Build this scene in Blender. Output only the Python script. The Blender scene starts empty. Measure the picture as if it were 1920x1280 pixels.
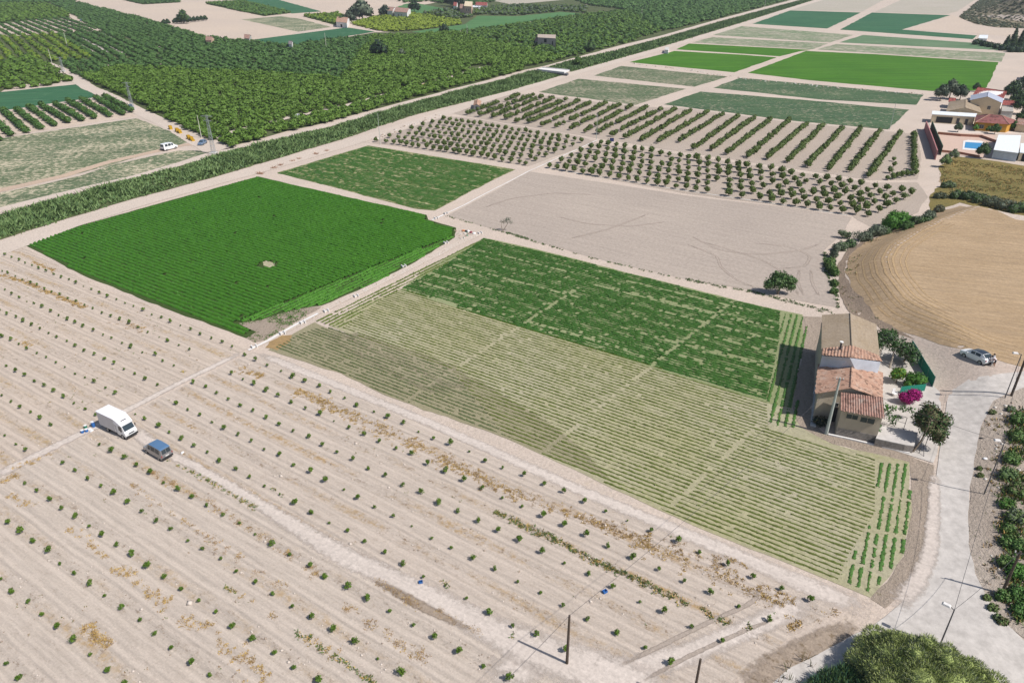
import bpy, bmesh, math, random
import numpy as np
from mathutils import Vector, Matrix
from mathutils.geometry import delaunay_2d_cdt
R = math.radians
rng = np.random.default_rng(7)
random.seed(7)
C = bpy.context.scene.collection
SC = bpy.context.scene

# ------------------------------------------------------------------ camera, sky, sun
HC = 56.0                      # height of the camera above the fields (m)
FPX = 1356.0                   # focal length in photo pixels (photo 1920 x 1280)
TH = R(28.3)
cam_d = bpy.data.cameras.new("camera"); cam = bpy.data.objects.new("camera", cam_d); C.objects.link(cam)
cam_d.sensor_width = 36.0; cam_d.lens = FPX / 1920 * 36.0
cam_d.clip_start = 0.5; cam_d.clip_end = 8000
cam.location = (0, 0, HC); cam.rotation_euler = (math.pi/2 - TH, 0, 0)
SC.camera = cam
SUN_EL = R(51); SUN_AZ = math.atan2(.876, -.482)     # the sun stands right of and behind the camera
w = bpy.data.worlds.new("World"); SC.world = w; w.use_nodes = True
nt = w.node_tree; bg = nt.nodes['Background']
sky = nt.nodes.new('ShaderNodeTexSky'); sky.sky_type = 'NISHITA'; sky.sun_disc = False
sky.sun_elevation = SUN_EL; sky.sun_rotation = SUN_AZ
sky.dust_density = 1.5
nt.links.new(sky.outputs[0], bg.inputs[0]); bg.inputs[1].default_value = 0.09
sd = bpy.data.lights.new("sun", 'SUN'); sun = bpy.data.objects.new("sun", sd); C.objects.link(sun)
sd.energy = 4.6; sd.angle = R(0.6); sd.color = (1.0, .955, .90)
sdir = Vector((.876*math.cos(SUN_EL), -.482*math.cos(SUN_EL), math.sin(SUN_EL)))   # towards the sun
sun.rotation_euler = sdir.to_track_quat('Z', 'Y').to_euler(); sun.location = (60, -40, 90)
SC.view_settings.view_transform = 'Standard'; SC.view_settings.look = 'None'
SC.view_settings.exposure = 0.12; SC.view_settings.gamma = 1.0

# ------------------------------------------------------------------ photo pixel -> point of the place
CT, ST = math.cos(TH), math.sin(TH)
def flat(px, py, z=0.0):
    u = (px-960)/FPX; v = (py-640)/FPX
    fwd = CT - v*ST; dn = ST + v*CT
    t = (HC - z)/dn
    return (u*t, fwd*t)
# the higher ground on the right: foot of its bank
FOOT = np.array([flat(*p) for p in [(2500,420),(1990,420),(1905,408),(1800,384),(1735,402),(1690,418),(1640,442),(1592,468),(1568,500),(1572,545),
        (1600,588),(1640,606),(1680,640),(1712,668),(1748,735),(1762,790),(1758,870),(1742,1000),(1725,1080),(1660,1150),(1560,1205),(1450,1290),(1380,1400)]])
_close = np.array([(60,20),(300,20),(400,300)])
FPOLY = np.vstack([FOOT, _close])
def in_poly(P, poly):
    x, y = P[:,0], P[:,1]; n = len(poly); ins = np.zeros(len(P), bool); j = n-1
    for i in range(n):
        xi, yi = poly[i]; xj, yj = poly[j]
        c = ((yi > y) != (yj > y)) & (x < (xj-xi)*(y-yi)/((yj-yi) if yj != yi else 1e-9) + xi)
        ins ^= c; j = i
    return ins
def dist_line(P, L):
    d = np.full(len(P), 1e9)
    for a, b in zip(L[:-1], L[1:]):
        ab = b-a; t = np.clip(((P-a)@ab)/max(ab@ab, 1e-9), 0, 1)
        d = np.minimum(d, np.hypot(*(P-(a+t[:,None]*ab)).T))
    return d
def smooth(t): t = np.clip(t, 0, 1); return t*t*(3-2*t)
HILL = [(flat(1990,40), 60, 26), (flat(1930,30), 40, 12), (flat(2150,20), 90, 34)]
def ter(P):
    P = np.atleast_2d(np.asarray(P, float))
    ins = in_poly(P, FPOLY)
    d = np.where(ins, dist_line(P, FOOT), 0)
    A = np.interp(P[:,1], [40, 62, 75, 90, 104, 400], [.4, .6, 1.2, 2.1, 3.0, 3.0])
    z = A*smooth(d/9.0)
    for (c, r, h) in HILL:
        q = np.hypot(P[:,0]-c[0], (P[:,1]-c[1])*.5)/r
        z = z + h*smooth(1-q)
    # shallow ditch between the two canal roads
    return z
def U(px, py, dz=0.0):
    z = 0.0
    for _ in range(12):
        x, y = flat(px, py, z+dz); z = .5*z + .5*float(ter((x, y))[0])
    return Vector((x, y, z+dz))
def UP(px, py, z):            # a point at the absolute height z
    x, y = flat(px, py, z); return Vector((x, y, z))
def GP(pts): return np.array([tuple(U(*p)[:2]) for p in pts])

# ------------------------------------------------------------------ materials
MATS = {}
def new_mat(name, rough=.9, spec=.2):
    m = bpy.data.materials.new(name); m.use_nodes = True
    b = m.node_tree.nodes['Principled BSDF']; b.inputs['Roughness'].default_value = rough
    b.inputs['Specular IOR Level'].default_value = spec
    MATS[name] = m; return m, m.node_tree, b
class NG:
    def __init__(s, t): s.t = t
    def n(s, typ, **k):
        o = s.t.nodes.new(typ)
        for a, v in k.items(): setattr(o, a, v)
        return o
    def l(s, a, b): s.t.links.new(a, b)
    def coord(s, ang=0.0, scale=(1,1,1)):
        c = s.n('ShaderNodeTexCoord'); m = s.n('ShaderNodeMapping'); m.vector_type = 'TEXTURE' if False else 'POINT'
        m.inputs['Rotation'].default_value = (0, 0, -ang); s.l(c.outputs['Object'], m.inputs[0])
        m2 = s.n('ShaderNodeMapping'); m2.inputs['Scale'].default_value = scale; s.l(m.outputs[0], m2.inputs[0])
        return m2.outputs[0]
    def noise(s, vec, scale, detail=4, rough=.6, dist=0):
        o = s.n('ShaderNodeTexNoise'); o.inputs['Scale'].default_value = scale; o.inputs['Detail'].default_value = detail
        o.inputs['Roughness'].default_value = rough; o.inputs['Distortion'].default_value = dist
        s.l(vec, o.inputs['Vector']); return o.outputs['Fac']
    def ramp(s, fac, stops):
        o = s.n('ShaderNodeValToRGB'); e = o.color_ramp.elements
        while len(e) < len(stops): e.new(.5)
        for el, (p, c) in zip(e, stops):
            el.position = p; el.color = (*c, 1) if len(c) == 3 else c
        s.l(fac, o.inputs[0]); return o.outputs['Color']
    def range(s, fac, a, b, c=0., d=1.):
        o = s.n('ShaderNodeMapRange'); o.inputs[1].default_value = a; o.inputs[2].default_value = b
        o.inputs[3].default_value = c; o.inputs[4].default_value = d; s.l(fac, o.inputs[0]); return o.outputs[0]
    def mix(s, fac, a, b, mode='MIX'):
        o = s.n('ShaderNodeMix', data_type='RGBA', blend_type=mode)
        for sock, v in ((o.inputs[0], fac), (o.inputs[6], a), (o.inputs[7], b)):
            if isinstance(v, (int, float)): sock.default_value = v
            elif isinstance(v, tuple): sock.default_value = (*v, 1)
            else: s.l(v, sock)
        return o.outputs[2]
    def math(s, op, a, b=None):
        o = s.n('ShaderNodeMath', operation=op)
        for i, v in enumerate((a, b)):
            if v is None: continue
            if isinstance(v, (int, float)): o.inputs[i].default_value = v
            else: s.l(v, o.inputs[i])
        return o.outputs[0]
    def bump(s, h, b, strength=.5, dist=.1):
        o = s.n('ShaderNodeBump'); o.inputs['Strength'].default_value = strength; o.inputs['Distance'].default_value = dist
        s.l(h, o.inputs['Height']); s.l(o.outputs[0], b.inputs['Normal'])

ROW = Vector((-2360, 1540)).normalized()        # direction of the crop and tree rows
ROWANG = math.atan2(ROW.y, ROW.x)
def soft_edge(g, v, b, sc=1.3):
    at = g.n('ShaderNodeAttribute'); at.attribute_name = 'edge'
    f = g.math('ADD', at.outputs['Fac'], g.math('MULTIPLY', g.math('SUBTRACT', g.noise(v, sc, 5, .7), .5), 1.5))
    g.l(g.range(f, .25, .85), b.inputs['Alpha'])
def soil(name, c1, c2, dry=None, ang=ROWANG, period=0, fstr=.6, streak=.5, dry_amt=.5, rough_scale=2.5, big=.05, speck=None, speck_amt=.62, bump=.12, soft=False):
    """earth: large patches, streaks along the rows, fine clods, furrows in relief"""
    m, t, b = new_mat(name); g = NG(t)
    v = g.coord(ang); va = g.coord(ang, (.06, 1.0, 1))
    base = g.mix(g.range(g.noise(v, big, 3), .35, .65), c1, c2)
    st = g.noise(va, .9, 5, .65)
    base = g.mix(g.math('MULTIPLY', g.range(st, .38, .68), streak), base, tuple(x*.72 for x in c1))
    st2 = g.noise(va, 2.6, 3, .6)
    base = g.mix(g.math('MULTIPLY', g.range(st2, .5, .75), streak*.7), base, tuple(min(1, x*1.22) for x in c1))
    if dry:
        dm = g.math('MULTIPLY', g.range(g.noise(g.coord(ang, (.22, 1, 1)), .35, 5, .7), .52, .66), g.range(g.noise(v, 1.7, 4, .7), .42, .6))
        base = g.mix(g.math('MULTIPLY', dm, dry_amt), base, dry)
    fine = g.noise(v, rough_scale, 6, .72)
    base = g.mix(g.range(fine, .35, .7), g.mix(1, base, (.80, .79, .78), 'MULTIPLY'), g.mix(1, base, (1.14, 1.13, 1.12), 'MULTIPLY'))
    if speck:
        sp = g.noise(g.coord(ang, (.7, 1, 1)), 1.1, 5, .8)
        base = g.mix(g.range(sp, speck_amt, speck_amt+.05), base, speck)
    g.l(base, b.inputs['Base Color'])
    h = fine
    if period:
        sx = g.n('ShaderNodeSeparateXYZ'); g.l(v, sx.inputs[0])
        wob = g.math('MULTIPLY', g.noise(va, .5, 3), .55)
        ph = g.math('MULTIPLY', g.math('ADD', sx.outputs[1], wob), 2*math.pi/period)
        s1 = g.math('SINE', ph)
        h = g.math('ADD', g.math('MULTIPLY', fine, .5), g.math('MULTIPLY', s1, fstr))
    g.bump(h, b, .9, bump)
    if soft: soft_edge(g, v, b)
    return m
def rowsoil(name, c1, c2, ref, ang, period, warm=(.47,.35,.22), fleck=(.27,.21,.16), amt=1.0):
    """earth of the young plantation: smooth raised bed along each tree row, wheel tracks, rough cloddy strip between"""
    m, t, b = new_mat(name); g = NG(t); v = g.coord(ang); va = g.coord(ang, (.10, 1, 1))
    off = ref[0]*-math.sin(ang)+ref[1]*math.cos(ang)
    sx = g.n('ShaderNodeSeparateXYZ'); g.l(v, sx.inputs[0])
    y = g.math('ADD', sx.outputs[1], g.math('MULTIPLY', g.math('SUBTRACT', g.noise(g.coord(ang, (.12, .12, 1)), 1, 2), .5), .45))
    d = g.math('PINGPONG', g.math('SUBTRACT', y, off), period/2)          # 0 on the tree row, period/2 midway
    mid = g.math('MULTIPLY', g.range(g.math('ADD', d, g.math('MULTIPLY', g.noise(va, .7, 4, .7), 1.2)), period*.5-.25, period*.5+.45), 1)
    base = g.mix(g.range(g.noise(v, .05, 3), .35, .65), c1, c2)
    st = g.noise(va, 1.4, 5, .7); base = g.mix(g.math('MULTIPLY', g.range(st, .42, .70), .65*amt), base, tuple(x*.70 for x in c1))
    st2 = g.noise(va, 3.4, 4, .7); base = g.mix(g.math('MULTIPLY', g.range(st2, .52, .72), .5), base, tuple(min(1, x*1.18) for x in c1))
    tr = g.math('COMPARE', d, period*.235); tr = g.n('ShaderNodeMath', operation='COMPARE'); g.l(d, tr.inputs[0]); tr.inputs[1].default_value = period*.235; tr.inputs[2].default_value = .16
    base = g.mix(g.math('MULTIPLY', tr.outputs[0], .35), base, tuple(min(1, x*1.16) for x in c2))
    pat = g.range(g.noise(g.coord(ang, (.30, 1, 1)), .22, 4, .7), .46, .60)
    wf = g.math('MULTIPLY', g.math('MULTIPLY', pat, mid), g.range(g.noise(v, 1.3, 5, .75), .42, .58)); base = g.mix(g.math('MULTIPLY', wf, 1.0*amt), base, warm)
    clod = g.noise(g.coord(ang, (.6, 1, 1)), 1.7, 6, .85); ff = g.math('MULTIPLY', g.range(clod, .54, .62), g.range(mid, 0, 1, .30, 1.0)); base = g.mix(g.math('MULTIPLY', ff, amt*.95), base, fleck)
    base = g.mix(g.math('MULTIPLY', g.range(clod, .44, .34), g.range(mid, 0, 1, .25, .9)), base, tuple(min(1, x*1.28) for x in c2))
    fine = g.noise(v, 4.5, 5, .75); base = g.mix(g.range(fine, .35, .7), g.mix(1, base, (.86,.85,.84), 'MULTIPLY'), g.mix(1, base, (1.10,1.09,1.09), 'MULTIPLY'))
    g.l(base, b.inputs['Base Color'])
    bed = g.math('MULTIPLY', g.math('COSINE', g.math('MULTIPLY', d, 2*math.pi/period)), .32)
    fur = g.math('MULTIPLY', g.math('SINE', g.math('MULTIPLY', d, 2*math.pi/(period*.2))), .07)
    h = g.math('ADD', g.math('ADD', bed, fur), g.math('ADD', g.math('MULTIPLY', fine, .10), g.math('MULTIPLY', g.math('MULTIPLY', clod, mid), .25)))
    g.bump(h, b, .8, 1.0); return m
def leafy(name, c1, c2, c3=None, rough=.6, scale=.35, spec=.25, trans=0.0):
    """foliage: clumps of light and dark leaves, each copy a little different"""
    m, t, b = new_mat(name, rough, spec); g = NG(t)
    v = g.coord()
    base = g.mix(g.range(g.noise(v, scale, 3), .35, .65), c1, c2)
    base = g.mix(g.range(g.noise(v, 5.0, 4, .7), .4, .62), base, c3 or tuple(x*.55 for x in c1))
    oi = g.n('ShaderNodeObjectInfo')
    base = g.mix(g.math('MULTIPLY', oi.outputs['Random'], .45), base, c2)
    g.l(base, b.inputs['Base Color']); return m
def plain(name, c, rough=.7, spec=.3, metal=0, var=.12, scale=1.5, c2=None, bump=0):
    m, t, b = new_mat(name, rough, spec); g = NG(t); v = g.coord()
    base = g.mix(g.range(g.noise(v, scale, 5, .65), .3, .7), tuple(max(0, x*(1-var)) for x in c), c2 or tuple(min(1, x*(1+var)) for x in c))
    g.l(base, b.inputs['Base Color']); b.inputs['Metallic'].default_value = metal
    if bump: g.bump(g.noise(v, scale*6, 4), b, .6, bump)
    return m

M = {}
M['ground'] = soil('dusty_earth', (.56,.47,.40), (.50,.425,.365), dry=(.45,.36,.25), ang=R(25), streak=.25, dry_amt=.3, period=0, speck=(.30,.25,.19), speck_amt=.70)
M['sap_left'] = rowsoil('plantation_earth_warm', (.535,.45,.375), (.50,.425,.36), flat(320,605), ROWANG, 4.6, (.44,.32,.18), (.23,.18,.13))
M['sap_right'] = rowsoil('plantation_earth_grey', (.53,.458,.392), (.50,.432,.37), flat(448,934+3), ROWANG, 4.6)
M['sap_upper'] = rowsoil('plantation_earth_upper', (.525,.45,.385), (.495,.425,.362), flat(740,965), R(145.6), 4.67, (.42,.29,.15), (.26,.19,.13), 1.1)
M['plough'] = soil('harrowed_earth', (.415,.355,.305), (.375,.32,.278), period=2.4, fstr=.25, streak=.45, big=.03, rough_scale=1.6, bump=.06)
M['orch'] = soil('orchard_earth', (.42,.355,.30), (.385,.325,.275), dry=(.42,.34,.24), dry_amt=.3, ang=R(50), period=0, streak=.2)
M['khaki'] = soil('earth_between_crop_rows', (.345,.325,.195), (.38,.355,.25), period=0, streak=.3, dry=(.27,.27,.10), dry_amt=.5, rough_scale=1.6)
M['khaki_grey'] = soil('grey_earth_between_crop_rows', (.285,.26,.165), (.26,.24,.15), period=0, streak=.4)
M['dark_soil'] = soil('shade_dark_earth_between_rows', (.05,.085,.02), (.04,.07,.015), period=0, streak=.2)  # shade in the gaps between leafy rows is painted into this dark colour
M['green_soil'] = soil('earth_between_green_rows', (.26,.29,.15), (.22,.25,.12), period=0, streak=.3)
M['path'] = soil('trodden_earth', (.565,.485,.42), (.53,.455,.39), ang=R(25), streak=.2, period=0)
M['lightpath'] = soil('dusty_track', (.575,.51,.46), (.55,.485,.435), period=0, streak=.5, soft=True, bump=.02)
M['softbrown'] = soil('brown_stubble_strip', (.36,.29,.23), (.30,.24,.185), period=0, streak=.5, soft=True, speck=(.2,.15,.1), speck_amt=.55)
M['softdark'] = soil('dark_furrow', (.385,.325,.28), (.36,.305,.26), period=0, streak=.3, soft=True)
M['softgrey'] = soil('grey_thin_patch', (.30,.275,.18), (.28,.25,.165), period=0, streak=.4, soft=True)
M['softroad'] = soil('polished_wheel_track', (.56,.53,.50), (.545,.515,.485), period=0, streak=.2, soft=True, bump=.004)
M['softtan'] = soil('dark_tan_furrow', (.41,.29,.165), (.44,.315,.18), period=0, streak=.3, soft=True)
M['softpale'] = soil('pale_earth_patch', (.45,.345,.225), (.42,.32,.205), period=0, streak=.4, soft=True)
M['reddirt'] = soil('reddish_track', (.52,.40,.30), (.48,.37,.29), ang=R(20), streak=.4)
M['road'] = soil('concrete_road', (.52,.487,.455), (.505,.472,.44), ang=R(85), streak=.16, big=.12, rough_scale=.9, bump=.004)
M['concrete'] = plain('yard_concrete', (.47,.435,.40), .85, scale=.6, var=.16)
M['gravel'] = soil('gravel_lot', (.50,.41,.345), (.455,.385,.335), ang=R(0), streak=.2, big=.12)
M['tan'] = soil('tan_stubble', (.43,.315,.20), (.345,.245,.145), dry=(.52,.42,.31), ang=R(-18), dry_amt=.0, streak=.95, period=1.7, fstr=.25, big=.06)
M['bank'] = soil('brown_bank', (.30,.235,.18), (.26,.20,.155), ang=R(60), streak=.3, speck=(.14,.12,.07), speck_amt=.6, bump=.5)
M['olivegrass'] = soil('dry_olive_grass', (.26,.20,.07), (.17,.15,.05), dry=(.35,.22,.06), ang=R(0), dry_amt=.6, streak=.3, speck=(.09,.10,.03), speck_amt=.56, bump=.4)
M['verge'] = soil('brown_headland', (.34,.28,.225), (.38,.31,.25), ang=R(80), streak=.4, speck=(.19,.16,.10), speck_amt=.60, bump=.3)
M['rubble'] = soil('stony_verge', (.50,.43,.365), (.36,.30,.25), ang=R(70), streak=.3, speck=(.16,.15,.09), speck_amt=.6, bump=.4)
def crop(name, c1, c2, pale, amt, ang, per=0, sc=.6):
    """a far field seen as a sheet of low plants: green flecks over pale earth"""
    m, t, b = new_mat(name, .8, .15); g = NG(t)
    v = g.coord(ang, (.75, 1, 1)); v0 = g.coord(ang)
    base = g.mix(g.range(g.noise(v0, .04, 3), .35, .65), c1, c2)
    big = g.range(g.noise(v0, .06, 2), .3, .7, -.06, .06)
    f = g.math('ADD', g.noise(v, sc, 4, .75), big)
    base = g.mix(g.range(f, amt, amt+.09), base, pale)
    sk = g.noise(g.coord(ang, (.04, .7, 1)), .5, 4, .65); base = g.mix(g.range(sk, .38, .62), g.mix(1, base, (.80,.82,.80), 'MULTIPLY'), g.mix(1, base, (1.15,1.12,1.15), 'MULTIPLY'))
    h = g.noise(v, sc*2, 4, .7)
    if per:
        sx = g.n('ShaderNodeSeparateXYZ'); g.l(v0, sx.inputs[0])
        s1 = g.math('SINE', g.math('MULTIPLY', sx.outputs[1], 2*math.pi/per)); h = g.math('ADD', h, g.math('MULTIPLY', s1, .6))
    g.l(base, b.inputs['Base Color']); g.bump(h, b, 1, .25); return m
AC = R(8)
M['mottled'] = crop('mottled_crop', (.085,.125,.06), (.105,.145,.075), (.34,.30,.22), .50, AC, 0, .75)
M['mottled_dark'] = crop('mottled_dark_crop', (.055,.105,.05), (.07,.12,.055), (.28,.26,.18), .55, AC, 0, .7)
M['mottled_pale'] = crop('mottled_pale_crop', (.12,.155,.08), (.10,.14,.075), (.47,.42,.30), .49, R(12), 0, .85)
M['strip_pale'] = crop('pale_green_strip', (.15,.21,.11), (.24,.25,.17), (.38,.35,.27), .50, AC, 0, .3)
M['strip_green'] = crop('soft_green_strip', (.10,.18,.09), (.13,.20,.11), (.32,.31,.23), .62, AC, 0, .3)
M['teal'] = crop('bluish_green_field', (.035,.115,.055), (.045,.13,.06), (.07,.16,.08), .56, R(10), 3, .35)
M['bright'] = crop('bright_green_field', (.050,.150,.010), (.062,.168,.012), (.09,.20,.025), .60, R(3), 2.4, .4)
M['green2'] = crop('green_crop_with_pale_streaks', (.10,.15,.045), (.13,.17,.055), (.33,.31,.17), .50, ROWANG, 1.5, .7)
M['meadow'] = crop('smooth_meadow', (.07,.17,.06), (.09,.19,.07), (.14,.23,.09), .66, R(5), 0, .3)
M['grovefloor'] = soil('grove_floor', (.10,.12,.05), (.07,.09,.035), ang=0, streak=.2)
M['pale'] = soil('pale_fallow', (.55,.455,.37), (.51,.425,.355), ang=R(-12), streak=.25, big=.01, rough_scale=.6)
M['grey_fallow'] = soil('grey_fallow', (.44,.40,.34), (.40,.37,.30), ang=AC, streak=.35, big=.02, rough_scale=.6)

# ------------------------------------------------------------------ mesh helpers
def link_mesh(name, me, mats, parent=None):
    o = bpy.data.objects.new(name, me); C.objects.link(o)
    for m in (mats if isinstance(mats, (list, tuple)) else [mats]): me.materials.append(m)
    if parent: o.parent = parent
    return o
def mesh_np(name, V, Fs, mats, parent=None, midx=None, smooth_=False):
    """V (n,3); Fs a list of (k,m) integer arrays; midx a list of arrays or ints"""
    me = bpy.data.meshes.new(name); V = np.asarray(V, np.float32)
    me.vertices.add(len(V)); me.vertices.foreach_set('co', V.ravel())
    tot = np.concatenate([np.full(len(f), f.shape[1], np.int32) for f in Fs]); idx = np.concatenate([f.ravel() for f in Fs]).astype(np.int32)
    me.loops.add(len(idx)); me.loops.foreach_set('vertex_index', idx)
    me.polygons.add(len(tot)); st = np.zeros(len(tot), np.int32); st[1:] = np.cumsum(tot)[:-1]
    me.polygons.foreach_set('loop_start', st)
    try: me.polygons.foreach_set('loop_total', tot)
    except Exception: pass
    if midx is not None:
        mi = np.concatenate([np.full(len(f), q, np.int32) if np.isscalar(q) else np.asarray(q, np.int32) for f, q in zip(Fs, midx)])
        me.polygons.foreach_set('material_index', mi)
    if smooth_: me.polygons.foreach_set('use_smooth', np.ones(len(tot), bool))
    me.update(calc_edges=True); me.validate()
    return link_mesh(name, me, mats, parent)
class MB:
    """collects simple solids into ONE mesh"""
    def __init__(s): s.v = []; s.f = []; s.m = []
    def add(s, vs, fs, mi=0):
        b = len(s.v); s.v += [tuple(q) for q in vs]; s.f += [tuple(i+b for i in f) for f in fs]; s.m += [mi]*len(fs); return s
    def box(s, c, d, rz=0, mi=0, taper=1.0):
        cx, cy, cz = c; dx, dy, dz = (q/2 for q in d); vs = []
        for z, k in ((-dz, 1), (dz, taper)):
            for x, y in ((-dx,-dy),(dx,-dy),(dx,dy),(-dx,dy)):
                x *= k; y *= k
                vs.append((cx+x*math.cos(rz)-y*math.sin(rz), cy+x*math.sin(rz)+y*math.cos(rz), cz+z))
        return s.add(vs, [(3,2,1,0),(4,5,6,7),(0,1,5,4),(1,2,6,5),(2,3,7,6),(3,0,4,7)], mi)
    def tube(s, pts, r, n=6, mi=0, cap=True):
        pts = [Vector(p) for p in pts]; rs = r if isinstance(r, (list, tuple)) else [r]*len(pts); b = len(s.v); vs = []; fs = []
        for i, p in enumerate(pts):
            d = (pts[min(i+1, len(pts)-1)]-pts[max(i-1, 0)]); d = d.normalized() if d.length > 1e-9 else Vector((0,0,1))
            a = d.cross(Vector((0,0,1))); a = a.normalized() if a.length > 1e-3 else Vector((1,0,0)); c = d.cross(a)
            for k in range(n):
                t = 2*math.pi*k/n; vs.append(p+(a*math.cos(t)+c*math.sin(t))*rs[i])
        for i in range(len(pts)-1):
            for k in range(n): fs.append((i*n+k, i*n+(k+1)%n, (i+1)*n+(k+1)%n, (i+1)*n+k))
        if cap: fs.append(tuple(range(n-1, -1, -1))); fs.append(tuple((len(pts)-1)*n+k for k in range(n)))
        return s.add(vs, fs, mi)
    def prism(s, poly, z0, z1, mi=0):
        n = len(poly); a = sum(poly[i][0]*poly[(i+1)%n][1]-poly[(i+1)%n][0]*poly[i][1] for i in range(n))
        if a < 0: poly = list(poly)[::-1]
        vs = [(p[0], p[1], z0) for p in poly]+[(p[0], p[1], z1) for p in poly]
        return s.add(vs, [tuple(range(n-1,-1,-1)), tuple(range(n, 2*n))]+[(i, (i+1)%n, n+(i+1)%n, n+i) for i in range(n)], mi)
    def slab(s, corners, th, mi=0):
        """a plate with thickness th below the given outline"""
        n = len(corners); cs = [Vector(c) for c in corners]
        nn = (cs[1]-cs[0]).cross(cs[2]-cs[0]).normalized()
        if nn.z < 0: cs = cs[::-1]; nn = -nn
        vs = cs+[c-nn*th for c in cs]
        return s.add(vs, [tuple(range(n)), tuple(range(2*n-1, n-1, -1))]+[((i+1)%n, i, n+i, n+(i+1)%n) for i in range(n)], mi)
    def build(s, name, mats, parent=None, smooth_=False, bevel=0, origin=None):
        me = bpy.data.meshes.new(name)
        vs = s.v if origin is None else [(a-origin[0], b-origin[1], c-origin[2]) for a, b, c in s.v]
        me.from_pydata(vs, [], s.f)
        for p, mi in zip(me.polygons, s.m): p.material_index = mi; p.use_smooth = smooth_
        if bevel:
            bm = bmesh.new(); bm.from_mesh(me)
            bmesh.ops.bevel(bm, geom=[e for e in bm.edges if e.calc_face_angle(0) > .5], offset=bevel, segments=2, affect='EDGES', profile=.6)
            bm.to_mesh(me); bm.free()
        me.update(); o = link_mesh(name, me, mats, parent)
        return o
def tag(o, label=None, cat=None, group=None, kind=None):
    if label: o['label'] = label
    if cat: o['category'] = cat
    if group: o['group'] = group
    if kind: o['kind'] = kind
    return o
def empty(name, loc, rz=0, label=None, cat=None, group=None):
    o = bpy.data.objects.new(name, None); C.objects.link(o); o.empty_display_size = .3
    o.location = loc; o.rotation_euler = (0, 0, rz); return tag(o, label, cat, group)
def copy_tree(o, parent=None):
    c = o.copy(); C.objects.link(c)
    if parent: c.parent = parent
    for ch in list(o.children): copy_tree(ch, c)
    return c
def wig(P, jit, step):
    """a polygon outline with uneven, natural edges"""
    out = []; n = len(P)
    for i in range(n):
        a, b = P[i], P[(i+1)%n]; L = np.hypot(*(b-a)); k = int(min(120, max(1, L//step))); nrm = np.array([-(b-a)[1], (b-a)[0]])/max(L, 1e-6)
        ph = rng.uniform(0, 6.28, 3)
        for j in range(k):
            t = j/k; e = min(1, 4*t*(1-t)+.0)
            o = jit*e*(math.sin(L*t*.23+ph[0])*.5+math.sin(L*t*.9+ph[1])*.35+rng.normal()*.35)
            out.append(a+(b-a)*t+nrm*o)
    return np.array(out)
def cdt(poly, res):
    n = len(poly); vs = [Vector(p) for p in poly]
    if res:
        lo, hi = poly.min(0), poly.max(0)
        gx, gy = np.meshgrid(np.arange(lo[0], hi[0], res), np.arange(lo[1], hi[1], res)); G = np.stack([gx.ravel(), gy.ravel()], 1)
        G = G[in_poly(G, poly)]; G = G[dist_line(G, np.vstack([poly, poly[:1]])) > res*.35]
        vs += [Vector(p) for p in G]
    r = delaunay_2d_cdt(vs, [], [list(range(n))], 1, 1e-6)
    V = np.array([tuple(v) for v in r[0]]); F = np.array([f for f in r[2] if len(f) == 3])
    a = V[F[:,1]]-V[F[:,0]]; b = V[F[:,2]]-V[F[:,0]]; fl = (a[:,0]*b[:,1]-a[:,1]*b[:,0]) < 0
    F[fl] = F[fl][:, ::-1]
    return V, F
def sheet(name, pts, mat, off=.02, jit=.35, step=2.0, res=None, world=False, kind='structure', label=None):
    P = np.array(pts, float) if world else GP(pts)
    a = np.sum(P[:,0]*np.roll(P[:,1], -1)-np.roll(P[:,0], -1)*P[:,1])
    if a < 0: P = P[::-1]
    P = wig(P, jit, step)
    V, F = cdt(P, res)
    z = ter(V)+off
    o = mesh_np(name, np.column_stack([V, z]), [F], mat, smooth_=bool(res)); o['kind'] = kind
    if label: o['label'] = label
    return o
def ribbon(name, line, width, mat, off=.03, res=None, jit=.15, step=1.5, **k):
    """a track of the given width (m, or a list) along photo points"""
    P = GP(line); W = width if isinstance(width, (list, tuple)) else [width]*len(P)
    L, Rr = [], []
    for i, p in enumerate(P):
        d = P[min(i+1, len(P)-1)]-P[max(i-1, 0)]; d = d/np.hypot(*d); nrm = np.array([-d[1], d[0]])*W[i]/2
        L.append(p+nrm); Rr.append(p-nrm)
    return sheet(name, np.array(L+Rr[::-1]), mat, off, jit, step, res, world=True, **k)

# ------------------------------------------------------------------ ground
def grid_axis(a, b, fine0, fine1, df, dc):
    ax = list(np.arange(fine0, fine1, df)); s = dc
    x = fine0
    lo = []
    while x > a: x -= s; lo.append(x); s *= 1.25
    x = ax[-1]; hi = []; s = dc
    while x < b: x += s; hi.append(x); s *= 1.25
    return np.array(lo[::-1]+ax+hi)
gx = grid_axis(-3000, 3500, 20, 190, 1.3, 6); gy = grid_axis(-300, 6000, 25, 200, 1.3, 6)
gy = np.unique(np.concatenate([gy, np.arange(430, 900, 12)])); gx = np.unique(np.concatenate([gx, np.arange(240, 900, 14)]))
XX, YY = np.meshgrid(gx, gy); P = np.stack([XX.ravel(), YY.ravel()], 1)
Z = ter(P)-.01
nx, ny = len(gx), len(gy); i = np.arange((nx-1)*(ny-1)); r_, c_ = i//(nx-1), i%(nx-1); q = r_*nx+c_
F = np.stack([q, q+1, q+nx+1, q+nx], 1)
o = mesh_np('ground', np.column_stack([P, Z]), [F], M['ground'], smooth_=True); tag(o, 'pale dusty earth of the valley floor', kind='structure')

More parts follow.
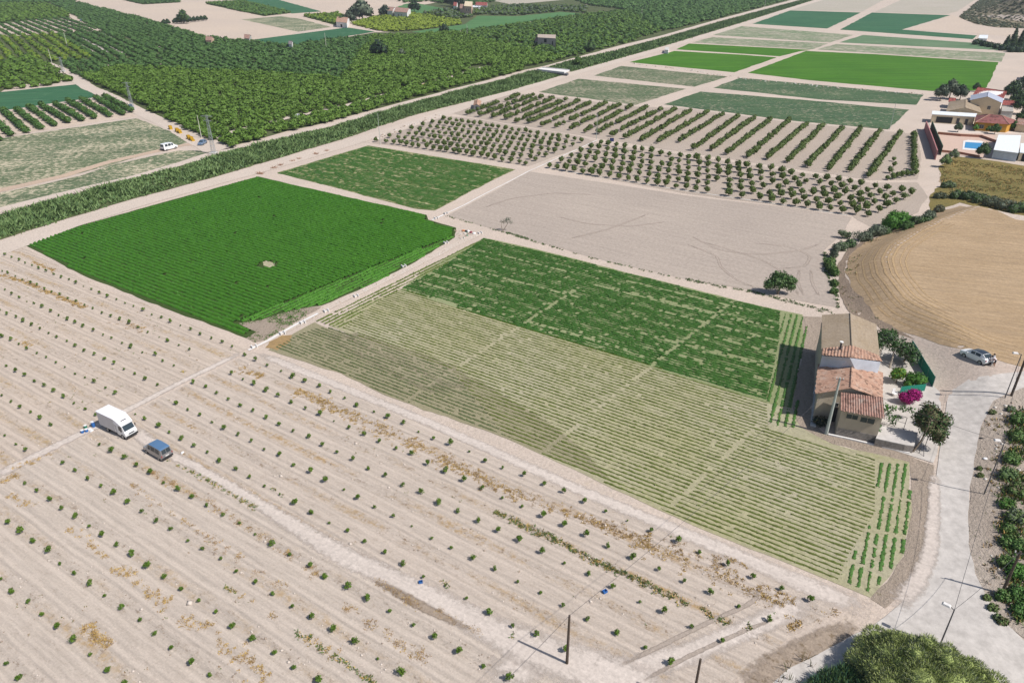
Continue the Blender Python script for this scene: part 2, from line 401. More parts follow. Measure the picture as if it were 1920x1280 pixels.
def soft_ribbon(name, line, width, mat, off=.03, kind='structure', fade=.5):
    """a worn track whose edges break up into the earth beside it"""
    P = GP(line); W = width if isinstance(width, (list, tuple)) else [width]*len(P)
    Q = []; WW = []
    for i in range(len(P)-1):
        n = max(2, int(np.hypot(*(P[i+1]-P[i]))/1.5))
        for j in range(n): t = j/n; Q.append(P[i]*(1-t)+P[i+1]*t); WW.append(W[i]*(1-t)+W[i+1]*t)
    Q.append(P[-1]); WW.append(W[-1]); Q = np.array(Q); Q[1:-1] = (Q[:-2]+2*Q[1:-1]+Q[2:])/4; n = len(Q)
    V = []; A = []
    for i, p in enumerate(Q):
        d = Q[min(i+1, n-1)]-Q[max(i-1, 0)]; d = d/max(np.hypot(*d), 1e-6); nn = np.array([-d[1], d[0]]); e = min(1, i/3, (n-1-i)/3)
        for s, a in ((-.75, 0), (-.5+.0, .55), (-.2, 1), (.2, 1), (.5, .55), (.75, 0)): V.append(p+nn*s*WW[i]); A.append(a*e)
    V = np.array(V); i = np.arange(n-1)[:, None]*6; k = np.arange(5)[None]; q = (i+k).ravel(); F = np.stack([q, q+6, q+7, q+1], 1)[:, ::-1]
    nz = V[F[0,1]]-V[F[0,0]]; mz = V[F[0,2]]-V[F[0,0]]
    if nz[0]*mz[1]-nz[1]*mz[0] < 0: F = F[:, ::-1]
    o = mesh_np(name, np.column_stack([V, ter(V)+off]), [F], mat); at = o.data.attributes.new('edge', 'FLOAT', 'POINT'); at.data.foreach_set('value', np.array(A, np.float32)); o['kind'] = kind; return o
# ------------------------------------------------------------------ field sheets (outlines in photo pixels)
E = sheet
# far left and top
E('grove_floor', [(-250,-20),(140,3),(250,30),(380,68),(474,77),(510,83),(555,85),(630,73),(703,61),(773,61),(802,66),(943,50),(1093,28),(1110,-10),(1290,-30),(1500,-4),(1348,36),(1244,66),(1160,86),(1031,122),(985,131),(640,222),(423,277),(378,258),(282,212),(200,172),(146,152),(85,122),(0,174),(-250,235)], M['grovefloor'], .01, 1.0, 12)
E('pale_field', [(140,3),(190,-22),(700,-30),(900,-22),(835,2),(735,20),(690,34),(640,36),(560,60),(545,66),(476,75),(440,74),(380,68),(250,30)], M['pale'], .03, .6, 12)
E('green_field', [(200,-6),(229,0),(269,9),(340,5),(318,-4),(280,-12)], M['grovefloor'], .06, .8, 10)
E('green_field', [(445,-1),(480,-8),(515,-2),(603,22),(547,26)], M['teal'], .06, .8, 10)
E('green_field', [(385,8),(455,3),(547,25),(495,31)], M['grovefloor'], .07, .8, 10)
E('fallow_field', [(453,37),(526,31),(563,36),(620,51),(559,60)], M['mottled_pale'], .07, .8, 10)
E('green_field', [(474,75),(651,52),(703,60),(628,72),(561,84),(509,83)], M['teal'], .07, .5, 8)
E('grove_floor', [(567,31),(630,27),(660,36),(650,50),(626,47)], M['grovefloor'], .06, .8, 10)
E('meadow', [(690,34),(735,20),(835,2),(900,-20),(1000,-24),(1500,-30),(1100,-5),(1093,27),(943,49),(802,65),(724,60),(660,46)], M['grovefloor'], .04, 1, 12)
E('meadow', [(772,60),(872,46),(895,30),(968,31),(1052,23),(1093,26),(943,48),(802,65)], M['meadow'], .08, 1, 10)
E('meadow', [(745,13),(760,8),(780,6),(833,17),(860,21),(780,26)], M['meadow'], .08, 1, 10)
E('fallow_field', [(925,2),(945,-8),(1075,-14),(1060,0),(960,9)], M['grey_fallow'], .08, 1, 10)
# left of the canal
E('fallow_field', [(-60,268),(0,260),(257,222),(318,246),(353,267),(300,283),(150,325),(0,353),(-60,368)], M['mottled_pale'], .02, .5, 4)
E('fallow_field', [(-60,382),(0,362),(150,330),(210,309),(333,283),(397,284),(250,331),(120,366),(0,398),(-60,415)], M['mottled_pale'], .02, .5, 4)
ribbon('dirt_track', [(-40,366),(0,357),(120,330),(200,305),(300,282),(345,272),(400,268)], [3.6,3.6,3.4,3.4,3.2,3,6], M['reddirt'], .04)
E('orchard_floor', [(-60,222),(0,210),(187,183),(257,218),(0,257),(-60,266)], M['pale'], .02, .4, 5)
E('green_field', [(-60,182),(0,173),(147,158),(183,182),(0,208),(-60,216)], M['teal'], .02, .5, 5)
ribbon('dirt_track', [(82,119),(119,133),(146,150),(167,165),(208,182),(250,204),(282,219),(317,234),(352,253),(385,268),(412,282)], [8,7,6.5,6.5,6.2,6,6,6.4,7,9,10], M['path'], .05, jit=.3)
ribbon('dirt_track', [(120,19),(140,33),(160,45),(184,57)], 7, M['pale'], .06, jit=.4)
ribbon('dirt_track', [(216,57),(245,67),(270,78),(300,92)], 5, M['pale'], .06, jit=.4)
# canal roads
CU = [(-60,418),(0,402),(167,357),(333,313),(433,283),(640,233),(773,193),(940,150),(1000,133)]
CLo = [(-60,470),(0,450),(125,410),(250,373),(400,333),(640,262),(773,217),(957,170),(1053,142)]
CU2 = [(1015,131),(1060,117),(1140,99),(1244,72),(1348,42),(1505,0),(1590,-22)]
CLo2 = [(1072,135),(1140,116),(1257,83),(1380,46),(1540,-4),(1600,-22)]
ribbon('dirt_track', [(-60,410),(0,394),(167,352),(250,333),(333,309),(400,291),(433,280),(540,254),(640,229),(773,190),(870,164),(940,147),(990,134),(1031,124),(1114,101),(1160,90),(1244,68),(1348,38),(1494,0),(1560,-18)], [5,4.5,4,3.6,4,5,4.4,4,3.8,3.8,4,4,4.4,5,5,5,5,5.5,6,7], M['path'], .05)
ribbon('dirt_track', [(-60,492),(0,466),(40,452),(125,421),(250,383),(400,341),(483,318),(640,272),(730,246),(800,224),(900,190),(1000,160),(1062,140),(1140,120),(1257,87),(1380,50),(1460,24),(1540,-1),(1600,-19)], [9,8,8,7,6.6,6.5,7.5,7.5,7,6.5,6.5,7,9,8,7,7.5,8,9,10], M['path'], .05)
# the seedling fields
E('sapling_field', [(-420,400),(-120,470),(0,462),(44,463),(166,530),(333,596),(455,648),(466,654),(240,770),(0,886),(-420,1110)], M['sap_left'], .012, .3, 2)
E('sapling_field', [(-420,1125),(0,894),(240,778),(262,792),(345,858),(400,890),(470,932),(640,1036),(740,1082),(840,1132),(930,1182),(1020,1222),(1130,1260),(1230,1300),(1300,1420),(-420,1420)], M['sap_right'], .012, .2, 2)
E('sapling_field', [(240,778),(470,660),(500,664),(800,790),(1100,925),(1400,1050),(1560,1118),(1565,1150),(1500,1180),(1400,1260),(1300,1330),(1240,1400),(1230,1300),(1130,1260),(1020,1222),(930,1182),(840,1132),(740,1082),(640,1036),(470,932),(400,890),(345,858),(262,792)], M['sap_upper'], .013, .2, 2)
SR = soft_ribbon
SR('path', [(-60,915),(0,888),(120,828),(200,790),(240,768),(340,716),(466,655)], [1.9,1.7,1.4,1.3,1.2,1.1,1.1], M['lightpath'], .03)
SR('path', [(232,790),(300,845),(345,862),(400,893),(470,935),(560,990),(640,1040),(740,1085),(840,1135),(930,1185),(1020,1225),(1130,1260),(1230,1300),(1290,1330)], [1.6,1.8,1.2,1.2,1.4,1.9,2.4,2.3,2.4,3.2,3.9,4.0,4.2,4.2], M['lightpath'], .03)
SR('path', [(480,660),(800,790),(1100,924),(1400,1048),(1560,1118),(1660,1150)], [1.5,1.5,1.6,1.9,2.4,3.4], M['lightpath'], .026)
SR('path', [(1040,1235),(1160,1262),(1290,1225),(1400,1180),(1500,1135),(1560,1120)], [3,2.5,2.2,2.0,2.2,2.5], M['lightpath'], .028)
SR('path', [(880,1290),(1000,1240),(1060,1225)], [3,4,4], M['lightpath'], .029)
SR('stubble_strip', [(688,1076),(740,1108),(800,1142),(850,1165),(908,1194)], [.9,.95,1.0,.7,.6], M['softbrown'], .036)
SR('furrow', [(1130,1262),(1230,1215),(1330,1165),(1400,1135),(1425,1118),(1418,1095)], .45, M['softdark'], .036)
SR('furrow', [(1180,1290),(1290,1230),(1400,1180),(1480,1150)], .4, M['softdark'], .036)
# right lower verge of the seedling field along the road
SR('road_bank', [(1625,1158),(1560,1195),(1480,1238),(1420,1278),(1360,1330)], [1.5,2.2,2.6,3,3], M['softbrown'], .05)
# big crop field soils
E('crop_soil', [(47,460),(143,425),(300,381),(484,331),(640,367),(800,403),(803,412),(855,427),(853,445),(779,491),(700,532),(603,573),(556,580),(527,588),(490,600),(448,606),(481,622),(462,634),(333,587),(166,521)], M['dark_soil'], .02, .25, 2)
E('weedy_patch', [(448,606),(490,600),(527,588),(556,580),(603,575),(560,600),(500,637),(478,642),(462,634),(481,622)], M['verge'], .025, .3, 1.5)
E('crop_soil', [(519,324),(690,273),(820,294),(967,318),(930,335),(815,395),(780,392),(640,355)], M['green2'], .02, .3, 3)
SD = [(907,446),(1000,466),(1280,537),(1415,571),(1505,590),(1507,640),(1495,700),(1485,765),(1443,757),(1280,707),(1207,684),(973,614),(750,544),(800,505),(860,470)]
E('crop_soil', SD, M['green_soil'], .020, .2, 2)
E('crop_soil', [(750,544),(973,614),(1207,684),(1280,707),(1443,757),(1485,765),(1500,800),(1560,832),(1640,850),(1705,866),(1710,960),(1695,1040),(1632,1120),(1560,1090),(1300,985),(950,822),(900,760),(846,693),(711,644),(616,611),(680,570)], M['khaki'], .021, .2, 2)
E('crop_soil', [(606,612),(660,634),(711,650),(780,668),(830,694),(905,716),(960,752),(1040,800),(1100,850),(1150,905),(950,822),(720,740),(640,700),(503,656),(560,620),(590,604)], M['khaki_grey'], .022, .25, 1.2)
for k_, L_ in enumerate(([(610,622),(660,645),(720,672),(790,708),(850,742)], [(640,620),(711,652),(780,675),(840,703),(890,735)])): SR('thin_crop_earth', L_, [2,3,4,4,3,2][:len(L_)], M['softgrey'], .03+.002*k_)
E('wet_patch', [(497,652),(520,628),(548,628),(545,640),(520,657)], plain('wet_brown_earth', (.30,.20,.09), .6, var=.2), .03, .3, 1)
E('harrowed_field', [(838,404),(880,383),(993,322),(1150,345),(1280,366),(1450,386),(1597,407),(1580,440),(1545,470),(1545,507),(1567,554),(1569,576),(1490,562),(1430,548),(1280,522),(1100,480),(975,443),(928,430),(895,421)], M['plough'], .02, .25, 3)
# young orchards
E('orchard_floor', [(697,268),(780,235),(827,218),(870,220),(1087,256),(1118,266),(990,312),(850,290)], M['orch'], .02, .4, 3)
E('orchard_floor', [(848,212),(957,175),(1010,178),(1192,200),(1280,203),(1480,229),(1720,252),(1728,300),(1720,337),(1633,338),(1280,285),(1087,254),(870,218)], M['orch'], .02, .4, 3)
E('orchard_floor', [(1022,314),(1120,268),(1280,290),(1633,343),(1720,342),(1740,370),(1722,398),(1690,412),(1640,430),(1597,404),(1280,362)], M['orch'], .02, .4, 3)
E('mottled_field', [(1010,173),(1085,148),(1286,167),(1192,197)], M['mottled'], .03, .5, 4)
E('mottled_field', [(1114,142),(1165,124),(1365,144),(1302,163)], M['mottled'], .03, .5, 4)
E('mottled_field', [(1338,165),(1388,146),(1540,160),(1732,178),(1718,197),(1540,187)], M['mottled_dark'], .03, .5, 4)
E('mottled_field', [(1245,196),(1313,172),(1500,187),(1705,206),(1665,243),(1480,226)], M['mottled_dark'], .03, .5, 4)
E('bright_field', [(1180,117),(1265,96),(1390,103),(1456,108),(1440,114),(1377,136)], M['bright'], .03, .4, 4)
E('bright_field', [(1268,93),(1292,82),(1520,94),(1498,97),(1462,106),(1390,101)], M['bright'], .03, .4, 4)
E('bright_field', [(1402,137),(1511,96),(1640,102),(1872,117),(1860,145),(1845,170),(1747,171),(1520,151)], M['bright'], .03, .4, 4)
E('strip_field', [(1335,66),(1385,49),(1600,66),(1556,80)], M['strip_pale'], .04, .5, 6)
E('strip_field', [(1298,80),(1335,70),(1553,82),(1524,93)], M['strip_pale'], .04, .5, 6)
E('strip_field', [(1574,80),(1618,66),(1828,81),(1885,95),(1780,90)], M['strip_green'], .04, .5, 6)
E('strip_field', [(1532,93),(1567,83),(1885,100),(1878,116),(1700,104)], M['strip_pale'], .04, .5, 6)
E('green_field', [(1411,45),(1482,20),(1614,24),(1551,54)], M['teal'], .04, .5, 8)
E('green_field', [(1575,56),(1635,24),(1782,29),(1691,56),(1832,67),(1824,74)], M['teal'], .04, .5, 8)
E('fallow_field', [(1486,19),(1540,0),(1580,-12),(1690,-16),(1665,-4),(1617,22)], M['grey_fallow'], .04, .5, 8)
E('fallow_field', [(1640,23),(1690,0),(1720,-12),(1840,-12),(1825,2),(1795,22),(1775,27)], M['grey_fallow'], .04, .5, 8)
# raised ground on the right
E('tan_field', [(2400,430),(1990,425),(1905,412),(1800,386),(1745,402),(1690,425),(1620,455),(1592,480),(1583,510),(1600,545),(1640,592),(1690,622),(1760,645),(1850,668),(1925,690),(2400,760)], M['tan'], .03, .4, 2, 1.3)
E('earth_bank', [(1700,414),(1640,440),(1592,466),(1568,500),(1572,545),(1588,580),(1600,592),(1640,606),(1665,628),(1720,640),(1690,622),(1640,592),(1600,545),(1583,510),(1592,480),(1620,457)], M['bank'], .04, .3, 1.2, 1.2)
E('olive_meadow', [(1764,345),(1760,312),(1790,293),(1850,300),(1925,312),(2300,350),(2300,415),(1990,415),(1905,405),(1800,380),(1745,400),(1742,370)], M['olivegrass'], .035, .5, 3, 3)
E('gravel_lot', [(1655,618),(1700,632),(1760,647),(1850,672),(1925,694),(2300,740),(2300,790),(1925,700),(1860,705),(1800,722),(1766,760),(1750,735),(1712,668),(1680,642)], M['gravel'], .05, .3, 1.5, 1.5)
ROADP = [(2300,640),(1925,696),(1862,703),(1815,712),(1780,735),(1766,790),(1757,880),(1752,960),(1746,1040),(1728,1088),(1690,1130),(1640,1170),(1560,1212),(1480,1252),(1400,1330),(1560,1400),(1660,1330),(1745,1258),(1800,1280),(1880,1330),(2100,1440),(2200,1260),(1925,1206),(1880,1163),(1848,1115),(1828,1075),(1816,1020),(1815,960),(1821,900),(1829,850),(1839,800),(1862,752),(1925,724),(2300,700)]
E('road', ROADP, M['road'], .055, .12, 1.2, 1.2)
E('yard', [(1645,700),(1655,650),(1702,642),(1748,722),(1762,735),(1766,790),(1757,850),(1750,868),(1700,852),(1640,832),(1650,770)], M['concrete'], .06, .05, 1.5, 1.2)
E('headland', [(1500,592),(1545,594),(1538,665),(1530,740),(1520,790),(1545,812),(1640,835),(1700,852),(1752,872),(1752,960),(1745,1035),(1720,1090),(1660,1140),(1632,1122),(1696,1042),(1711,960),(1706,866),(1640,850),(1560,832),(1500,802),(1486,765),(1496,700),(1508,640)], M['verge'], .018, .2, 1.5, 2)
SR('path', [(1752,872),(1751,960),(1744,1038),(1722,1092),(1668,1150)], [1.0,1.2,1.4,1.6,2.4], M['lightpath'], .07)
E('verge', [(2300,705),(1925,722),(1860,752),(1836,800),(1826,850),(1818,900),(1812,960),(1813,1020),(1825,1075),(1845,1115),(1877,1163),(1930,1203),(2300,1260)], M['rubble'], .035, .4, 1.2, 1.2)

def inset_line(L, d):
    P = GP(L); out = []
    for i, p in enumerate(P):
        t = P[min(i+1, len(P)-1)]-P[max(i-1, 0)]; t = t/np.hypot(*t); out.append(p+np.array([-t[1], t[0]])*d)
    return out
BE = [(1760,398),(1710,418),(1660,440),(1610,470),(1592,497),(1597,530),(1630,578),(1675,610),(1740,636),(1830,662),(1925,688)]
class _W:                                                              # feed world points to the ribbon maker
    pass
_GP = GP
def GP(pts): return np.array(pts) if isinstance(pts, _WL) else _GP(pts)
class _WL(list): pass
for k in range(9):
    d = 1.2+k*1.05+rng.uniform(-.2, .2); Q = _WL([tuple(q) for q in inset_line(BE, d)][(0 if k < 5 else 1):(11 if k < 6 else 9)])
    SR('furrow', Q, rng.uniform(.25, .5), M['softtan'], .045+.002*k)
for k, L in enumerate(([(1290,440),(1350,470),(1420,478),(1500,470),(1545,455)], [(1280,455),(1345,480),(1350,500),(1380,525),(1430,545)], [(1310,452),(1375,470),(1440,492),(1480,520),(1500,560)], [(1400,455),(1480,462),(1520,480),(1510,500),(1450,505)], [(1040,405),(1100,420),(1180,425),(1260,415)], [(1500,500),(1495,530),(1510,560)], [(1520,500),(1522,530),(1540,562)], [(900,392),(960,372),(1040,362),(1120,366)], [(1060,450),(1140,430),(1220,400)])):
    SR('wheel_track', L, .55, M['softdark'], .035+.002*k)
def clip_rows(poly, d, spacing, phase=0.0):
    """row lines with direction d clipped to a world polygon -> list of (offset index, start, end)"""
    d = np.array([d[0], d[1]]); d = d/np.hypot(*d); n = np.array([-d[1], d[0]])
    if n[1] > 0: n = -n
    s = poly@n; k0, k1 = int(np.floor(s.min()/spacing)), int(np.ceil(s.max()/spacing)); out = []
    for k in range(k0, k1+1):
        c = (k+phase)*spacing; ts = []
        for i in range(len(poly)):
            a, b = s[i], s[(i+1)%len(poly)]
            if (a < c) != (b < c):
                q = (c-a)/(b-a); p = poly[i]+(poly[(i+1)%len(poly)]-poly[i])*q; ts.append(p@d)
        ts.sort()
        for a, b in zip(ts[::2], ts[1::2]):
            if b-a > .6: out.append((k, n*c+d*a, n*c+d*b))
    return out
def crop_rows(name, pts, d, spacing, width, height, mats, step=.35, gap=None, gapp=.0, leaves=3, leafsize=.16, label='', lines=(), lw=.45, phase=0., var=1.0):
    poly = GP(pts); rows = clip_rows(poly, d, spacing, phase); VV = []; FF = []; LM = []; nv = 0; LV = []
    for k, a, b in rows:
        L = np.hypot(*(b-a)); m = int(L/step)+2; t = np.linspace(0, 1, m)[:, None]; c = a+(b-a)*t; dd = (b-a)/L; nn = np.array([-dd[1], dd[0]])
        c = c+nn*(rng.normal(0, spacing*.03, (m, 1)))
        keep = rng.random(m) > gapp
        if gap is not None: keep &= gap(c, k)
        for (p, q) in lines: keep &= dist_line(c, np.array([p, q])) > lw*(.6+.8*rng.random(m))
        lo_ = .45+.55*smooth((np.sin(c[:,0]*.37+k*1.7)+np.sin(c[:,0]*.83-k*.9)+rng.normal(0, .7, m)+2.2)/2.6); lo_ = 1-(1-lo_)*var; wv = width*(1+(rng.random(m)-.5)*.6*var)*lo_; hv = height*(1+(rng.random(m)-.55)*.8*var)*lo_; z = ter(c)
        cs = []
        for (ww, hh) in ((-.5, 0.), (-.34, .75), (0, 1.05), (.34, .75), (.5, 0.)):
            j = rng.normal(0, width*.07, m)
            xy = c+nn*((ww*wv+j)[:, None]); cs.append(np.column_stack([xy, z+hh*hv*(1+rng.normal(0, .15, m))-.0*(hh == 0)]))
        V = np.stack(cs, 1).reshape(-1, 3); i = np.arange(m-1); i = i[keep[:-1] & keep[1:]]
        F = np.concatenate([np.stack([nv+i*5+q, nv+(i+1)*5+q, nv+(i+1)*5+q+1, nv+i*5+q+1], 1) for q in range(4)])
        VV.append(V); FF.append(F); nv += len(V)
        if leaves:
            ii = np.repeat(np.arange(m)[keep], leaves); n_ = len(ii)
            if n_:
                pc = c[ii]+nn*(rng.uniform(-.5, .5, n_)*wv[ii])[:, None]+dd*rng.uniform(-.5, .5, (n_, 1))*step
                LV.append(np.column_stack([pc, z[ii]+hv[ii]*rng.uniform(.5, 1.25, n_)]))
    if LV:
        P = np.concatenate(LV); n_ = len(P); az = rng.uniform(0, 6.28, n_); s = leafsize*rng.uniform(.6, 1.3, n_)
        a = np.column_stack([np.cos(az)*s, np.sin(az)*s, rng.normal(0, .5, n_)*s]); b = np.column_stack([-np.sin(az)*s*.6, np.cos(az)*s*.6, rng.normal(0, .4, n_)*s])
        V = np.stack([P-a, P-b, P+a, P+b], 1).reshape(-1, 3); F = (np.arange(n_)*4)[:, None]+np.arange(4)+nv
        VV.append(V); FF.append(F)
    mi = [0]*len(FF)
    if LV and isinstance(mats, list) and len(mats) > 1: mi[-1] = 1
    o = mesh_np(name, np.concatenate(VV), FF, mats, midx=mi)
    tag(o, label, kind='stuff'); return o
LG = leafy('lush_green_leaves', (.046,.152,.011), (.058,.175,.013), (.032,.118,.008), scale=.08)
LG2 = leafy('lush_green_leaf_tips', (.060,.185,.018), (.07,.20,.02), (.04,.14,.012), scale=.08)
LD = leafy('deep_green_leaves', (.035,.105,.014), (.050,.125,.018), (.022,.07,.010), scale=.15)
LD2 = leafy('deep_green_leaf_tips', (.065,.155,.03), (.08,.17,.035), (.04,.11,.02), scale=.15)
LM_ = leafy('olive_green_leaves', (.095,.125,.022), (.115,.14,.028), (.065,.09,.018), scale=.12)
LM2 = leafy('olive_green_leaf_tips', (.13,.19,.05), (.16,.21,.05), (.09,.14,.03), scale=.12)
LGr = leafy('dull_green_leaves', (.10,.13,.055), (.13,.145,.06), (.07,.09,.04), scale=.2)
hole = flat(502, 496)
def gap_hole(c, k): return np.hypot(c[:,0]-hole[0], (c[:,1]-hole[1])*1.0) > 1.3+rng.random(len(c))
g1 = [(55,460),(143,428),(300,384),(484,333),(640,369),(798,405),(798,414),(850,429),(848,444),(700,500),(560,556),(500,580),(440,604),(470,620),(458,628),(333,584),(166,518)]
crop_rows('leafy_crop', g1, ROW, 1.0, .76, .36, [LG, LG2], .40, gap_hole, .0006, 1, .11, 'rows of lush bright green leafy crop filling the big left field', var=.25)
pd = U(905,447)-U(500,645); PATHD = Vector((pd.x, pd.y)).normalized()
g1b = [(440,604),(500,580),(560,556),(700,500),(848,444),(779,489),(700,530),(603,571),(527,585),(490,598)]
crop_rows('leafy_crop', g1b, PATHD, 1.0, .88, .26, [LG, LG2], .40, None, .004, 3, .13, 'short headland rows of green leafy crop beside the stony path')
TL = [tuple(np.array(flat(*a)) for a in ab) for ab in (((1023,844),(1375,565)), ((753,757),(1085,540)), ((1240,965),(1420,800)))]
def gap_noise(amt, sc=.22, bad=0):
    def f(c, k):
        if bad and (k % bad == 0 or (k*7) % 31 < 4): return (np.sin(c[:,0]*.11+k)+rng.normal(0, .9, len(c))) > -1.15
        v = np.sin(c[:,0]*sc+k*.9)+np.sin(c[:,0]*sc*2.3+c[:,1]*.31+k*2.1)*.7+rng.normal(0, .8, len(c)); return v > amt
    return f
sd_in = [(907,448),(1000,468),(1280,539),(1415,573),(1462,584),(1460,640),(1448,700),(1436,752),(1280,705),(1207,682),(973,612),(750,543),(830,500)]
crop_rows('leafy_crop', sd_in, ROW, .74, .60, .24, [LD, LD2], .36, gap_noise(-3.9, .22, 6), .006, 2, .10, 'dark green crop rows with pale gaps in the upper part of the striped field', TL, .12)
mid_in = [(748,541),(973,611),(1207,681),(1280,704),(1437,751),(1440,800),(1550,838),(1640,860),(1640,960),(1590,1040),(1570,1088),(1400,1022),(1300,982),(1100,888),(950,820),(905,762),(846,693),(711,644),(640,617),(690,580)]
crop_rows('leafy_crop', mid_in, ROW, .72, .27, .13, [LM_, LM2], .34, gap_noise(-4.0), .004, 1, .08, 'thin olive green crop rows with wide yellowish earth between them', TL, .12)
gr_in = [(640,619),(711,646),(846,695),(905,764),(950,822),(880,792),(720,737),(640,699),(512,654),(560,628),(600,612)]
crop_rows('leafy_crop', gr_in, ROW, .72, .32, .13, [LGr, LM_], .36, gap_noise(-2.8, .3), .04, 1, .10, 'sparse dull green crop rows in grey earth at the lower left of the striped field', TL, .12)
hb = [(590,600),(905,448),(830,499),(745,545),(690,578),(640,615),(612,608)]
crop_rows('leafy_crop', hb, PATHD, .95, .45, .14, [LM_, LM2], .38, gap_noise(-3, .3), .02, 2, .15, 'headland crop rows running beside the white stony path')
g2 = [(523,325),(690,275),(820,296),(962,319),(928,334),(815,393),(780,390),(640,354)]
crop_rows('leafy_crop', g2, ROW, .95, .80, .16, [LD, LD2], .6, gap_noise(-2.6, .09, 4), .03, 1, .14, 'streaky green crop with pale gaps in the field behind the big leafy one')
rd = flat(1470,790); rd2 = flat(1512,600); RD = (rd2[0]-rd[0], rd2[1]-rd[1])
crop_rows('leafy_crop', [(1463,586),(1512,594),(1512,640),(1503,700),(1494,765),(1500,803),(1445,797),(1440,750),(1450,700),(1462,640)], RD, .95, .5, .12, [LD2, LM_], .3, gap_noise(-3.2, .3), .02, 2, .10, 'headland crop rows running towards the farmhouse wall')
rd = flat(1640,1040); rd2 = flat(1668,880); RD = (rd2[0]-rd[0], rd2[1]-rd[1])
HL = [tuple(np.array(flat(*a)) for a in ab) for ab in (((1635,922),(1705,938)), ((1610,990),(1700,1008)), ((1590,1050),(1665,1082)))]
crop_rows('leafy_crop', [(1645,868),(1704,870),(1708,950),(1692,1036),(1634,1112),(1580,1088),(1600,1040),(1645,960)], RD, .86, .42, .09, [LD2, LM_], .3, gap_noise(-3.3, .3), .02, 2, .10, 'headland crop rows beside the bend of the road', HL, .2)
# ------------------------------------------------------------------ trees and plants
def ico(sub):
    bm = bmesh.new(); bmesh.ops.create_icosphere(bm, subdivisions=sub, radius=1.0)
    V = np.array([tuple(v.co) for v in bm.verts]); F = np.array([[v.index for v in f.verts] for f in bm.faces]); bm.free(); return V, F
ICO = {k: ico(k) for k in (1, 2, 3)}
def crown_arrays(seed, sub=2, nleaf=60, rough=.22, leaf=.16, flat_=1.0, solid=.82, base_cut=.25):
    """a unit crown: lumpy inner mass and leaf clumps standing out of it, gaps between"""
    r = np.random.default_rng(seed); V, F = ICO[sub]; V = V.copy()
    lob = r.normal(size=(7, 3)); lob /= np.linalg.norm(lob, axis=1)[:, None]; amp = r.uniform(.1, .34, 7)
    rad = np.ones(len(V))
    for l, a in zip(lob, amp): rad += a*np.exp(-((1-V@l)*5.5))-a*.18
    rad *= 1+r.normal(0, rough*.45, len(V)); W = V*rad[:, None]*solid; W[:,2] = np.maximum(W[:,2], -.62)
    Vs, Fs = [W], [F]; M_ = [np.zeros(len(F), int)]
    if nleaf:
        P = r.normal(size=(nleaf, 3)); P /= np.linalg.norm(P, axis=1)[:, None]; P[:,2] = np.where(P[:,2] < -base_cut, -P[:,2]*.4, P[:,2])
        rr = np.ones(nleaf)
        for l, a in zip(lob, amp): rr += a*np.exp(-((1-P@l)*5.5))-a*.18
        Q = P*(rr*r.uniform(solid*.9, 1.1, nleaf))[:, None]
        a = r.normal(size=(nleaf, 3)); a -= P*np.sum(a*P, 1)[:, None]*.6; a /= np.linalg.norm(a, axis=1)[:, None]; b = np.cross(P, a); b += P*r.normal(0, .4, (nleaf, 1))
        s = leaf*r.uniform(.6, 1.4, (nleaf, 1))
        LV = np.stack([Q-a*s, Q-b*s*.7, Q+a*s, Q+b*s*.7], 1).reshape(-1, 3); LF = (np.arange(nleaf)*4)[:, None]+np.arange(4)+len(W)
        Vs.append(LV); Fs.append(LF); M_.append(np.ones(nleaf, int))
    V = np.concatenate(Vs); V[:,2] *= flat_; return V, Fs, M_
def leaf_cloud(seed, n, leaf, blobs):
    """leaf clumps spread through several blobs (centre, radius): an open crown with gaps"""
    r = np.random.default_rng(seed); w_ = np.array([b[1]**2 for b in blobs]); w_ /= w_.sum(); k = r.choice(len(blobs), n, p=w_)
    c = np.array([b[0] for b in blobs])[k]; rad = np.array([b[1] for b in blobs])[k]
    P = r.normal(size=(n, 3)); P /= np.linalg.norm(P, axis=1)[:, None]; Q = c+P*(rad*r.uniform(.45, 1.08, n)**.6)[:, None]
    a = r.normal(size=(n, 3)); a /= np.linalg.norm(a, axis=1)[:, None]; b = np.cross(P, a); b /= np.linalg.norm(b, axis=1)[:, None]+1e-6
    s = leaf*r.uniform(.6, 1.5, (n, 1)); LV = np.stack([Q-a*s, Q-b*s*.6, Q+a*s, Q+b*s*.6], 1).reshape(-1, 3)
    return LV, (np.arange(n)*4)[:, None]+np.arange(4)
def scatter(name, variants, pos, scl, rot, mats, label=None, kind='stuff'):
    """many plants merged into one mesh"""
    VV = []; FF = []; MI = []; nv = 0; pick = rng.integers(0, len(variants), len(pos))
    for k, (V, Fs, Mi) in enumerate(variants):
        ii = np.where(pick == k)[0]
        if not len(ii): continue
        c, s = np.cos(rot[ii])[:, None], np.sin(rot[ii])[:, None]; S = scl[ii]
        X = V[None,:,0]*S[:,0:1]; Y = V[None,:,1]*S[:,1:2]; Zz = V[None,:,2]*S[:,2:3]
        W = np.stack([X*c-Y*s+pos[ii,0:1], X*s+Y*c+pos[ii,1:2], Zz+pos[ii,2:3]], 2); n = len(V)
        VV.append(W.reshape(-1, 3)); off = (np.arange(len(ii))*n)[:, None, None]+nv
        for f, mi in zip(Fs, Mi):
            FF.append((f[None]+off).reshape(-1, f.shape[1])); MI.append(np.tile(mi, len(ii)))
        nv += len(ii)*n
    if not VV: print('EMPTY', name, label); return None
    o = mesh_np(name, np.concatenate(VV), FF, mats, midx=MI); return tag(o, label, kind=kind)
BARK = plain('grey_bark', (.20,.16,.12), .9, scale=6, var=.3)
PALEBARK = plain('pale_bark', (.33,.29,.24), .9, scale=6, var=.25)
CIT = leafy('citrus_leaves', (.062,.118,.014), (.086,.145,.018), (.030,.065,.008), scale=.05)
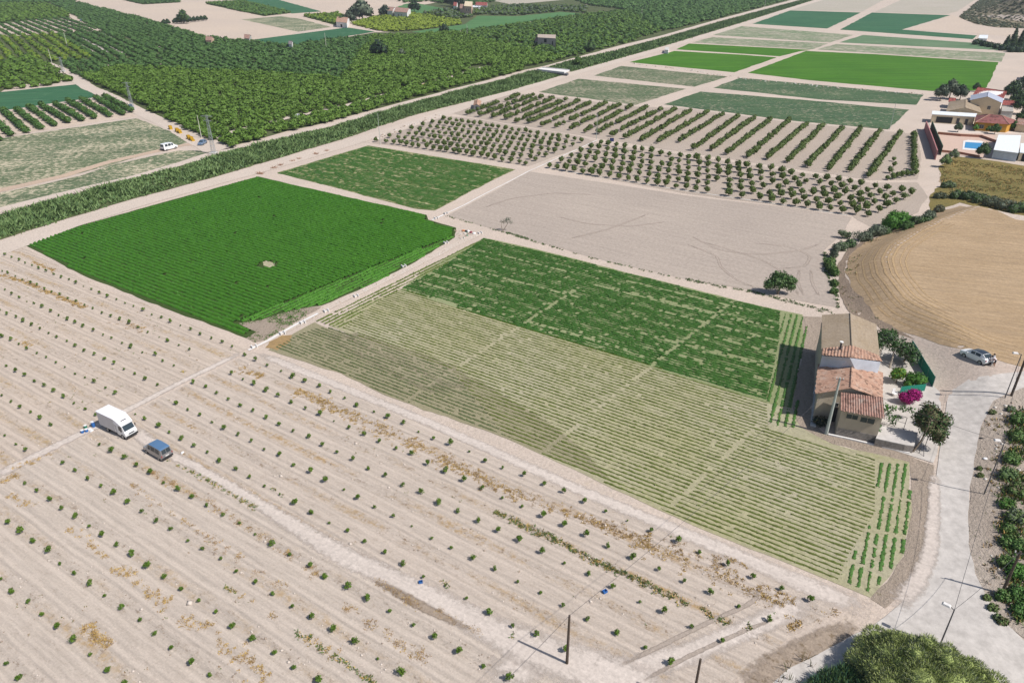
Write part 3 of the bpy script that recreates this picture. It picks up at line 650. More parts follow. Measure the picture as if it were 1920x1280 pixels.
CIT2 = leafy('citrus_leaf_tips', (.10,.185,.024), (.12,.205,.028), (.055,.115,.015), scale=.05)
CITD = leafy('dark_citrus_leaves', (.048,.100,.024), (.062,.122,.028), (.025,.055,.014), scale=.03)
CITD2 = leafy('dark_citrus_leaf_tips', (.075,.155,.036), (.09,.175,.04), (.03,.08,.02), scale=.03)
YEL = leafy('yellow_green_leaves', (.13,.19,.015), (.17,.22,.02), (.07,.12,.01), scale=.05)
YEL2 = leafy('yellow_green_leaf_tips', (.20,.27,.03), (.24,.30,.035), (.12,.18,.02), scale=.05)
YOUNG = leafy('young_tree_leaves', (.060,.100,.016), (.078,.118,.020), (.032,.058,.011), scale=.2)
YOUNG2 = leafy('young_tree_leaf_tips', (.075,.115,.022), (.095,.13,.026), (.045,.07,.014), scale=.2)
SAP = leafy('sapling_leaves', (.085,.165,.014), (.12,.20,.02), (.05,.105,.012), scale=.5)
OLV = leafy('olive_leaves', (.075,.10,.065), (.10,.125,.085), (.045,.065,.04), scale=.3)
OLV2 = leafy('olive_leaf_tips', (.13,.16,.11), (.16,.19,.13), (.08,.10,.07), scale=.3)

# --- saplings: rows read off the photograph
def z3(ox, oy, s): return lambda L: [(ox+L[i]/3, oy+L[i+1]/3) for i in range(0, len(L), 2)]
A4, A5, A7, A8, A9 = z3(0,427,3), z3(640,427,3), z3(0,854,3), z3(640,854,3), z3(1280,854,3)
LROWS = [A4([30,147,68,162,112,178,145,194,183,207,222,225,262,240,305,258,347,275,390,288,428,307,470,325,517,342,563,363,608,384,657,400,706,420,754,437,808,460,857,485,910,502,962,526,1017,547,1073,570,1130,595,1190,620,1252,640,1308,665]),
 A4([14,240,47,250,88,268,128,288,175,308,211,318,255,342,292,358,340,372,385,395,430,410,477,432,525,450,575,477,625,494,677,512,728,535,780,558,833,585,895,610,950,632,1008,657,1067,682]),
 A4([30,345,68,370,112,390,152,410,194,422,240,442,287,467,332,490,383,513,426,530,469,552,527,575,582,600,630,617,689,646,740,670,802,698,877,712,918,745,981,772]),
 A4([3,458,42,482,92,500,135,522,180,545,227,565,275,590,320,613,375,635,425,662,475,690,533,710,590,735,643,762,700,792,756,820,818,850,887,882]),
 A4([15,610,65,628,108,652,155,678,210,702,263,725,318,755,368,780,423,817,478,840,530,866,596,897,650,930]),
 A4([35,773,93,806,143,827,199,860,251,888,305,916,362,950,418,985,480,1015,540,1050]),
 A4([12,940,65,975,117,1007,177,1035,230,1070,290,1106]), A4([30,1165,93,1215,148,1247])]
RROWS = [A4([1380,712,1443,742,1504,772,1583,802,1648,840,1716,862,1794,892,1862,922])+A5([20,955,92,1000,183,1030,263,1062,350,1098,437,1142,517,1185,615,1213,718,1253])+A8([810,30,908,68,1028,108,1142,158,1255,202,1365,260,1487,310,1610,362,1740,420,1892,482])+A9([98,540,248,612,393,683,553,745,715,812]),
 A4([1303,820,1367,850,1432,878,1500,915,1570,943,1645,980,1722,1015,1803,1047,1880,1082])+A5([43,1125,130,1160,213,1200,305,1243,395,1272])+A8([490,48,588,90,690,137,790,182,902,238,1017,287,1134,340,1252,390,1375,448,1500,510,1638,577,1785,638,1925,705])+A9([155,770,315,850,487,923]),
 A4([1090,870,1154,893,1220,928,1287,962,1355,998,1425,1026,1500,1067,1573,1104,1650,1142,1738,1178,1815,1220,1898,1260])+A8([65,20,158,72,250,113,345,165,447,208,548,268,658,312,768,370,882,422,1003,477,1130,540,1252,605,1394,664,1527,740,1680,820,1815,882])+A9([48,960,218,1042]),
 A4([988,985,1060,1020,1127,1050,1195,1090,1263,1127,1342,1162,1418,1198,1490,1245,1573,1275])+A7([1653,52,1747,92,1830,140])+A8([12,188,95,237,187,290,297,340,397,393,508,462,620,517,742,577,865,637,988,710,1122,772,1247,843,1385,920,1555,1003,1710,1077,1855,1167]),
 A4([763,1043,818,1074,893,1114,955,1148,1024,1187,1095,1225,1170,1262])+A7([1235,30,1330,75,1405,122,1488,170,1577,215,1660,268,1753,317,1853,375])+A8([30,422,133,480,240,545,350,610,463,680,587,730,703,800,835,885,968,960,1097,1010,1258,1095]),
 A4([560,1218,630,1255])+A7([705,13,770,57,847,97,923,150,1005,193,1085,232,1168,280,1257,333,1348,375,1437,440,1533,500,1632,555,1745,620,1837,678])+A8([40,743,148,807,275,872,407,952,523,1023,663,1100,800,1185,947,1260]),
 A7([358,40,425,83,500,130,570,172,642,213,722,262,803,313,880,368,965,412,1062,477,1141,522,1245,578,1332,648,1438,712,1538,777,1648,847,1755,912,1873,980])+A8([78,1055,210,1137,340,1220]),
 A7([145,157,215,198,287,248,350,297,427,343,503,395,577,450,660,505,748,558,832,625,925,682,1017,748,1115,818,1217,880,1312,960,1425,1030,1547,1110,1655,1193,1795,1265]),
 A7([50,375,121,430,198,478,275,537,340,608,425,660,513,722,593,785,688,858,790,926,872,1000,967,1080,1080,1165,1190,1232]),
 A7([8,693,80,762,163,820,242,893,327,965,415,1042,513,1118,610,1210,705,1278]), A7([42,1170,115,1250])]
ORD = ['', 'first','second','third','fourth','fifth','sixth','seventh','eighth','ninth','tenth','eleventh','twelfth','thirteenth','fourteenth','fifteenth','sixteenth','seventeenth','eighteenth','nineteenth','twentieth']
def ordw(n):
    if n <= 20: return ORD[n]
    t = {2:'twenty',3:'thirty',4:'forty'}[n//10]
    return t+('-'+ORD[n%10] if n%10 else '') if n%10 else {2:'twentieth',3:'thirtieth',4:'fortieth'}[n//10]
def sapling_mesh(k):
    r = np.random.default_rng(100+k); mb = MB(); h = .34
    mb.tube([(0,0,-.03),(.01,.0,.2),(.0,.02,h+.15)], [.035,.03,.015], 5, 0)
    for q in range(5):
        a = r.uniform(0, 6.28); mb.tube([(0,0,.22+.05*q),(.2*math.cos(a),.2*math.sin(a),h+.12+.05*q)], [.016,.008], 4, 0)
    bl = [((r.uniform(-.17,.17), r.uniform(-.17,.17), h+r.uniform(.02,.36)), r.uniform(.14,.24)) for _ in range(6)]
    V, F = leaf_cloud(k, 150, .085, bl); mb.add(V.tolist(), F.tolist(), 1)
    me = bpy.data.meshes.new('sapling'); me.from_pydata(mb.v, [], mb.f)
    for p, mi in zip(me.polygons, mb.m): p.material_index = mi
    me.materials.append(PALEBARK); me.materials.append(SAP); return me
SAPM = [sapling_mesh(k) for k in range(7)]
sap = []
for side, rows in (('left', LROWS), ('right', RROWS)):
    for ri, row in enumerate(rows):
        for ci, (px, py) in enumerate(row):
            p = U(px, py+3)
            if side == 'left':
                lab = f"citrus sapling, {ordw(len(row)-ci)} from the dirt track in the {ordw(ri+1)} row below the leafy field"
            elif ri < 7:
                lab = f"citrus sapling, {ordw(ci+1)} along the {ordw(ri+1)} row below the striped crop field"
            else:
                lab = f"citrus sapling, {ordw(ci+1)} from upper left in the {ordw(len(rows)-ri)} row from the lower left corner"
            sap.append((p.length, p, lab, side))
sap.sort(key=lambda q: (q[1]-Vector((0,0,HC))).length)
far = []
for i_, (_, p, lab, side) in enumerate(sap):
    s = rng.uniform(.6, 1.2)*(.85 if side == 'left' else .96)
    if rng.random() < .14: s *= .65
    if i_ >= 298: far.append((p, s)); continue
    o = bpy.data.objects.new('sapling', SAPM[i_ % 7]); C.objects.link(o); o.location = p; o.scale = (s, s, s*rng.uniform(.85, 1.15)); o.rotation_euler = (0, 0, rng.uniform(0, 6.28))
    tag(o, lab, 'sapling', 'citrus saplings planted in rows in the pale earth left of the track' if side == 'left' else 'citrus saplings planted in rows in the pale earth of the foreground')
sv = []
for k in range(4):
    me = SAPM[k]; V = np.array([tuple(v.co) for v in me.vertices]); f4 = np.array([list(p.vertices) for p in me.polygons if len(p.vertices) == 4]); mi4 = np.array([p.material_index for p in me.polygons if len(p.vertices) == 4]); sv.append((V, [f4], [mi4]))
fp = np.array([tuple(p) for p, s in far]); fs = np.array([[s]*3 for p, s in far])
scatter('distant_saplings', sv, fp, fs, rng.uniform(0, 6.28, len(fp)), [PALEBARK, SAP], 'farthest little saplings of the sapling field along the leafy crop')

# --- young orchard trees
def arr(pts, o, s): return [(o[0]+pts[i]/s, o[1]+pts[i+1]/s) for i in range(0, len(pts), 2)]
def interp_line(L, t):
    L = np.array(L, float); n = len(L)-1; q = np.clip(t, 0, 1)*n; i = min(int(q), n-1); f = q-i; return L[i]*(1-f)+L[i+1]*f
yt = []
f1 = arr([75,430,160,445,228,450,287,460,340,470,397,480,460,487,520,497,582,507,640,512,705,522,765,530,820,540,882,552,947,562,1015,570,1075,582,1143,600,1218,608,1293,618,1350,630],(690,172),4.571)
b1 = arr([640,245,700,255,760,265,805,275,860,282,910,288,965,293,1015,310,1065,316,1120,322,1180,335,1230,338,1290,348,1350,355,1400,367,1460,377,1520,384,1580,390,1630,398,1710,410,1765,422,1828,440],(690,172),4.571)
for r in range(7):
    for c in range(22):
        q = c/21; a = GP([tuple(interp_line(f1, q))])[0]; b = GP([tuple(interp_line(b1, q))])[0]; p = a+(b-a)*(r/6)
        yt.append((p, .82, ('left dotted block', r+1, c+1)))
f3 = arr([100,372,180,384,262,398,340,412,430,428,510,440,600,456,685,468,780,482,872,498,958,512,1065,532,1165,540,1240,556,1345,572,1445,584,1540,602,1660,614,1760,630,1860,652],(1010,242),5.053)+arr([245,745,360,760,477,782,605,802,715,815,835,838,960,850,1073,872,1210,886,1340,905],(1370,232),5.19)
b3 = arr([590,150,655,162,725,172,790,190,880,205,955,217,1030,222,1120,250,1195,262,1275,266,1375,285,1435,295,1520,305,1620,315,1705,330,1790,345,1890,365],(1010,242),5.053)+arr([155,435,260,450,355,462,465,480,550,500,650,522,755,535,870,552,975,562,1085,580,1190,600,1300,622,1430,640,1545,655,1665,672,1755,700],(1370,232),5.19)
for r in range(6):
    for c in range(31):
        q = c/30; a = GP([tuple(interp_line(f3, q))])[0]; b = GP([tuple(interp_line(b3, q))])[0]; p = a+(b-a)*(r/5)
        if rng.random() < .03 and c > 3: continue
        yt.append((p, .9, ('right dotted block', r+1, c+1)))
o2 = []
lo = arr([1300,985,1045,1002,940,968,820,962,700,942,590,918,475,902,370,892,250,872,160,852,60,848,-20,805],(1280,0),3)+arr([1780,808,1690,798,1600,783,1520,768,1440,758,1370,748,1290,733,1210,722,1130,712,1060,698,985,692,925,675,850,668,780,658,710,648],(640,0),3)
hi = arr([1295,765,1225,755,1110,742,1000,735,900,730,790,715,700,705,600,685,500,680,410,668,320,662,230,650,140,642,45,632],(1280,0),3)+arr([1880,625,1810,622,1725,612,1640,604,1570,598,1490,592,1415,584,1340,578,1265,572,1200,562,1140,552,1080,547,1010,542],(640,0),3)
for k, (a, b) in enumerate(zip(lo, hi)):
    a = GP([a])[0]; b = GP([b])[0]; L = np.hypot(*(b-a)); n = int(L/2.15); d = (b-a)/L
    for j in range(n+1):
        if k > 14 and rng.random() < .13: continue
        yt.append((a+d*(j*2.15+rng.normal(0, .15)), .95, ('hedge', k+1, j+1)))
for kk, (a, b, n) in enumerate((((1664,338),(1708,330),6), ((1668,325),(1676,303),3))):
    a = GP([a])[0]; b = GP([b])[0]
    for j in range(n): yt.append((a+(b-a)*j/(n-1), .8, ('short', kk+1, j+1)))
def young_parts(k):
    r = np.random.default_rng(300+k); mb = MB(); mb.tube([(0,0,-.05),(.03,0,.5),(0,.04,1.1)], [.07,.06,.03], 6)
    for q in range(5):
        a = r.uniform(0, 6.28); mb.tube([(0,0,.45+.08*q),(.35*math.cos(a),.35*math.sin(a),1.0+.12*q)], [.03,.012], 4)
    tm = bpy.data.meshes.new('trunk'); tm.from_pydata(mb.v, [], mb.f); tm.materials.append(BARK)
    V, Fs, Mi = crown_arrays(k+50, 2, 150, .5, .15, 1.0, .74); V = V*np.array([1.0,1.0,.95])+np.array([0,0,.98])
    cm = bpy.data.meshes.new('crown'); cm.from_pydata(V.tolist(), [], [tuple(f) for F in Fs for f in F])
    mi = np.concatenate(Mi); cm.polygons.foreach_set('material_index', mi.astype(np.int32)); cm.materials.append(YOUNG); cm.materials.append(YOUNG2)
    return tm, cm
YP = [young_parts(k) for k in range(6)]
yt = [(p+rng.normal(0, .14, 2), s, w_) for p, s, w_ in yt]
yt.sort(key=lambda q: q[0][0]**2+q[0][1]**2)
NI = 296; protos = [None]*6; rest = []; cnt = 0
for p, s, (blk, r, c) in yt:
    z = float(ter(p)[0]); s = s*rng.uniform(1.0, 1.45)
    if cnt >= NI: rest.append((p[0], p[1], z, s)); continue
    if blk == 'left dotted block': lab = f"fruit tree, {ordw(c)} from left in the {ordw(r)} row above the streaky green field"
    elif blk == 'right dotted block': lab = f"fruit tree, {ordw(c)} from left in the {ordw(r)} row above the bare harrowed field"
    elif blk == 'hedge': lab = f"fruit tree, {ordw(c)} from the near end in the {ordw(r)} hedge-like row from the brick-red wall"
    else: lab = f"small fruit tree, {ordw(c)} from the left in the {['','longer','shorter'][r]} crooked row below the red wall"
    e = empty('young_fruit_tree', (p[0], p[1], z), rng.uniform(0, 6.28), lab, 'fruit tree', 'young fruit trees of the orchard on bare earth')
    e.scale = (s, s, s*rng.uniform(.9, 1.12)); tm, cm = YP[cnt % 6]
    for nm, me in (('trunk', tm), ('crown', cm)):
        q = bpy.data.objects.new(nm, me); C.objects.link(q); q.parent = e
    cnt += 1
rest = np.array(rest); vr = []
for k in range(4):
    V, Fs, Mi = crown_arrays(k+70, 2, 70, .5, .2, 1.0, .74); V = V*np.array([1.0,1.0,.95])+np.array([0,0,.95]); vr.append((V, Fs, Mi))
scatter('distant_orchard_rows', vr, rest[:, :3], np.repeat(rest[:, 3:4], 3, 1), rng.uniform(0, 6.28, len(rest)), [YOUNG, YOUNG2], 'farther trees of the young orchard rows on bare earth')

# --- citrus groves
def fill(pts, sp, jit=.35, ang=None, spy=None, drop=.04):
    poly = GP(pts); lo_, hi_ = poly.min(0), poly.max(0); ang = ROWANG if ang is None else ang; ca, sa = math.cos(ang), math.sin(ang)
    R_ = max(hi_-lo_)*.8; cx = (lo_+hi_)/2; spy = spy or sp
    u, v = np.meshgrid(np.arange(-R_, R_, sp), np.arange(-R_, R_, spy)); u = u.ravel()+rng.normal(0, jit*sp*.4, u.size); v = v.ravel()+rng.normal(0, jit*spy*.25, v.size)
    P = np.stack([cx[0]+u*ca-v*sa, cx[1]+u*sa+v*ca], 1); P = P[in_poly(P, poly)]; P = P[rng.random(len(P)) > drop]; return P
gd = U(302,92)-U(218,58); GA = math.atan2(gd.y, gd.x)
rdv = U(352,250)-U(167,165); GB = math.atan2(rdv.y, rdv.x)
near_v = []
for k in range(6):
    V, Fs, Mi = crown_arrays(k+10, 1, 110, .5, .22, .86, .8); V = V+np.array([0,0,.66]); near_v.append((V, Fs, Mi))
far_v = []
for k in range(5):
    V, Fs, Mi = crown_arrays(k+30, 1, 26, .5, .32, .8, .88); V = V+np.array([0,0,.5]); far_v.append((V, Fs, Mi))
main = [fill([(420,276),(378,256),(282,208),(200,167),(146,148),(230,128),(480,140),(640,150),(800,125),(905,118),(870,136),(817,153),(773,163),(640,200),(417,252)], 3.5, .5, GB, 3.7),
        fill([(640,150),(700,70),(802,67),(852,62),(1000,100),(1060,112),(985,126),(925,124),(800,125)], 3.6, .5, GB, 3.8, .03)]
strip = [fill([(408,270),(425,279),(533,250),(640,224),(773,185),(900,153),(988,131),(945,124),(873,141),(817,158),(773,168),(640,206),(420,257)], 3.4, .4, GB, 3.4, .05)]
darkm = [fill([(140,4),(250,31),(380,70),(474,78),(509,84),(560,86),(628,74),(700,70),(640,150),(480,140),(230,128),(146,148),(104,118),(62,122),(180,112),(250,112),(310,100),(260,80),(205,64),(190,60),(120,20),(95,8)], 4.0, .45, GA, 4.9, .04)]
cit_mid = np.concatenate(main+strip); dist = np.hypot(cit_mid[:,0], cit_mid[:,1]); od = np.argsort(dist)
def citrus_mesh(k, mats):
    V, Fs, Mi = near_v[k]; me = bpy.data.meshes.new('citrus_tree'); me.from_pydata(V.tolist(), [], [tuple(f) for F in Fs for f in F])
    me.polygons.foreach_set('material_index', np.concatenate(Mi).astype(np.int32)); [me.materials.append(m) for m in mats]; return me
CM = [citrus_mesh(k, [CIT, CIT2]) for k in range(6)]
for j, i_ in enumerate(od[:290]):
    o = bpy.data.objects.new('citrus_tree', CM[j % 6]); C.objects.link(o); s = rng.uniform(1.6, 2.15)
    o.location = (cit_mid[i_,0], cit_mid[i_,1], 0); o.scale = (s, s, s*rng.uniform(.8, 1.0)); o.rotation_euler = (0, 0, rng.uniform(0, 6.28))
    st_ = i_ >= len(cit_mid)-len(strip[0])
    tag(o, 'dense rounded citrus tree in the narrow strip along the canal road' if st_ else 'dense rounded citrus tree at the near corner of the big grove by the dirt track', 'citrus tree', 'citrus trees of the strip along the canal road' if st_ else 'citrus trees at the near corner of the big grove')
def grove(name, P, s0, s1, hz, mats, label, variants=far_v):
    n = len(P); s = rng.uniform(s0, s1, n); return scatter(name, variants, np.column_stack([P, ter(P)]), np.column_stack([s, s, s*hz*rng.uniform(.8, 1.15, n)]), rng.uniform(0, 6.28, n), mats, label)
P_ = cit_mid[od[290:]]; dd_ = np.hypot(P_[:,0], P_[:,1]); 
grove('citrus_grove', P_[dd_ < 330], 1.7, 2.2, .9, [CIT, CIT2], 'dense green citrus grove between the track and the canal', near_v)
grove('citrus_grove', P_[dd_ >= 330], 1.8, 2.4, .9, [CIT, CIT2], 'farther part of the dense green citrus grove', near_v)
grove('citrus_grove', np.concatenate(darkm), 1.9, 2.4, .85, [CITD, CITD2], 'darker rows of the citrus grove towards the pale fields')
# left of the track
grove('citrus_grove', fill([(-120,128),(0,122),(45,110),(62,110),(85,122),(100,130),(144,152),(80,163),(0,170),(-120,186)], 4.6, .5, GB, 5.0, .05), 2.3, 2.9, .9, [CIT, CIT2], 'uneven grove above the bluish green field')
grove('citrus_grove', fill([(-160,75),(0,71),(85,65),(100,64),(125,80),(180,111),(104,117),(60,108),(40,110),(0,122),(-160,132)], 2.9, .3, GA, 6.4, .03), 1.7, 2.2, .9, [YEL, CIT2], 'yellow green hedge-like rows left of the track')
E('pale_field', [(-260,48),(0,46),(60,38),(130,34),(186,58),(100,63),(0,70),(-260,78)], M['pale'], .04, .5, 8)
grove('citrus_grove', fill([(-260,48),(0,46),(60,38),(130,34),(186,58),(100,63),(0,70),(-260,78)], 2.8, .2, GA+.05, 7.0, .02), 1.5, 1.9, .9, [CITD, CITD2], 'dark thin tree rows on pale earth at the left')
grove('citrus_grove', fill([(-260,10),(0,8),(90,8),(118,20),(135,33),(60,38),(0,44),(-260,46)], 5.0, .5, GA, 5.6, .03), 2.4, 3.0, .85, [CIT, CIT2], 'green grove at the upper left corner')
grove('citrus_grove', fill([(-300,-24),(140,-16),(140,3),(110,6),(0,6),(-260,8)], 6, .6, GA, 6.4, .03), 2.8, 3.6, .85, [CITD, CITD2], 'dark grove along the top edge at the left')
grove('citrus_grove', fill([(104,66),(186,60),(205,64),(260,80),(310,100),(250,112),(180,111),(125,80)], 2.9, .3, GA, 6.2, .04), 1.8, 2.3, .9, [CITD, CITD2], 'dark rows with pale gaps right of the yellow green rows')
for (a_, b_) in (((128,74),(176,100)),((150,70),(205,100)),((172,66),(240,104)),((190,62),(215,76))): soft_ribbon('clearing', [a_, b_], 3.2, M['lightpath'], .2)
# the hedge rows by the white van field
hr = [((-44,222),(0,266)),((-24,214),(22,256)),((6,210),(50,250)),((31,208),(79,244)),((54,202),(105,238)),((78,200),(130,232)),((104,197),(155,228)),((128,192),(182,225)),((155,190),(207,220)),((180,186),(232,217)),((196,184),(250,212))]
pp = []
for a, b in hr:
    a = GP([a])[0]; b = GP([b])[0]; L = np.hypot(*(b-a)); pp += [a+(b-a)*t for t in np.arange(0, 1, 1.9/L)]
pp = np.array(pp); grove('hedge_rows', pp+rng.normal(0, .15, pp.shape), 1.25, 1.7, 1.0, [CIT, CITD2], 'nine dark hedge-like tree rows on pale earth above the weedy field', near_v)
# top groves
grove('grove', fill([(201,-5),(229,0),(269,9),(340,5),(318,-4),(280,-12)], 5, .5, GA, 6), 2.4, 3, .8, [CITD, CITD2], 'dark green plot among the pale fields at the top')
grove('grove', fill([(386,8),(455,3),(546,25),(495,31)], 4.6, .4, GA, 5.4), 2.4, 3, .85, [CIT, CITD2], 'dark green tree plot among the pale fields')
grove('grove', fill([(568,31),(630,27),(658,36),(648,48),(626,46)], 4.6, .4, GA, 5.6), 2.4, 2.9, .85, [YEL, CIT2], 'yellow green tree plot beside the white farmhouse')
grove('grove', fill([(660,46),(700,34),(780,28),(860,40),(868,46),(780,58),(724,60),(703,57)], 4.2, .4, GA, 4.4, .02), 2.3, 2.9, .8, [YEL, YEL2], 'bright yellow green grove below the white houses')
grove('grove', fill([(790,26),(860,20),(960,12),(1100,14),(1096,25),(1052,22),(968,30),(900,28),(860,38)], 6, .7, 0, 6, .12), 2.6, 3.8, .85, [OLV, CIT], 'olive brown scrubby trees behind the meadow')
grove('grove', fill([(852,61),(947,50),(1093,29),(1180,20),(1240,60),(1160,85),(1031,118),(985,100)], 4.8, .6, .3, 5.2, .13), 2.2, 2.9, .85, [CITD, CIT2], 'patchy dark grove around the pale farmhouse')
grove('grove', fill([(1180,20),(1100,10),(1080,2),(1120,-22),(1300,-30),(1500,-6),(1345,36),(1240,60)], 5.6, .6, .3, 5.6, .06), 2.7, 3.5, .85, [CITD, CITD2], 'dark green grove along the far canal road')
grove('grove', fill([(640,-20),(900,-26),(1000,-24),(960,-4),(880,14),(800,4),(760,6),(700,-6)], 8, .7, .3, 8, .3), 3, 4.2, .9, [CITD, CITD2], 'dark trees along the top edge behind the pink house')

# --- reeds and weeds
def tufts(name, P, h, wd, nb, mats, label, spread=.5, lean=.5, zoff=0):
    n = len(P)*nb; c = np.repeat(P, nb, 0)+rng.normal(0, spread, (n, 2)); hh = np.repeat(h if not np.isscalar(h) else np.full(len(P), h), nb)*rng.uniform(.5, 1.15, n)
    az = rng.uniform(0, 6.28, n); wv = wd*rng.uniform(.6, 1.4, n); z = ter(c)+zoff
    l = rng.normal(0, lean, (n, 2))*hh[:, None]
    a = np.column_stack([np.cos(az)*wv, np.sin(az)*wv]); b0 = np.column_stack([c-a, z]); b1 = np.column_stack([c+a, z])
    m1 = np.column_stack([c+l*.5+a*.9, z+hh*.6]); m0 = np.column_stack([c+l*.5-a*.9, z+hh*.6]); t = np.column_stack([c+l, z+hh])
    V = np.stack([b0, b1, m1, t, m0], 1).reshape(-1, 3); F = (np.arange(n)*5)[:, None]+np.arange(5)
    mi = rng.integers(0, len(mats), n) if isinstance(mats, list) else np.zeros(n, int)
    o = mesh_np(name, V, [F], mats, midx=[mi]); return tag(o, label, kind='stuff')
REED = leafy('reed_leaves', (.13,.205,.07), (.16,.235,.085), (.09,.16,.05), scale=.10)
REED2 = leafy('dark_reed_leaves', (.08,.145,.05), (.10,.17,.06), (.055,.11,.035), scale=.12)
DRYG = plain('dry_grass', (.42,.29,.10), .9, scale=1, var=.25)
BRG = plain('brown_grass', (.26,.17,.09), .9, scale=1, var=.25)
WEED = leafy('weed_leaves', (.10,.165,.045), (.13,.19,.05), (.07,.12,.035), scale=.5)
def rnd_in(pts, dens, world=False):
    poly = np.array(pts) if world else GP(pts); lo_, hi_ = poly.min(0), poly.max(0); n = int(np.prod(hi_-lo_)*dens); P = rng.uniform(lo_, hi_, (n, 2)); return P[in_poly(P, poly)]
CA = CU+[(1008,134),(1048,141)]+CLo[::-1]
CB = CU2+CLo2[::-1]
E('canal_bank', CA, M['grovefloor'], .06, .4, 3); E('canal_bank', CB, M['grovefloor'], .06, .4, 4)
def band(L1, L2, n=400):
    A = GP(L1); B = GP(L2); return A, B
def reeds(L, dens):
    P = rnd_in(L, dens); e = dist_line(P, GP(L+L[:1])); return P[e > .5], np.minimum(e[e > .5]*.4+.4, 1.7)
P, H = reeds(CA, .9); k_ = np.sin(P[:,0]*.21)+np.sin(P[:,1]*.33+P[:,0]*.1)
tufts('reed_bed', P, H*(.8+.18*k_), .17, 9, [REED, REED, REED2], 'long bed of green reeds filling the canal up to the bridge', .6, .6)
P, H = reeds(CB, .45)
tufts('reed_bed', P, H*.9, .28, 8, [REED, REED2], 'canal full of reeds beyond the bridge', .8, .35)
def stroke(line, wdt, dens):
    A = GP(line); out = []
    for a, b in zip(A[:-1], A[1:]):
        L = np.hypot(*(b-a)); n = rng.poisson(L*wdt*dens); t = rng.random((n, 1)); d = (b-a)/L
        out.append(a+(b-a)*t+np.array([-d[1], d[0]])*rng.normal(0, wdt*.33, (n, 1)))
    return np.concatenate(out)
def clump(P, sc=.6, th=0.):
    v = np.sin(P[:,0]*sc*1.3+1)+np.sin(P[:,1]*sc*1.9+2)+np.sin((P[:,0]+P[:,1])*sc*.9); return P[v+rng.normal(0, .7, len(P)) > th]
gold = [stroke(L, w_, d) for L, w_, d in [
  ([(448,690),(468,697),(490,706)], 1.6, 9), ([(556,733),(600,752),(640,772)], 1.5, 9), ([(640,770),(700,800),(760,826),(800,850),(860,880)], 1.9, 7),
  ([(860,880),(960,925),(1040,955),(1130,985),(1190,1010)], 1.6, 4), ([(1190,1010),(1290,1050),(1380,1090),(1470,1135)], 2.4, 5),
  ([(1350,1040),(1400,1062)], .7, 9), ([(1455,1110),(1490,1130)], .6, 8), ([(1465,1145),(1500,1165),(1480,1180)], .7, 8),
  ([(0,516),(50,530),(100,552),(158,577)], .9, 12), ([(60,490),(105,510)], .7, 8), ([(30,636),(60,650)], .9, 7), ([(20,880),(100,850)], .9, 6), ([(0,905),(30,890)], .9, 9),
  ([(160,1172),(180,1192),(205,1212)], .9, 16), ([(215,1060),(270,1100),(330,1145),(370,1185)], 1.2, 5), ([(380,1170),(430,1220),(500,1270)], 1.3, 5),
  ([(425,1100),(470,1125),(520,1160)], .5, 6), ([(840,864),(960,925)], 1.2, 4), ([(355,797),(370,805)], .4, 14), ([(565,1190),(600,1210),(640,1235)], .7, 5),
  ([(10,925),(60,950)], .8, 4), ([(130,990),(200,1045)], .8, 4)]]
tufts('dry_grass', clump(np.concatenate(gold*2), 1.1, -1.4), .10, .05, 9, [DRYG, DRYG, BRG], 'patches of golden dry grass between the sapling rows', .13, .8)
brn = [stroke(L, w_, d) for L, w_, d in [([(690,1078),(740,1110),(790,1140)], .5, 14), ([(815,1140),(850,1160),(905,1192)], .6, 10), ([(250,866),(320,905),(400,950),(480,1000),(600,1080)], .7, 5), ([(240,905),(340,975),(440,1040),(540,1105)], .8, 3), ([(640,1130),(720,1190),(800,1240)], 1.0, 5), ([(810,840),(900,895),(1000,940),(1200,1005),(1300,1040),(1380,1070)], 1.5, 2.5), ([(210,600),(270,620)], 1.5, 3), ([(1560,1140),(1530,1170)], 1.2, 4)]]
tufts('dry_grass', clump(np.concatenate(brn*3), 1.4, -1.0), .09, .045, 7, [BRG, BRG, DRYG], 'patches of brown withered grass between the sapling rows', .15, .8)
gw = [stroke(L, w_, d) for L, w_, d in [([(928,960),(960,975),(1010,1000),(1060,1020),(1110,1050),(1180,1080),(1240,1110),(1290,1133)], .75, 16), ([(380,895),(410,912),(450,935),(485,955)], .5, 9), ([(555,1185),(575,1195),(610,1220),(640,1240),(700,1280)], .5, 10), ([(312,862),(360,885),(380,895)], .4, 6), ([(1328,1150),(1345,1160),(1370,1170)], .5, 12), ([(1312,1140),(1320,1145)], .4, 12), ([(1400,1172),(1408,1178)], .4, 12), ([(930,1180),(965,1185)], .8, 4), ([(505,912),(540,935),(560,945)], .25, 6), ([(420,1100),(445,1110)], .3, 8), ([(815,1090),(850,1100)], .6, 3), ([(340,700),(355,695)], .5, 8)]]
tufts('weeds', np.concatenate(gw), .18, .05, 10, [WEED, WEED, DRYG], 'strips of green weeds between the sapling rows', .12, .7)
wl = np.concatenate([clump(rnd_in([(-60,470),(20,478),(166,540),(333,608),(450,660),(240,760),(0,880),(-60,900)], .16), .3, .2), clump(rnd_in([(480,668),(1560,1125),(1400,1250),(900,1275),(300,1275),(0,1200),(0,905),(240,785)], .05), .4, .4)])
tufts('weeds', wl, .13, .05, 6, [WEED, BRG], 'scattered small dark weeds in the pale earth', .12, .8)
tufts('weeds', clump(rnd_in([(448,606),(490,600),(527,588),(556,580),(603,575),(560,600),(500,637),(478,642),(462,634),(481,622)], 5), .5, -.3), .2, .06, 8, [WEED, LG2], 'green weeds on the bare corner beside the leafy crop', .2, .6)
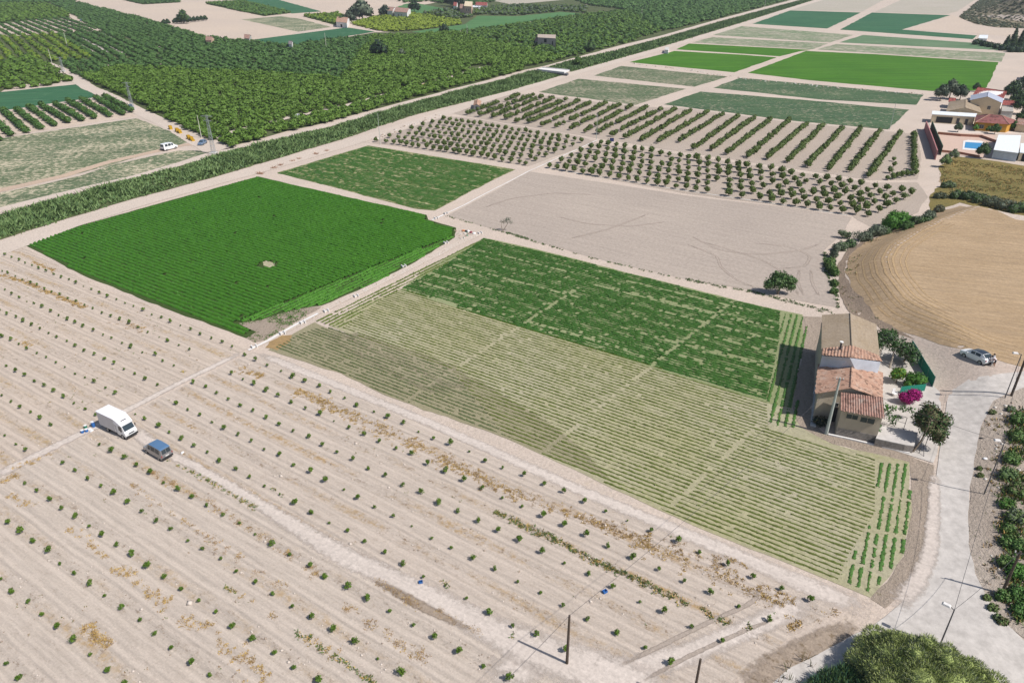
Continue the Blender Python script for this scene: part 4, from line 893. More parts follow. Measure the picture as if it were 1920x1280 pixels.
ve = np.concatenate([stroke([(838,405),(870,415),(895,421),(930,432),(975,445),(1100,482),(1280,524),(1430,551),(1495,566)], .35, 5), stroke([(1280,522),(1330,533),(1365,540)], .6, 8), stroke([(950,436),(990,448)], .5, 9), stroke([(1400,545),(1480,566),(1560,585)], .7, 7), stroke([(1547,470),(1548,507),(1567,552),(1572,580)], .6, 8), stroke([(1530,582),(1572,592)], .5, 6)])
tufts('weeds', ve, .25, .06, 7, [WEED, REED2], 'green weeds along the edge of the bare harrowed field', .15, .5)

# clods and small stones of the cloddy strips between the tree rows
def octa(seed):
    r = np.random.default_rng(seed); V = np.array([(1,0,0),(0,1,0),(-1,0,0),(0,-1,0),(0,0,.7),(0,0,-.3)], float)*r.uniform(.7, 1.3, (6, 3)); F = np.array([(0,1,4),(1,2,4),(2,3,4),(3,0,4),(1,0,5),(2,1,5),(3,2,5),(0,3,5)]); return V, F
CL1 = plain('pale_clod', (.56,.49,.43), .95, var=.1); CL2 = plain('brown_clod', (.33,.265,.21), .95, var=.2)
cv = []
for k in range(6): V, F_ = octa(k); cv.append((V, [F_], [np.full(8, k % 2)]))
def strip_pts(pts, dens, ref, ang, period):
    P = rnd_in(pts, dens); n = np.array([-math.sin(ang), math.cos(ang)]); d = np.abs(((P@n-np.array(ref)@n)/period+.5) % 1-.5)*2; q = P[(d > .45+rng.random(len(P))*.3)]
    v = np.sin(q[:,0]*.31+q[:,1]*.17)+np.sin(q[:,1]*.43-q[:,0]*.11)+np.sin(q[:,0]*.9)*.5; return q[v+rng.normal(0, .6, len(q)) > -.3]
P = np.concatenate([strip_pts([(-60,900),(240,785),(345,862),(640,1040),(940,1190),(1290,1330),(-60,1330)], 3.2, flat(448,937), ROWANG, 4.6), strip_pts([(250,775),(470,668),(1560,1125),(1400,1240),(1250,1320),(640,1030),(345,855)], 3.2, flat(740,965), R(145.6), 4.67), strip_pts([(-60,475),(44,466),(455,650),(240,765),(0,880),(-60,900)], 1.6, flat(320,605), ROWANG, 4.6)])
s = rng.gamma(2.2, .022, len(P))+.025
scatter('clods', cv, np.column_stack([P, ter(P)+s*.1]), np.column_stack([s, s, s*.8]), rng.uniform(0, 6.28, len(P)), [CL1, CL2], 'clods and little stones in the rough strips between the sapling rows')
# ------------------------------------------------------------------ buildings
class Thing:
    def __init__(s, name, loc, label, cat, group=None, kind=None):
        s.o = Vector(loc); s.e = empty(name, loc, 0, label, cat, group)
        if kind: s.e['kind'] = kind
    def part(s, name, mb, mats, parent=None, **k):
        return mb.build(name, mats, parent or s.e, origin=tuple(s.o), **k)
def tilemat(name, c1, c2, c3, sc=3.0):
    m, t, b = new_mat(name, .85, .2); g = NG(t); v = g.coord()
    vo = g.n('ShaderNodeTexVoronoi'); vo.inputs['Scale'].default_value = sc; g.l(v, vo.inputs['Vector'])
    sp = g.n('ShaderNodeSeparateColor'); g.l(vo.outputs['Color'], sp.inputs[0])
    base = g.mix(sp.outputs[0], c1, c2); base = g.mix(g.range(g.noise(v, .8, 4, .7), .5, .7), base, c3)
    base = g.mix(g.range(sp.outputs[1], .8, .9), base, tuple(x*.5 for x in c1))
    g.l(base, b.inputs['Base Color']); g.bump(g.noise(v, 9, 3), b, .5, .04); return m
TILE = tilemat('clay_roof_tiles', (.43,.27,.195), (.34,.20,.145), (.44,.33,.265))
TILED = tilemat('weathered_roof_tiles', (.36,.22,.175), (.27,.155,.125), (.34,.27,.23))
REDT = tilemat('red_roof_tiles', (.30,.085,.07), (.24,.065,.06), (.33,.12,.10), 1.5)
MAROON = tilemat('dark_red_roof_tiles', (.25,.10,.09), (.21,.08,.075), (.27,.13,.12), 1.5)
FIBRE = soil('weathered_corrugated_sheet', (.345,.28,.21), (.31,.245,.17), dry=(.40,.35,.29), ang=R(68), dry_amt=.5, streak=.45, big=.25, rough_scale=3, bump=.01)
FIBREG = plain('grey_corrugated_sheet', (.36,.34,.31), .85, var=.1, scale=.8)
BLUEG = plain('blue_grey_roof_sheet', (.36,.39,.47), .6, var=.08)
WHITES = plain('white_roof_sheet', (.72,.75,.77), .5, var=.06)
PLAST = plain('beige_render', (.46,.385,.295), .9, var=.10, scale=.7, c2=(.50,.43,.34))
PLASTW = plain('pale_blue_white_render', (.53,.565,.63), .9, var=.12, scale=.8)
PLASTG = plain('stained_grey_render', (.40,.39,.37), .9, var=.2, scale=1.5)
CREAM = plain('cream_render', (.60,.50,.35), .9, var=.08)
WHW = plain('white_wall', (.74,.72,.70), .9, var=.06)
ORANGE = plain('ochre_orange_wall', (.50,.26,.04), .9, var=.1)
PINKW = plain('brick_red_wall', (.36,.155,.155), .9, var=.14, scale=.8)
BRICKR = plain('brown_red_brick', (.34,.16,.11), .9, var=.2, scale=2)
PINK = plain('pink_render', (.62,.42,.32), .9, var=.08)
STONE = plain('rubble_masonry', (.30,.27,.245), .95, var=.35, scale=4, bump=.5)
DARK = plain('dark_opening', (.02,.02,.022), .6, var=.1)
GLASSD, _t, _b = new_mat('dark_glass', .12, .5); _b.inputs['Base Color'].default_value = (.03,.045,.055,1)
FRAME = plain('pale_frame', (.5,.5,.5), .6)
METD = plain('dark_metal', (.06,.06,.07), .5, metal=.4)
METG = plain('galvanised_steel', (.34,.37,.38), .5, metal=.5, scale=4)
CONC = plain('old_concrete', (.50,.49,.47), .9, var=.15, scale=2)
CONCW = plain('pale_concrete', (.66,.64,.62), .9, var=.1, scale=2)
def corr(mb, e0, e1, r1, r0, waves, amp, nv=6, step=0., mi=0, th=.06, jag=0.):
    """a roof slope: eave e0-e1, ridge r0-r1, waves running down the slope, closed below"""
    e0, e1, r1, r0 = map(Vector, (e0, e1, r1, r0)); nu = waves*4; n = (e1-e0).cross(r0-e0).normalized(); n = n if n.z > 0 else -n
    b = len(mb.v); 
    for lay in (0, 1):
        for j in range(nv+1):
            for i in range(nu+1):
                u = i/nu; v = j/nv; p = (e0.lerp(e1, u)).lerp(r0.lerp(r1, u), v)
                if j == 0 and jag: p = p+(e0-r0).normalized()*jag*((i//4)%2)*1.0
                p = p+n*(amp*math.sin(u*waves*2*math.pi)+(step*(j%2)) - (th if lay else 0)+random.uniform(-.2, .2)*amp)
                mb.v.append(tuple(p))
    W = nu+1; L2 = (nv+1)*W
    flip = (Vector(mb.v[b+1])-Vector(mb.v[b])).cross(Vector(mb.v[b+W])-Vector(mb.v[b])).dot(n) < 0
    def F(*f): mb.f.append(tuple(f[::-1] if flip else f)); mb.m.append(mi)
    for j in range(nv):
        for i in range(nu):
            a = b+j*W+i; F(a, a+1, a+W+1, a+W); a += L2; F(a, a+W, a+W+1, a+1)
    for i in range(nu):
        a = b+i; F(a, a+L2, a+L2+1, a+1); a = b+nv*W+i; F(a, a+1, a+L2+1, a+L2)
    for j in range(nv):
        a = b+j*W; F(a, a+W, a+W+L2, a+L2); a = b+j*W+nu; F(a, a+L2, a+W+L2, a+W)
    return mb
def gwalls(mb, FL, FR, BR, BL, ze, zr, ridge='d', z0=0.0, inset=.0):
    """walls with gables: ridge 'd' runs front to back, 'w' runs side to side, None is flat"""
    P = [Vector((p[0], p[1])) for p in (FL, FR, BR, BL)]
    if inset:
        c = sum(P, Vector((0,0)))/4; P = [p+(c-p).normalized()*inset for p in P]
    vs = [(p.x, p.y, z0) for p in P]+[(p.x, p.y, ze) for p in P]
    if ridge is None: return mb.add(vs, [(3,2,1,0),(4,5,6,7),(0,1,5,4),(1,2,6,5),(2,3,7,6),(3,0,4,7)])
    a, c = ((0,1),(3,2)) if ridge == 'd' else ((0,3),(1,2))
    m0 = (P[a[0]]+P[a[1]])/2; m1 = (P[c[0]]+P[c[1]])/2; vs += [(m0.x, m0.y, zr), (m1.x, m1.y, zr)]
    if ridge == 'd': fs = [(3,2,1,0),(0,1,5,8,4),(2,3,7,9,6),(1,2,6,5),(3,0,4,7),(4,8,9,7),(8,5,6,9)]
    else: fs = [(3,2,1,0),(3,0,4,8,7),(1,2,6,9,5),(0,1,5,4),(2,3,7,6),(4,5,9,8),(8,9,6,7)]
    return mb.add(vs, fs)
def wall_quad(mb, A, B, u0, u1, z0, z1, out, th=.04, mi=0):
    """a flat panel on the wall A->B (2-D points), pushed out by 'out' on its outer (right-hand) side"""
    A = Vector(A[:2]); B = Vector(B[:2]); d = (B-A).normalized(); n = Vector((d.y, -d.x)); p0 = A.lerp(B, u0)+n*out; p1 = A.lerp(B, u1)+n*out; q0 = p0-n*th; q1 = p1-n*th
    vs = [(p0.x,p0.y,z0),(p1.x,p1.y,z0),(p1.x,p1.y,z1),(p0.x,p0.y,z1),(q0.x,q0.y,z0),(q1.x,q1.y,z0),(q1.x,q1.y,z1),(q0.x,q0.y,z1)]
    return mb.add(vs, [(0,1,2,3),(5,4,7,6),(4,0,3,7),(1,5,6,2),(3,2,6,7),(4,5,1,0)], mi)
def window(T, A, B, u0, u1, z0, z1, frame=FRAME, parent=None, name='window'):
    m = MB(); d = .06/(Vector(B[:2])-Vector(A[:2])).length
    for a, b, c, e in ((u0-d,u1+d,z1,z1+.07),(u0-d,u1+d,z0-.07,z0),(u0-d,u0,z0,z1),(u1,u1+d,z0,z1),((u0+u1)/2-d*.3,(u0+u1)/2+d*.3,z0,z1)): wall_quad(m, A, B, a, b, c, e, .05, .09)
    f = T.part(name, m, frame, parent); g = MB(); wall_quad(g, A, B, u0, u1, z0, z1, .02, .05); T.part('pane', g, GLASSD, f); return f
def roof(T, FL, FR, BR, BL, ze, zr, ridge, mat, over=.25, waves=None, amp=.05, th=.08, gap=.10, nv=6, jag=0):
    P = [Vector((p[0], p[1])) for p in (FL, FR, BR, BL)]; c = sum(P, Vector((0,0)))/4
    mb = MB()
    if ridge == 'w': P = [P[1], P[2], P[3], P[0]]         # turn so that the ridge always runs 'front' to 'back'
    if ridge in ('d', 'w'):
        fl, fr, br, bl = P; dd = ((bl+br)/2-(fl+fr)/2).normalized()
        fl, fr = fl-dd*over, fr-dd*over; bl, br = bl+dd*over, br+dd*over; m0 = (fl+fr)/2; m1 = (bl+br)/2
        for (a, b_, ma, mb_) in ((fl, bl, m0, m1), (fr, br, m0, m1)):
            k = over/max((a-ma).length, .1); a2 = a+(a-ma)*k; b2 = b_+(b_-mb_)*k; dz = (zr-ze)*k
            w_ = waves or max(4, int((b2-a2).length/.45))
            corr(mb, (a2.x,a2.y,ze-dz+gap), (b2.x,b2.y,ze-dz+gap), (mb_.x,mb_.y,zr+gap), (ma.x,ma.y,zr+gap), w_, amp, nv, 0, 0, th, jag)
        r = T.part('roof', mb, mat)
        cp = MB(); cp.tube([(m0.x,m0.y,zr+gap+.03), (m1.x,m1.y,zr+gap+.03)], .11, 8); T.part('ridge_cap', cp, mat, r); return r
    if ridge == 'hip':
        fl, fr, br, bl = [p+(p-c).normalized()*over for p in P]; L = ((fr+br)/2-(fl+bl)/2); m0 = (fl+bl)/2+L*.34; m1 = (fl+bl)/2+L*.66; z = ze+gap-.1
        mb.add([(fl.x,fl.y,z),(fr.x,fr.y,z),(br.x,br.y,z),(bl.x,bl.y,z),(m0.x,m0.y,zr),(m1.x,m1.y,zr)], [(0,1,5,4),(1,2,5),(2,3,4,5),(3,0,4),(3,2,1,0)])
        r = T.part('roof', mb, mat); cp = MB()
        for a, b_ in ((fl, m0), (fr, m1), (br, m1), (bl, m0)): cp.tube([(a.x,a.y,z+.03),(b_.x,b_.y,zr+.03)], .12, 6)
        cp.tube([(m0.x,m0.y,zr+.03),(m1.x,m1.y,zr+.03)], .12, 6); T.part('ridge_cap', cp, TILE, r); return r
    return None
# --- the farmhouse by the striped field
A = [UP(1533,736,4.4), UP(1650,745,4.4), UP(1651,700,4.4), UP(1538,685,4.4)]
T = Thing('farmhouse', ((A[0]+A[1]+A[2]+A[3])/4).xy.to_3d(), 'old farmhouse of joined blocks under clay tile and tan corrugated roofs, beside the striped field', 'farmhouse')
m = MB(); gwalls(m, *A, 4.4, 5.6, 'd', inset=.25)
Bq = [UP(1542,655,6.4), UP(1647,668,6.4), UP(1641,609,6.4), UP(1543,592,6.4)]
wl_, wr_ = UP(1542,667,6.3), UP(1651,679,6.3); wm = UP(1594,672,7.3)
gwalls(m, *Bq, 6.4, 7.4, 'd', inset=.2)
C0, C1 = U(1566,815), U(1641,830); Cb0, Cb1 = UP(1579,737,4.9), UP(1651,748,4.6)
m.add([(C0.x,C0.y,0),(C1.x,C1.y,0),(Cb1.x,Cb1.y,0),(Cb0.x,Cb0.y,0),(C0.x,C0.y,4.0),(C1.x,C1.y,4.0),(Cb1.x,Cb1.y,4.75),(Cb0.x,Cb0.y,4.85)], [(3,2,1,0),(4,5,6,7),(0,1,5,4),(1,2,6,5),(2,3,7,6),(3,0,4,7)])
T.part('wall', m, PLAST)
m = MB(); d_ = (wr_-wl_).normalized(); n_ = Vector((-d_.y, d_.x, 0))*.3
vs = [(wl_.x,wl_.y,0),(wr_.x,wr_.y,0),(wr_.x,wr_.y,6.3),(wm.x,wm.y,7.35),(wl_.x,wl_.y,6.3)]; vs += [(a+n_.x, b+n_.y, c) for a, b, c in vs]
m.add(vs, [(0,1,2,3,4),(9,8,7,6,5),(0,5,6,1),(1,6,7,2),(2,7,8,3),(3,8,9,4),(4,9,5,0)]); g_ = T.part('gable_wall', m, PLASTW); g_['label'] = 'pale bluish white gable wall rising above the lower tile roof'
roof(T, *A, 4.4, 5.6, 'd', TILE, .3, 13, .06, .08, .12, 12, .08)
r = roof(T, *Bq, 6.4, 7.4, 'd', FIBRE, .15, 34, .035, .06, .12, 8); r['label'] = 'tan corrugated sheet roof of the rear block'
m = MB(); w2 = Vector((wm.x, wm.y, 7.47)); f2 = ((Bq[0]+Bq[1])/2).xy
corr(m, Vector((wl_.x-.2,wl_.y,6.5)), Vector((w2.x,w2.y,7.5)), Vector((f2.x,f2.y,7.62)), Vector((Bq[0].x,Bq[0].y,6.62)), 9, .05, 4)
corr(m, Vector((w2.x,w2.y,7.5)), Vector((wr_.x+.2,wr_.y,6.5)), Vector((Bq[1].x,Bq[1].y,6.62)), Vector((f2.x,f2.y,7.62)), 9, .05, 4); T.part('tile_coping', m, TILE)
m = MB(); o_ = (C0-Cb0); o_.z = 0; o_.normalize(); sd_ = (C1-C0).normalized()*.2
corr(m, Vector((C0.x,C0.y,4.08))+o_*.35-sd_, Vector((C1.x,C1.y,4.08))+o_*.35+sd_, Vector((Cb1.x,Cb1.y,4.95))+sd_, Vector((Cb0.x,Cb0.y,5.0))-sd_, 17, .06, 12, 0, 0, .08, .09); r = T.part('roof', m, TILED); r['label'] = 'lower lean-to roof of mottled clay tiles'
window(T, C0, C1, .15, .43, 2.9, 3.55, PLAST); window(T, C0, C1, .50, .84, 2.75, 3.5, PLAST)
m = MB(); wall_quad(m, C0, C1, 0.0, 1.0, 0, 1.15, .06, .1); T.part('plinth', m, STONE)
Aa, Ab = A[0].xy, A[1].xy; door = MB(); wall_quad(door, Aa, Ab, .30, .40, 0, 2.2, .0, .1); T.part('door', door, METD)
window(T, Aa, Ab, .33, .37, 2.5, 3.0)
m = MB(); c_ = UP(1573,662,6.6); m.tube([c_, c_+Vector((0,0,1.7))], .13, 8); ch = T.part('chimney', m, METD); m = MB(); m.tube([c_+Vector((0,0,1.7)), c_+Vector((0,0,1.85))], .26, 8); T.part('chimney_cap', m, CONCW, ch)
EE = []
# concrete ledge along the shadowed wall
m = MB(); a = U(1524,800); b = U(1546,606); d_ = (b-a).normalized(); nn = Vector((-d_.y, d_.x, 0))*.35
m.prism([(a-nn).xy, (a+nn).xy, (b+nn).xy, (b-nn).xy], 0, .25); tag(m.build('kerb', CONC), 'long grey concrete ledge along the shaded side of the farmhouse', 'kerb')
m = MB(); a = U(1534,806); b = U(1744,870); pts_ = [U(1553,815), U(1600,825), U(1645,836), U(1705,850)]
for p, q in zip(pts_[:-1], pts_[1:]):
    d_ = (q-p).normalized(); nn = Vector((-d_.y, d_.x, 0))*.14; m.prism([(p-nn).xy, (p+nn).xy, (q+nn).xy, (q-nn).xy], 0, .18)
tag(m.build('kerb', CONCW), 'pale low kerb along the front of the farmhouse and terrace', 'kerb')
# terrace with its retaining wall
tp = [UP(1651,798,1.15), UP(1721,811,1.15), UP(1714,836,1.15), UP(1697,834,1.15), UP(1642,822,1.15)]
T = Thing('terrace', tp[4].xy.to_3d(), 'raised white concrete terrace with a low stone front wall right of the farmhouse', 'terrace')
m = MB(); m.prism([p.xy for p in tp], 0, 1.08); T.part('stone_wall', m, STONE)
m = MB(); m.prism([p.xy for p in tp], 1.083, 1.2); T.part('slab', m, plain('terrace_concrete', (.50,.47,.44), .9, var=.15, scale=1))
T = Thing('garden_gate', U(1690,800), 'thin dark metal gate frame standing behind the white terrace', 'gate')
a, b = U(1677,800), U(1694,805); m = MB()
for p in (a, b): m.tube([p, p+Vector((0,0,1.9))], .04, 6)
m.tube([a+Vector((0,0,1.9)), b+Vector((0,0,1.9))], .035, 6); m.tube([a+Vector((0,0,1)), b+Vector((0,0,1))], .025, 6); T.part('gate_frame', m, METD)
m = MB(); a2 = U(1735,835); b2 = U(1746,815)
for p in (a2, b2): m.tube([p, p+Vector((0,0,1.3))], .04, 6)
for z in (1.3, .7): m.tube([a2+Vector((0,0,z)), b2+Vector((0,0,z))], .03, 6)
tag(m.build('railing', METD), 'small dark railing at the corner of the yard by the road', 'railing')
T = Thing('handrail', U(1730,855), 'bent dark tubular handrail at the near corner of the yard', 'handrail'); m = MB()
m.tube([U(1723,850), U(1723,850)+Vector((0,0,.9)), U(1728,847)+Vector((0,0,1.0)), U(1732,856)+Vector((0,0,.05))], .04, 6); T.part('tube', m, METD)
# green net fence
T = Thing('net_fence', U(1725,680), 'teal green netting fence around the farmhouse garden', 'fence')
NET = plain('green_net', (.012,.20,.14), .8, var=.12, scale=3)
fp_ = [U(1706,656), U(1716,672), U(1726,690), U(1737,708), U(1748,726)]; m = MB(); mp = MB()
for p, q in zip(fp_[:-1], fp_[1:]):
    nn = Vector((-(q-p).y, (q-p).x, 0)).normalized()*.02; m.prism([(p-nn).xy,(p+nn).xy,(q+nn).xy,(q-nn).xy], min(p.z, q.z)-.1, max(p.z, q.z)+1.75)
T.part('net', m, NET)
for p in fp_: mq = MB(); mq.tube([p, p+Vector((0,0,1.95))], .04, 6); T.part('post', mq, METG)
T = Thing('net_fence', U(1706,732), 'short piece of green netting behind the magenta bush', 'fence'); m = MB(); p, q = U(1686,738), U(1733,733); nn = Vector((0,.02,0))
m.prism([(p-nn).xy,(p+nn).xy,(q+nn).xy,(q-nn).xy], p.z-.1, q.z+1.2); T.part('net', m, NET)
for p in (U(1686,738), U(1710,735), U(1733,733)): mq = MB(); mq.tube([p, p+Vector((0,0,1.35))], .035, 6); T.part('post', mq, METG)
# white chair
c = U(1676,742); T = Thing('garden_chair', c, 'white plastic garden chair alone on the concrete yard', 'chair'); WP = plain('white_plastic', (.72,.72,.72), .4, var=.03)
m = MB(); m.box((c.x,c.y,c.z+.46), (.6,.58,.05), .4); T.part('seat', m, WP)
m = MB(); m.box((c.x-.10,c.y+.27,c.z+.78), (.58,.06,.6), .4); T.part('backrest', m, WP)
for dx, dy in ((-.25,-.24),(.25,-.24),(-.25,.24),(.25,.24)):
    m = MB(); x = dx*math.cos(.4)-dy*math.sin(.4); y = dx*math.sin(.4)+dy*math.cos(.4); m.tube([(c.x+x*1.1,c.y+y*1.1,c.z),(c.x+x,c.y+y,c.z+.45)], .03, 5); T.part('leg', m, WP)
for s in (-1, 1): m = MB(); m.box((c.x+s*.28*math.cos(.4),c.y+s*.28*math.sin(.4),c.z+.66), (.05,.5,.04), .4); T.part('armrest', m, WP)

# --- the hamlet at the right edge and the far houses
def simple_house(name, label, cat, px, ze, zr, ridge, wm_, rm, wins=(), over=.25, amp=.03, extra=None, group=None, waves=None):
    P = [UP(p[0], p[1], ze) for p in px]; c = sum(P, Vector((0,0,0)))/4; T = Thing(name, (c.x, c.y, float(ter((c.x, c.y))[0])), label, cat, group)
    m = MB(); gwalls(m, *P, ze, zr, ridge if ridge in ('d','w') else None, inset=.1, z0=float(ter((c.x, c.y))[0])-.2); T.part('wall', m, wm_)
    if ridge: roof(T, *P, ze, zr, ridge, rm, over, waves, amp)
    else:
        m = MB(); Q = [Vector((p.x, p.y))+(Vector((p.x, p.y))-c.xy).normalized()*over for p in P]; m.prism(Q, ze+.01, ze+.2); T.part('roof', m, rm)
    for (side, u0, u1, z0, z1, kind) in wins:
        a, b = (P[0], P[1]) if side == 'f' else ((P[3], P[0]) if side == 'l' else (P[1], P[2]))
        if kind == 'w': window(T, a, b, u0, u1, z0, z1)
        else: mm = MB(); wall_quad(mm, a, b, u0, u1, z0, z1, .02, .05); T.part('door' if kind == 'd' else 'opening', mm, METD if kind == 'd' else DARK)
    return T
simple_house('house', 'ochre orange house with dark red hipped roof behind the swimming pool', 'house', [(1831,229),(1890,233),(1905,227),(1830,217)], 3.0, 5.0, 'hip', ORANGE, MAROON, [('f',.13,.27,.9,2.1,'w'),('f',.5,.58,0,2.1,'d'),('f',.72,.84,1,2,'w')], .5)
simple_house('carport', 'long low flat-roofed outbuilding, half grey and half white roof, left of the orange house', 'outbuilding', [(1748,215),(1828,220),(1831,214),(1749,209)], 3.0, 3.0, None, CREAM, WHITES, [('f',.12,.50,.3,2.4,'o'),('f',.6,.67,.2,2.2,'d'),('f',.8,.87,.2,2.2,'d')], .2)
simple_house('barn', 'tan roofed low barn behind the long flat outbuilding', 'barn', [(1775,209),(1840,212),(1835,198),(1782,191)], 3.0, 4.6, 'd', CREAM, FIBRE, [], .2)
simple_house('house', 'tall cream house with a blue grey gabled roof in the middle of the hamlet', 'house', [(1820,188),(1878,193),(1880,185),(1822,179)], 5.2, 7.0, 'd', CREAM, BLUEG, [('f',.15,.3,2.4,3.6,'w'),('f',.6,.7,2.4,3.6,'w')], .3)
simple_house('house', 'long house with bright red roof at the back of the hamlet', 'house', [(1824,180),(1881,184),(1886,177),(1840,166)], 4.2, 6.0, 'w', WHW, REDT, [], .3)
simple_house('shed', 'small shed with red roof right of the blue grey roofed house', 'shed', [(1880,197),(1902,198),(1903,190),(1881,189)], 3.2, 4.0, 'w', WHW, REDT, [], .2)
simple_house('shed', 'grey flat-roofed shed behind the orange house', 'shed', [(1878,209),(1900,210),(1898,199),(1879,198)], 2.6, 2.6, None, PLASTG, FIBREG, [], .15)
simple_house('garage', 'white garage with a pale flat roof beside the swimming pool', 'garage', [(1863,282),(1909,288),(1914,255),(1872,254)], 2.5, 2.5, None, plain('pale_blue_wall', (.45,.52,.58), .8), WHITES, [], .15)
simple_house('canopy', 'white flat canopy touching the right edge beside the white garage', 'canopy', [(1912,287),(1975,294),(1975,272),(1914,270)], 2.4, 2.4, None, CREAM, WHITES, [('f',.1,.9,.1,2.2,'o')], .1)
simple_house('warehouse', 'white building cut by the right edge above the hamlet', 'building', [(1914,165),(1985,172),(1985,138),(1922,134)], 3.0, 3.0, None, WHW, WHITES, [], .1)
simple_house('greenhouse', 'small white greenhouse at the end of the hedge by the dark cypresses', 'greenhouse', [(1835,72),(1851,73),(1852,66),(1838,66)], 3.0, 3.8, 'w', WHITES, WHITES, [], .2)
simple_house('shed', 'brown red roofed lean-to right of the orange house', 'shed', [(1906,233),(1930,236),(1934,226),(1910,223)], 2.6, 3.6, 'w', CREAM, TILED, [], .2)
simple_house('shed', 'small red tiled hut beside the tan roofed barn', 'shed', [(1779,191),(1790,192),(1791,186),(1781,185)], 2.6, 3.4, 'w', WHW, REDT, [], .2)
# boundary walls
def wall_line(name, label, pts, h, th, mat, cap=None, cat='wall'):
    T = Thing(name, pts[0], label, cat); m = MB()
    for p, q in zip(pts[:-1], pts[1:]):
        nn = Vector((-(q-p).y, (q-p).x, 0)).normalized()*th/2; m.prism([(p-nn).xy,(p+nn).xy,(q+nn).xy,(q-nn).xy], min(p.z,q.z)-.3, max(p.z,q.z)+h)
    T.part('wall', m, mat)
    if cap:
        m = MB()
        for p, q in zip(pts[:-1], pts[1:]):
            nn = Vector((-(q-p).y, (q-p).x, 0)).normalized()*(th/2+.06); m.prism([(p-nn).xy,(p+nn).xy,(q+nn).xy,(q-nn).xy], max(p.z,q.z)+h+.003, max(p.z,q.z)+h+.12)
        T.part('coping', m, cap)
    return T
wall_line('boundary_wall', 'high brick red boundary wall left of the pool terrace', [U(1733,243), U(1743,270), U(1753,300)], 2.9, .3, PINKW)
wall_line('hedge_screen', 'dark green screen along the top of the red boundary wall', [U(1744,243), U(1754,269), U(1763,291)], 2.9, .25, plain('dark_green_screen', (.02,.06,.035), .9), None, 'screen')
wall_line('garden_wall', 'low brown red wall between the upper terrace and the pool', [U(1758,252), U(1800,256), U(1840,258), U(1868,268)], .8, .3, BRICKR, PINK)
wall_line('garden_wall', 'brown wall with railing along the near side of the pool terrace', [U(1763,285), U(1800,289), U(1836,296)], .7, .25, BRICKR)
E('terrace_floor', [(1745,240),(1868,246),(1862,270),(1868,298),(1836,296),(1763,286),(1752,262)], plain('pink_paving', (.52,.38,.31), .9, var=.08), .05, .05, 3)
E('terrace_floor', [(1740,226),(1830,232),(1900,236),(1925,245),(1925,252),(1868,252),(1800,250),(1748,247)], plain('pale_paving', (.56,.48,.42), .9, var=.08), .055, .05, 3)
T = Thing('swimming_pool', U(1824,272), 'small rectangular swimming pool with bright blue water and white edge', 'swimming pool')
pe = [U(1804,281), U(1846,284), U(1846,268), U(1840,265), U(1815,263), U(1806,265)]; m = MB(); m.prism([p.xy for p in pe], 0, .12); T.part('pool_edge', m, CONCW)
POOL, _t, _b = new_mat('pool_water', .08, .5); _b.inputs['Base Color'].default_value = (.005,.23,.50,1)
pw = [U(1808,278), U(1840,281), U(1841,269), U(1810,267)]; m = MB(); m.prism([p.xy for p in pw], .124, .14); T.part('water', m, POOL)
# far houses
simple_house('house', 'pale ruined farmhouse with tall roofless walls amid the grove', 'house', [(1008,71),(1042,73),(1042,66),(1008,65)], 5.6, 5.6, None, plain('pinkish_grey_wall', (.42,.36,.34), .9), plain('ruin_top', (.40,.33,.28), .9), [('f',.36,.5,3.0,5.2,'o'),('f',.8,.86,1.5,4,'o')], .0)
simple_house('outhouse', 'pinkish tiled lean-to in front of the ruined farmhouse', 'outbuilding', [(1003,77),(1034,78),(1036,72),(1008,71)], 2.6, 4.0, 'w', WHW, TILED, [('f',.6,.7,.3,2,'o')], .3)
simple_house('house', 'white farmhouse with faded red roof behind the yellow green grove', 'house', [(739,22),(763,24),(770,17),(747,15)], 6.0, 8.0, 'w', WHW, REDT if False else TILED, [('f',.3,.36,2,4,'w'),('f',.55,.6,2,4,'w')], .4)
simple_house('house', 'narrow white house left of the faded red roofed farmhouse', 'house', [(726,20),(736,21),(742,16),(732,15)], 6.0, 8.0, 'w', WHW, TILED, [], .4)
simple_house('house', 'white cottage with orange tile roof beside tall grey trees', 'house', [(630,41),(650,43),(655,35),(636,33)], 4.2, 6.4, 'w', WHW, TILE, [('f',.4,.55,.3,2.6,'o')], .4)
simple_house('house', 'tall peach coloured house at the top edge', 'house', [(870,12),(884,13),(886,4),(872,3)], 9, 9, None, PINK, CREAM, [('f',.3,.4,5,7,'w'),('f',.6,.7,5,7,'w')], .2)
simple_house('house', 'lower peach house with tile roof left of the tall one', 'house', [(862,16),(872,17),(874,9),(864,8)], 6, 8, 'w', PINK, TILED, [], .3)
simple_house('shed', 'little red roofed white shed left of the peach houses', 'shed', [(850,11),(856,12),(858,6),(852,5)], 5, 7, 'w', WHW, REDT, [], .3)
simple_house('warehouse', 'long low white building with red roof right of the peach houses', 'building', [(892,10),(913,11),(914,5),(893,4)], 4.5, 6, 'w', WHW, REDT, [], .3)
simple_house('shed', 'white flat shed below the long red roof', 'shed', [(882,14),(900,14),(903,11),(886,11)], 3.4, 3.4, None, WHITES, WHITES, [], .2)
simple_house('shed', 'tiny red tiled field shed at the left corner of the pale field', 'shed', [(386,76),(396,76),(401,71),(388,70)], 2.8, 4.2, 'w', PINK, REDT if False else TILED, [], .3)
simple_house('shed', 'tiny grey walled shed with red roof at the edge of the pale field', 'shed', [(458,72),(467,73),(471,67),(460,66)], 2.8, 4.2, 'w', PLASTG, TILED, [], .3)
simple_house('shed', 'tiny white hut at the near end of the bluish green field', 'shed', [(541,83),(547,84),(549,79),(543,78)], 3.0, 4.2, 'w', WHW, plain('grey_roof', (.2,.18,.18), .9), [], .3)
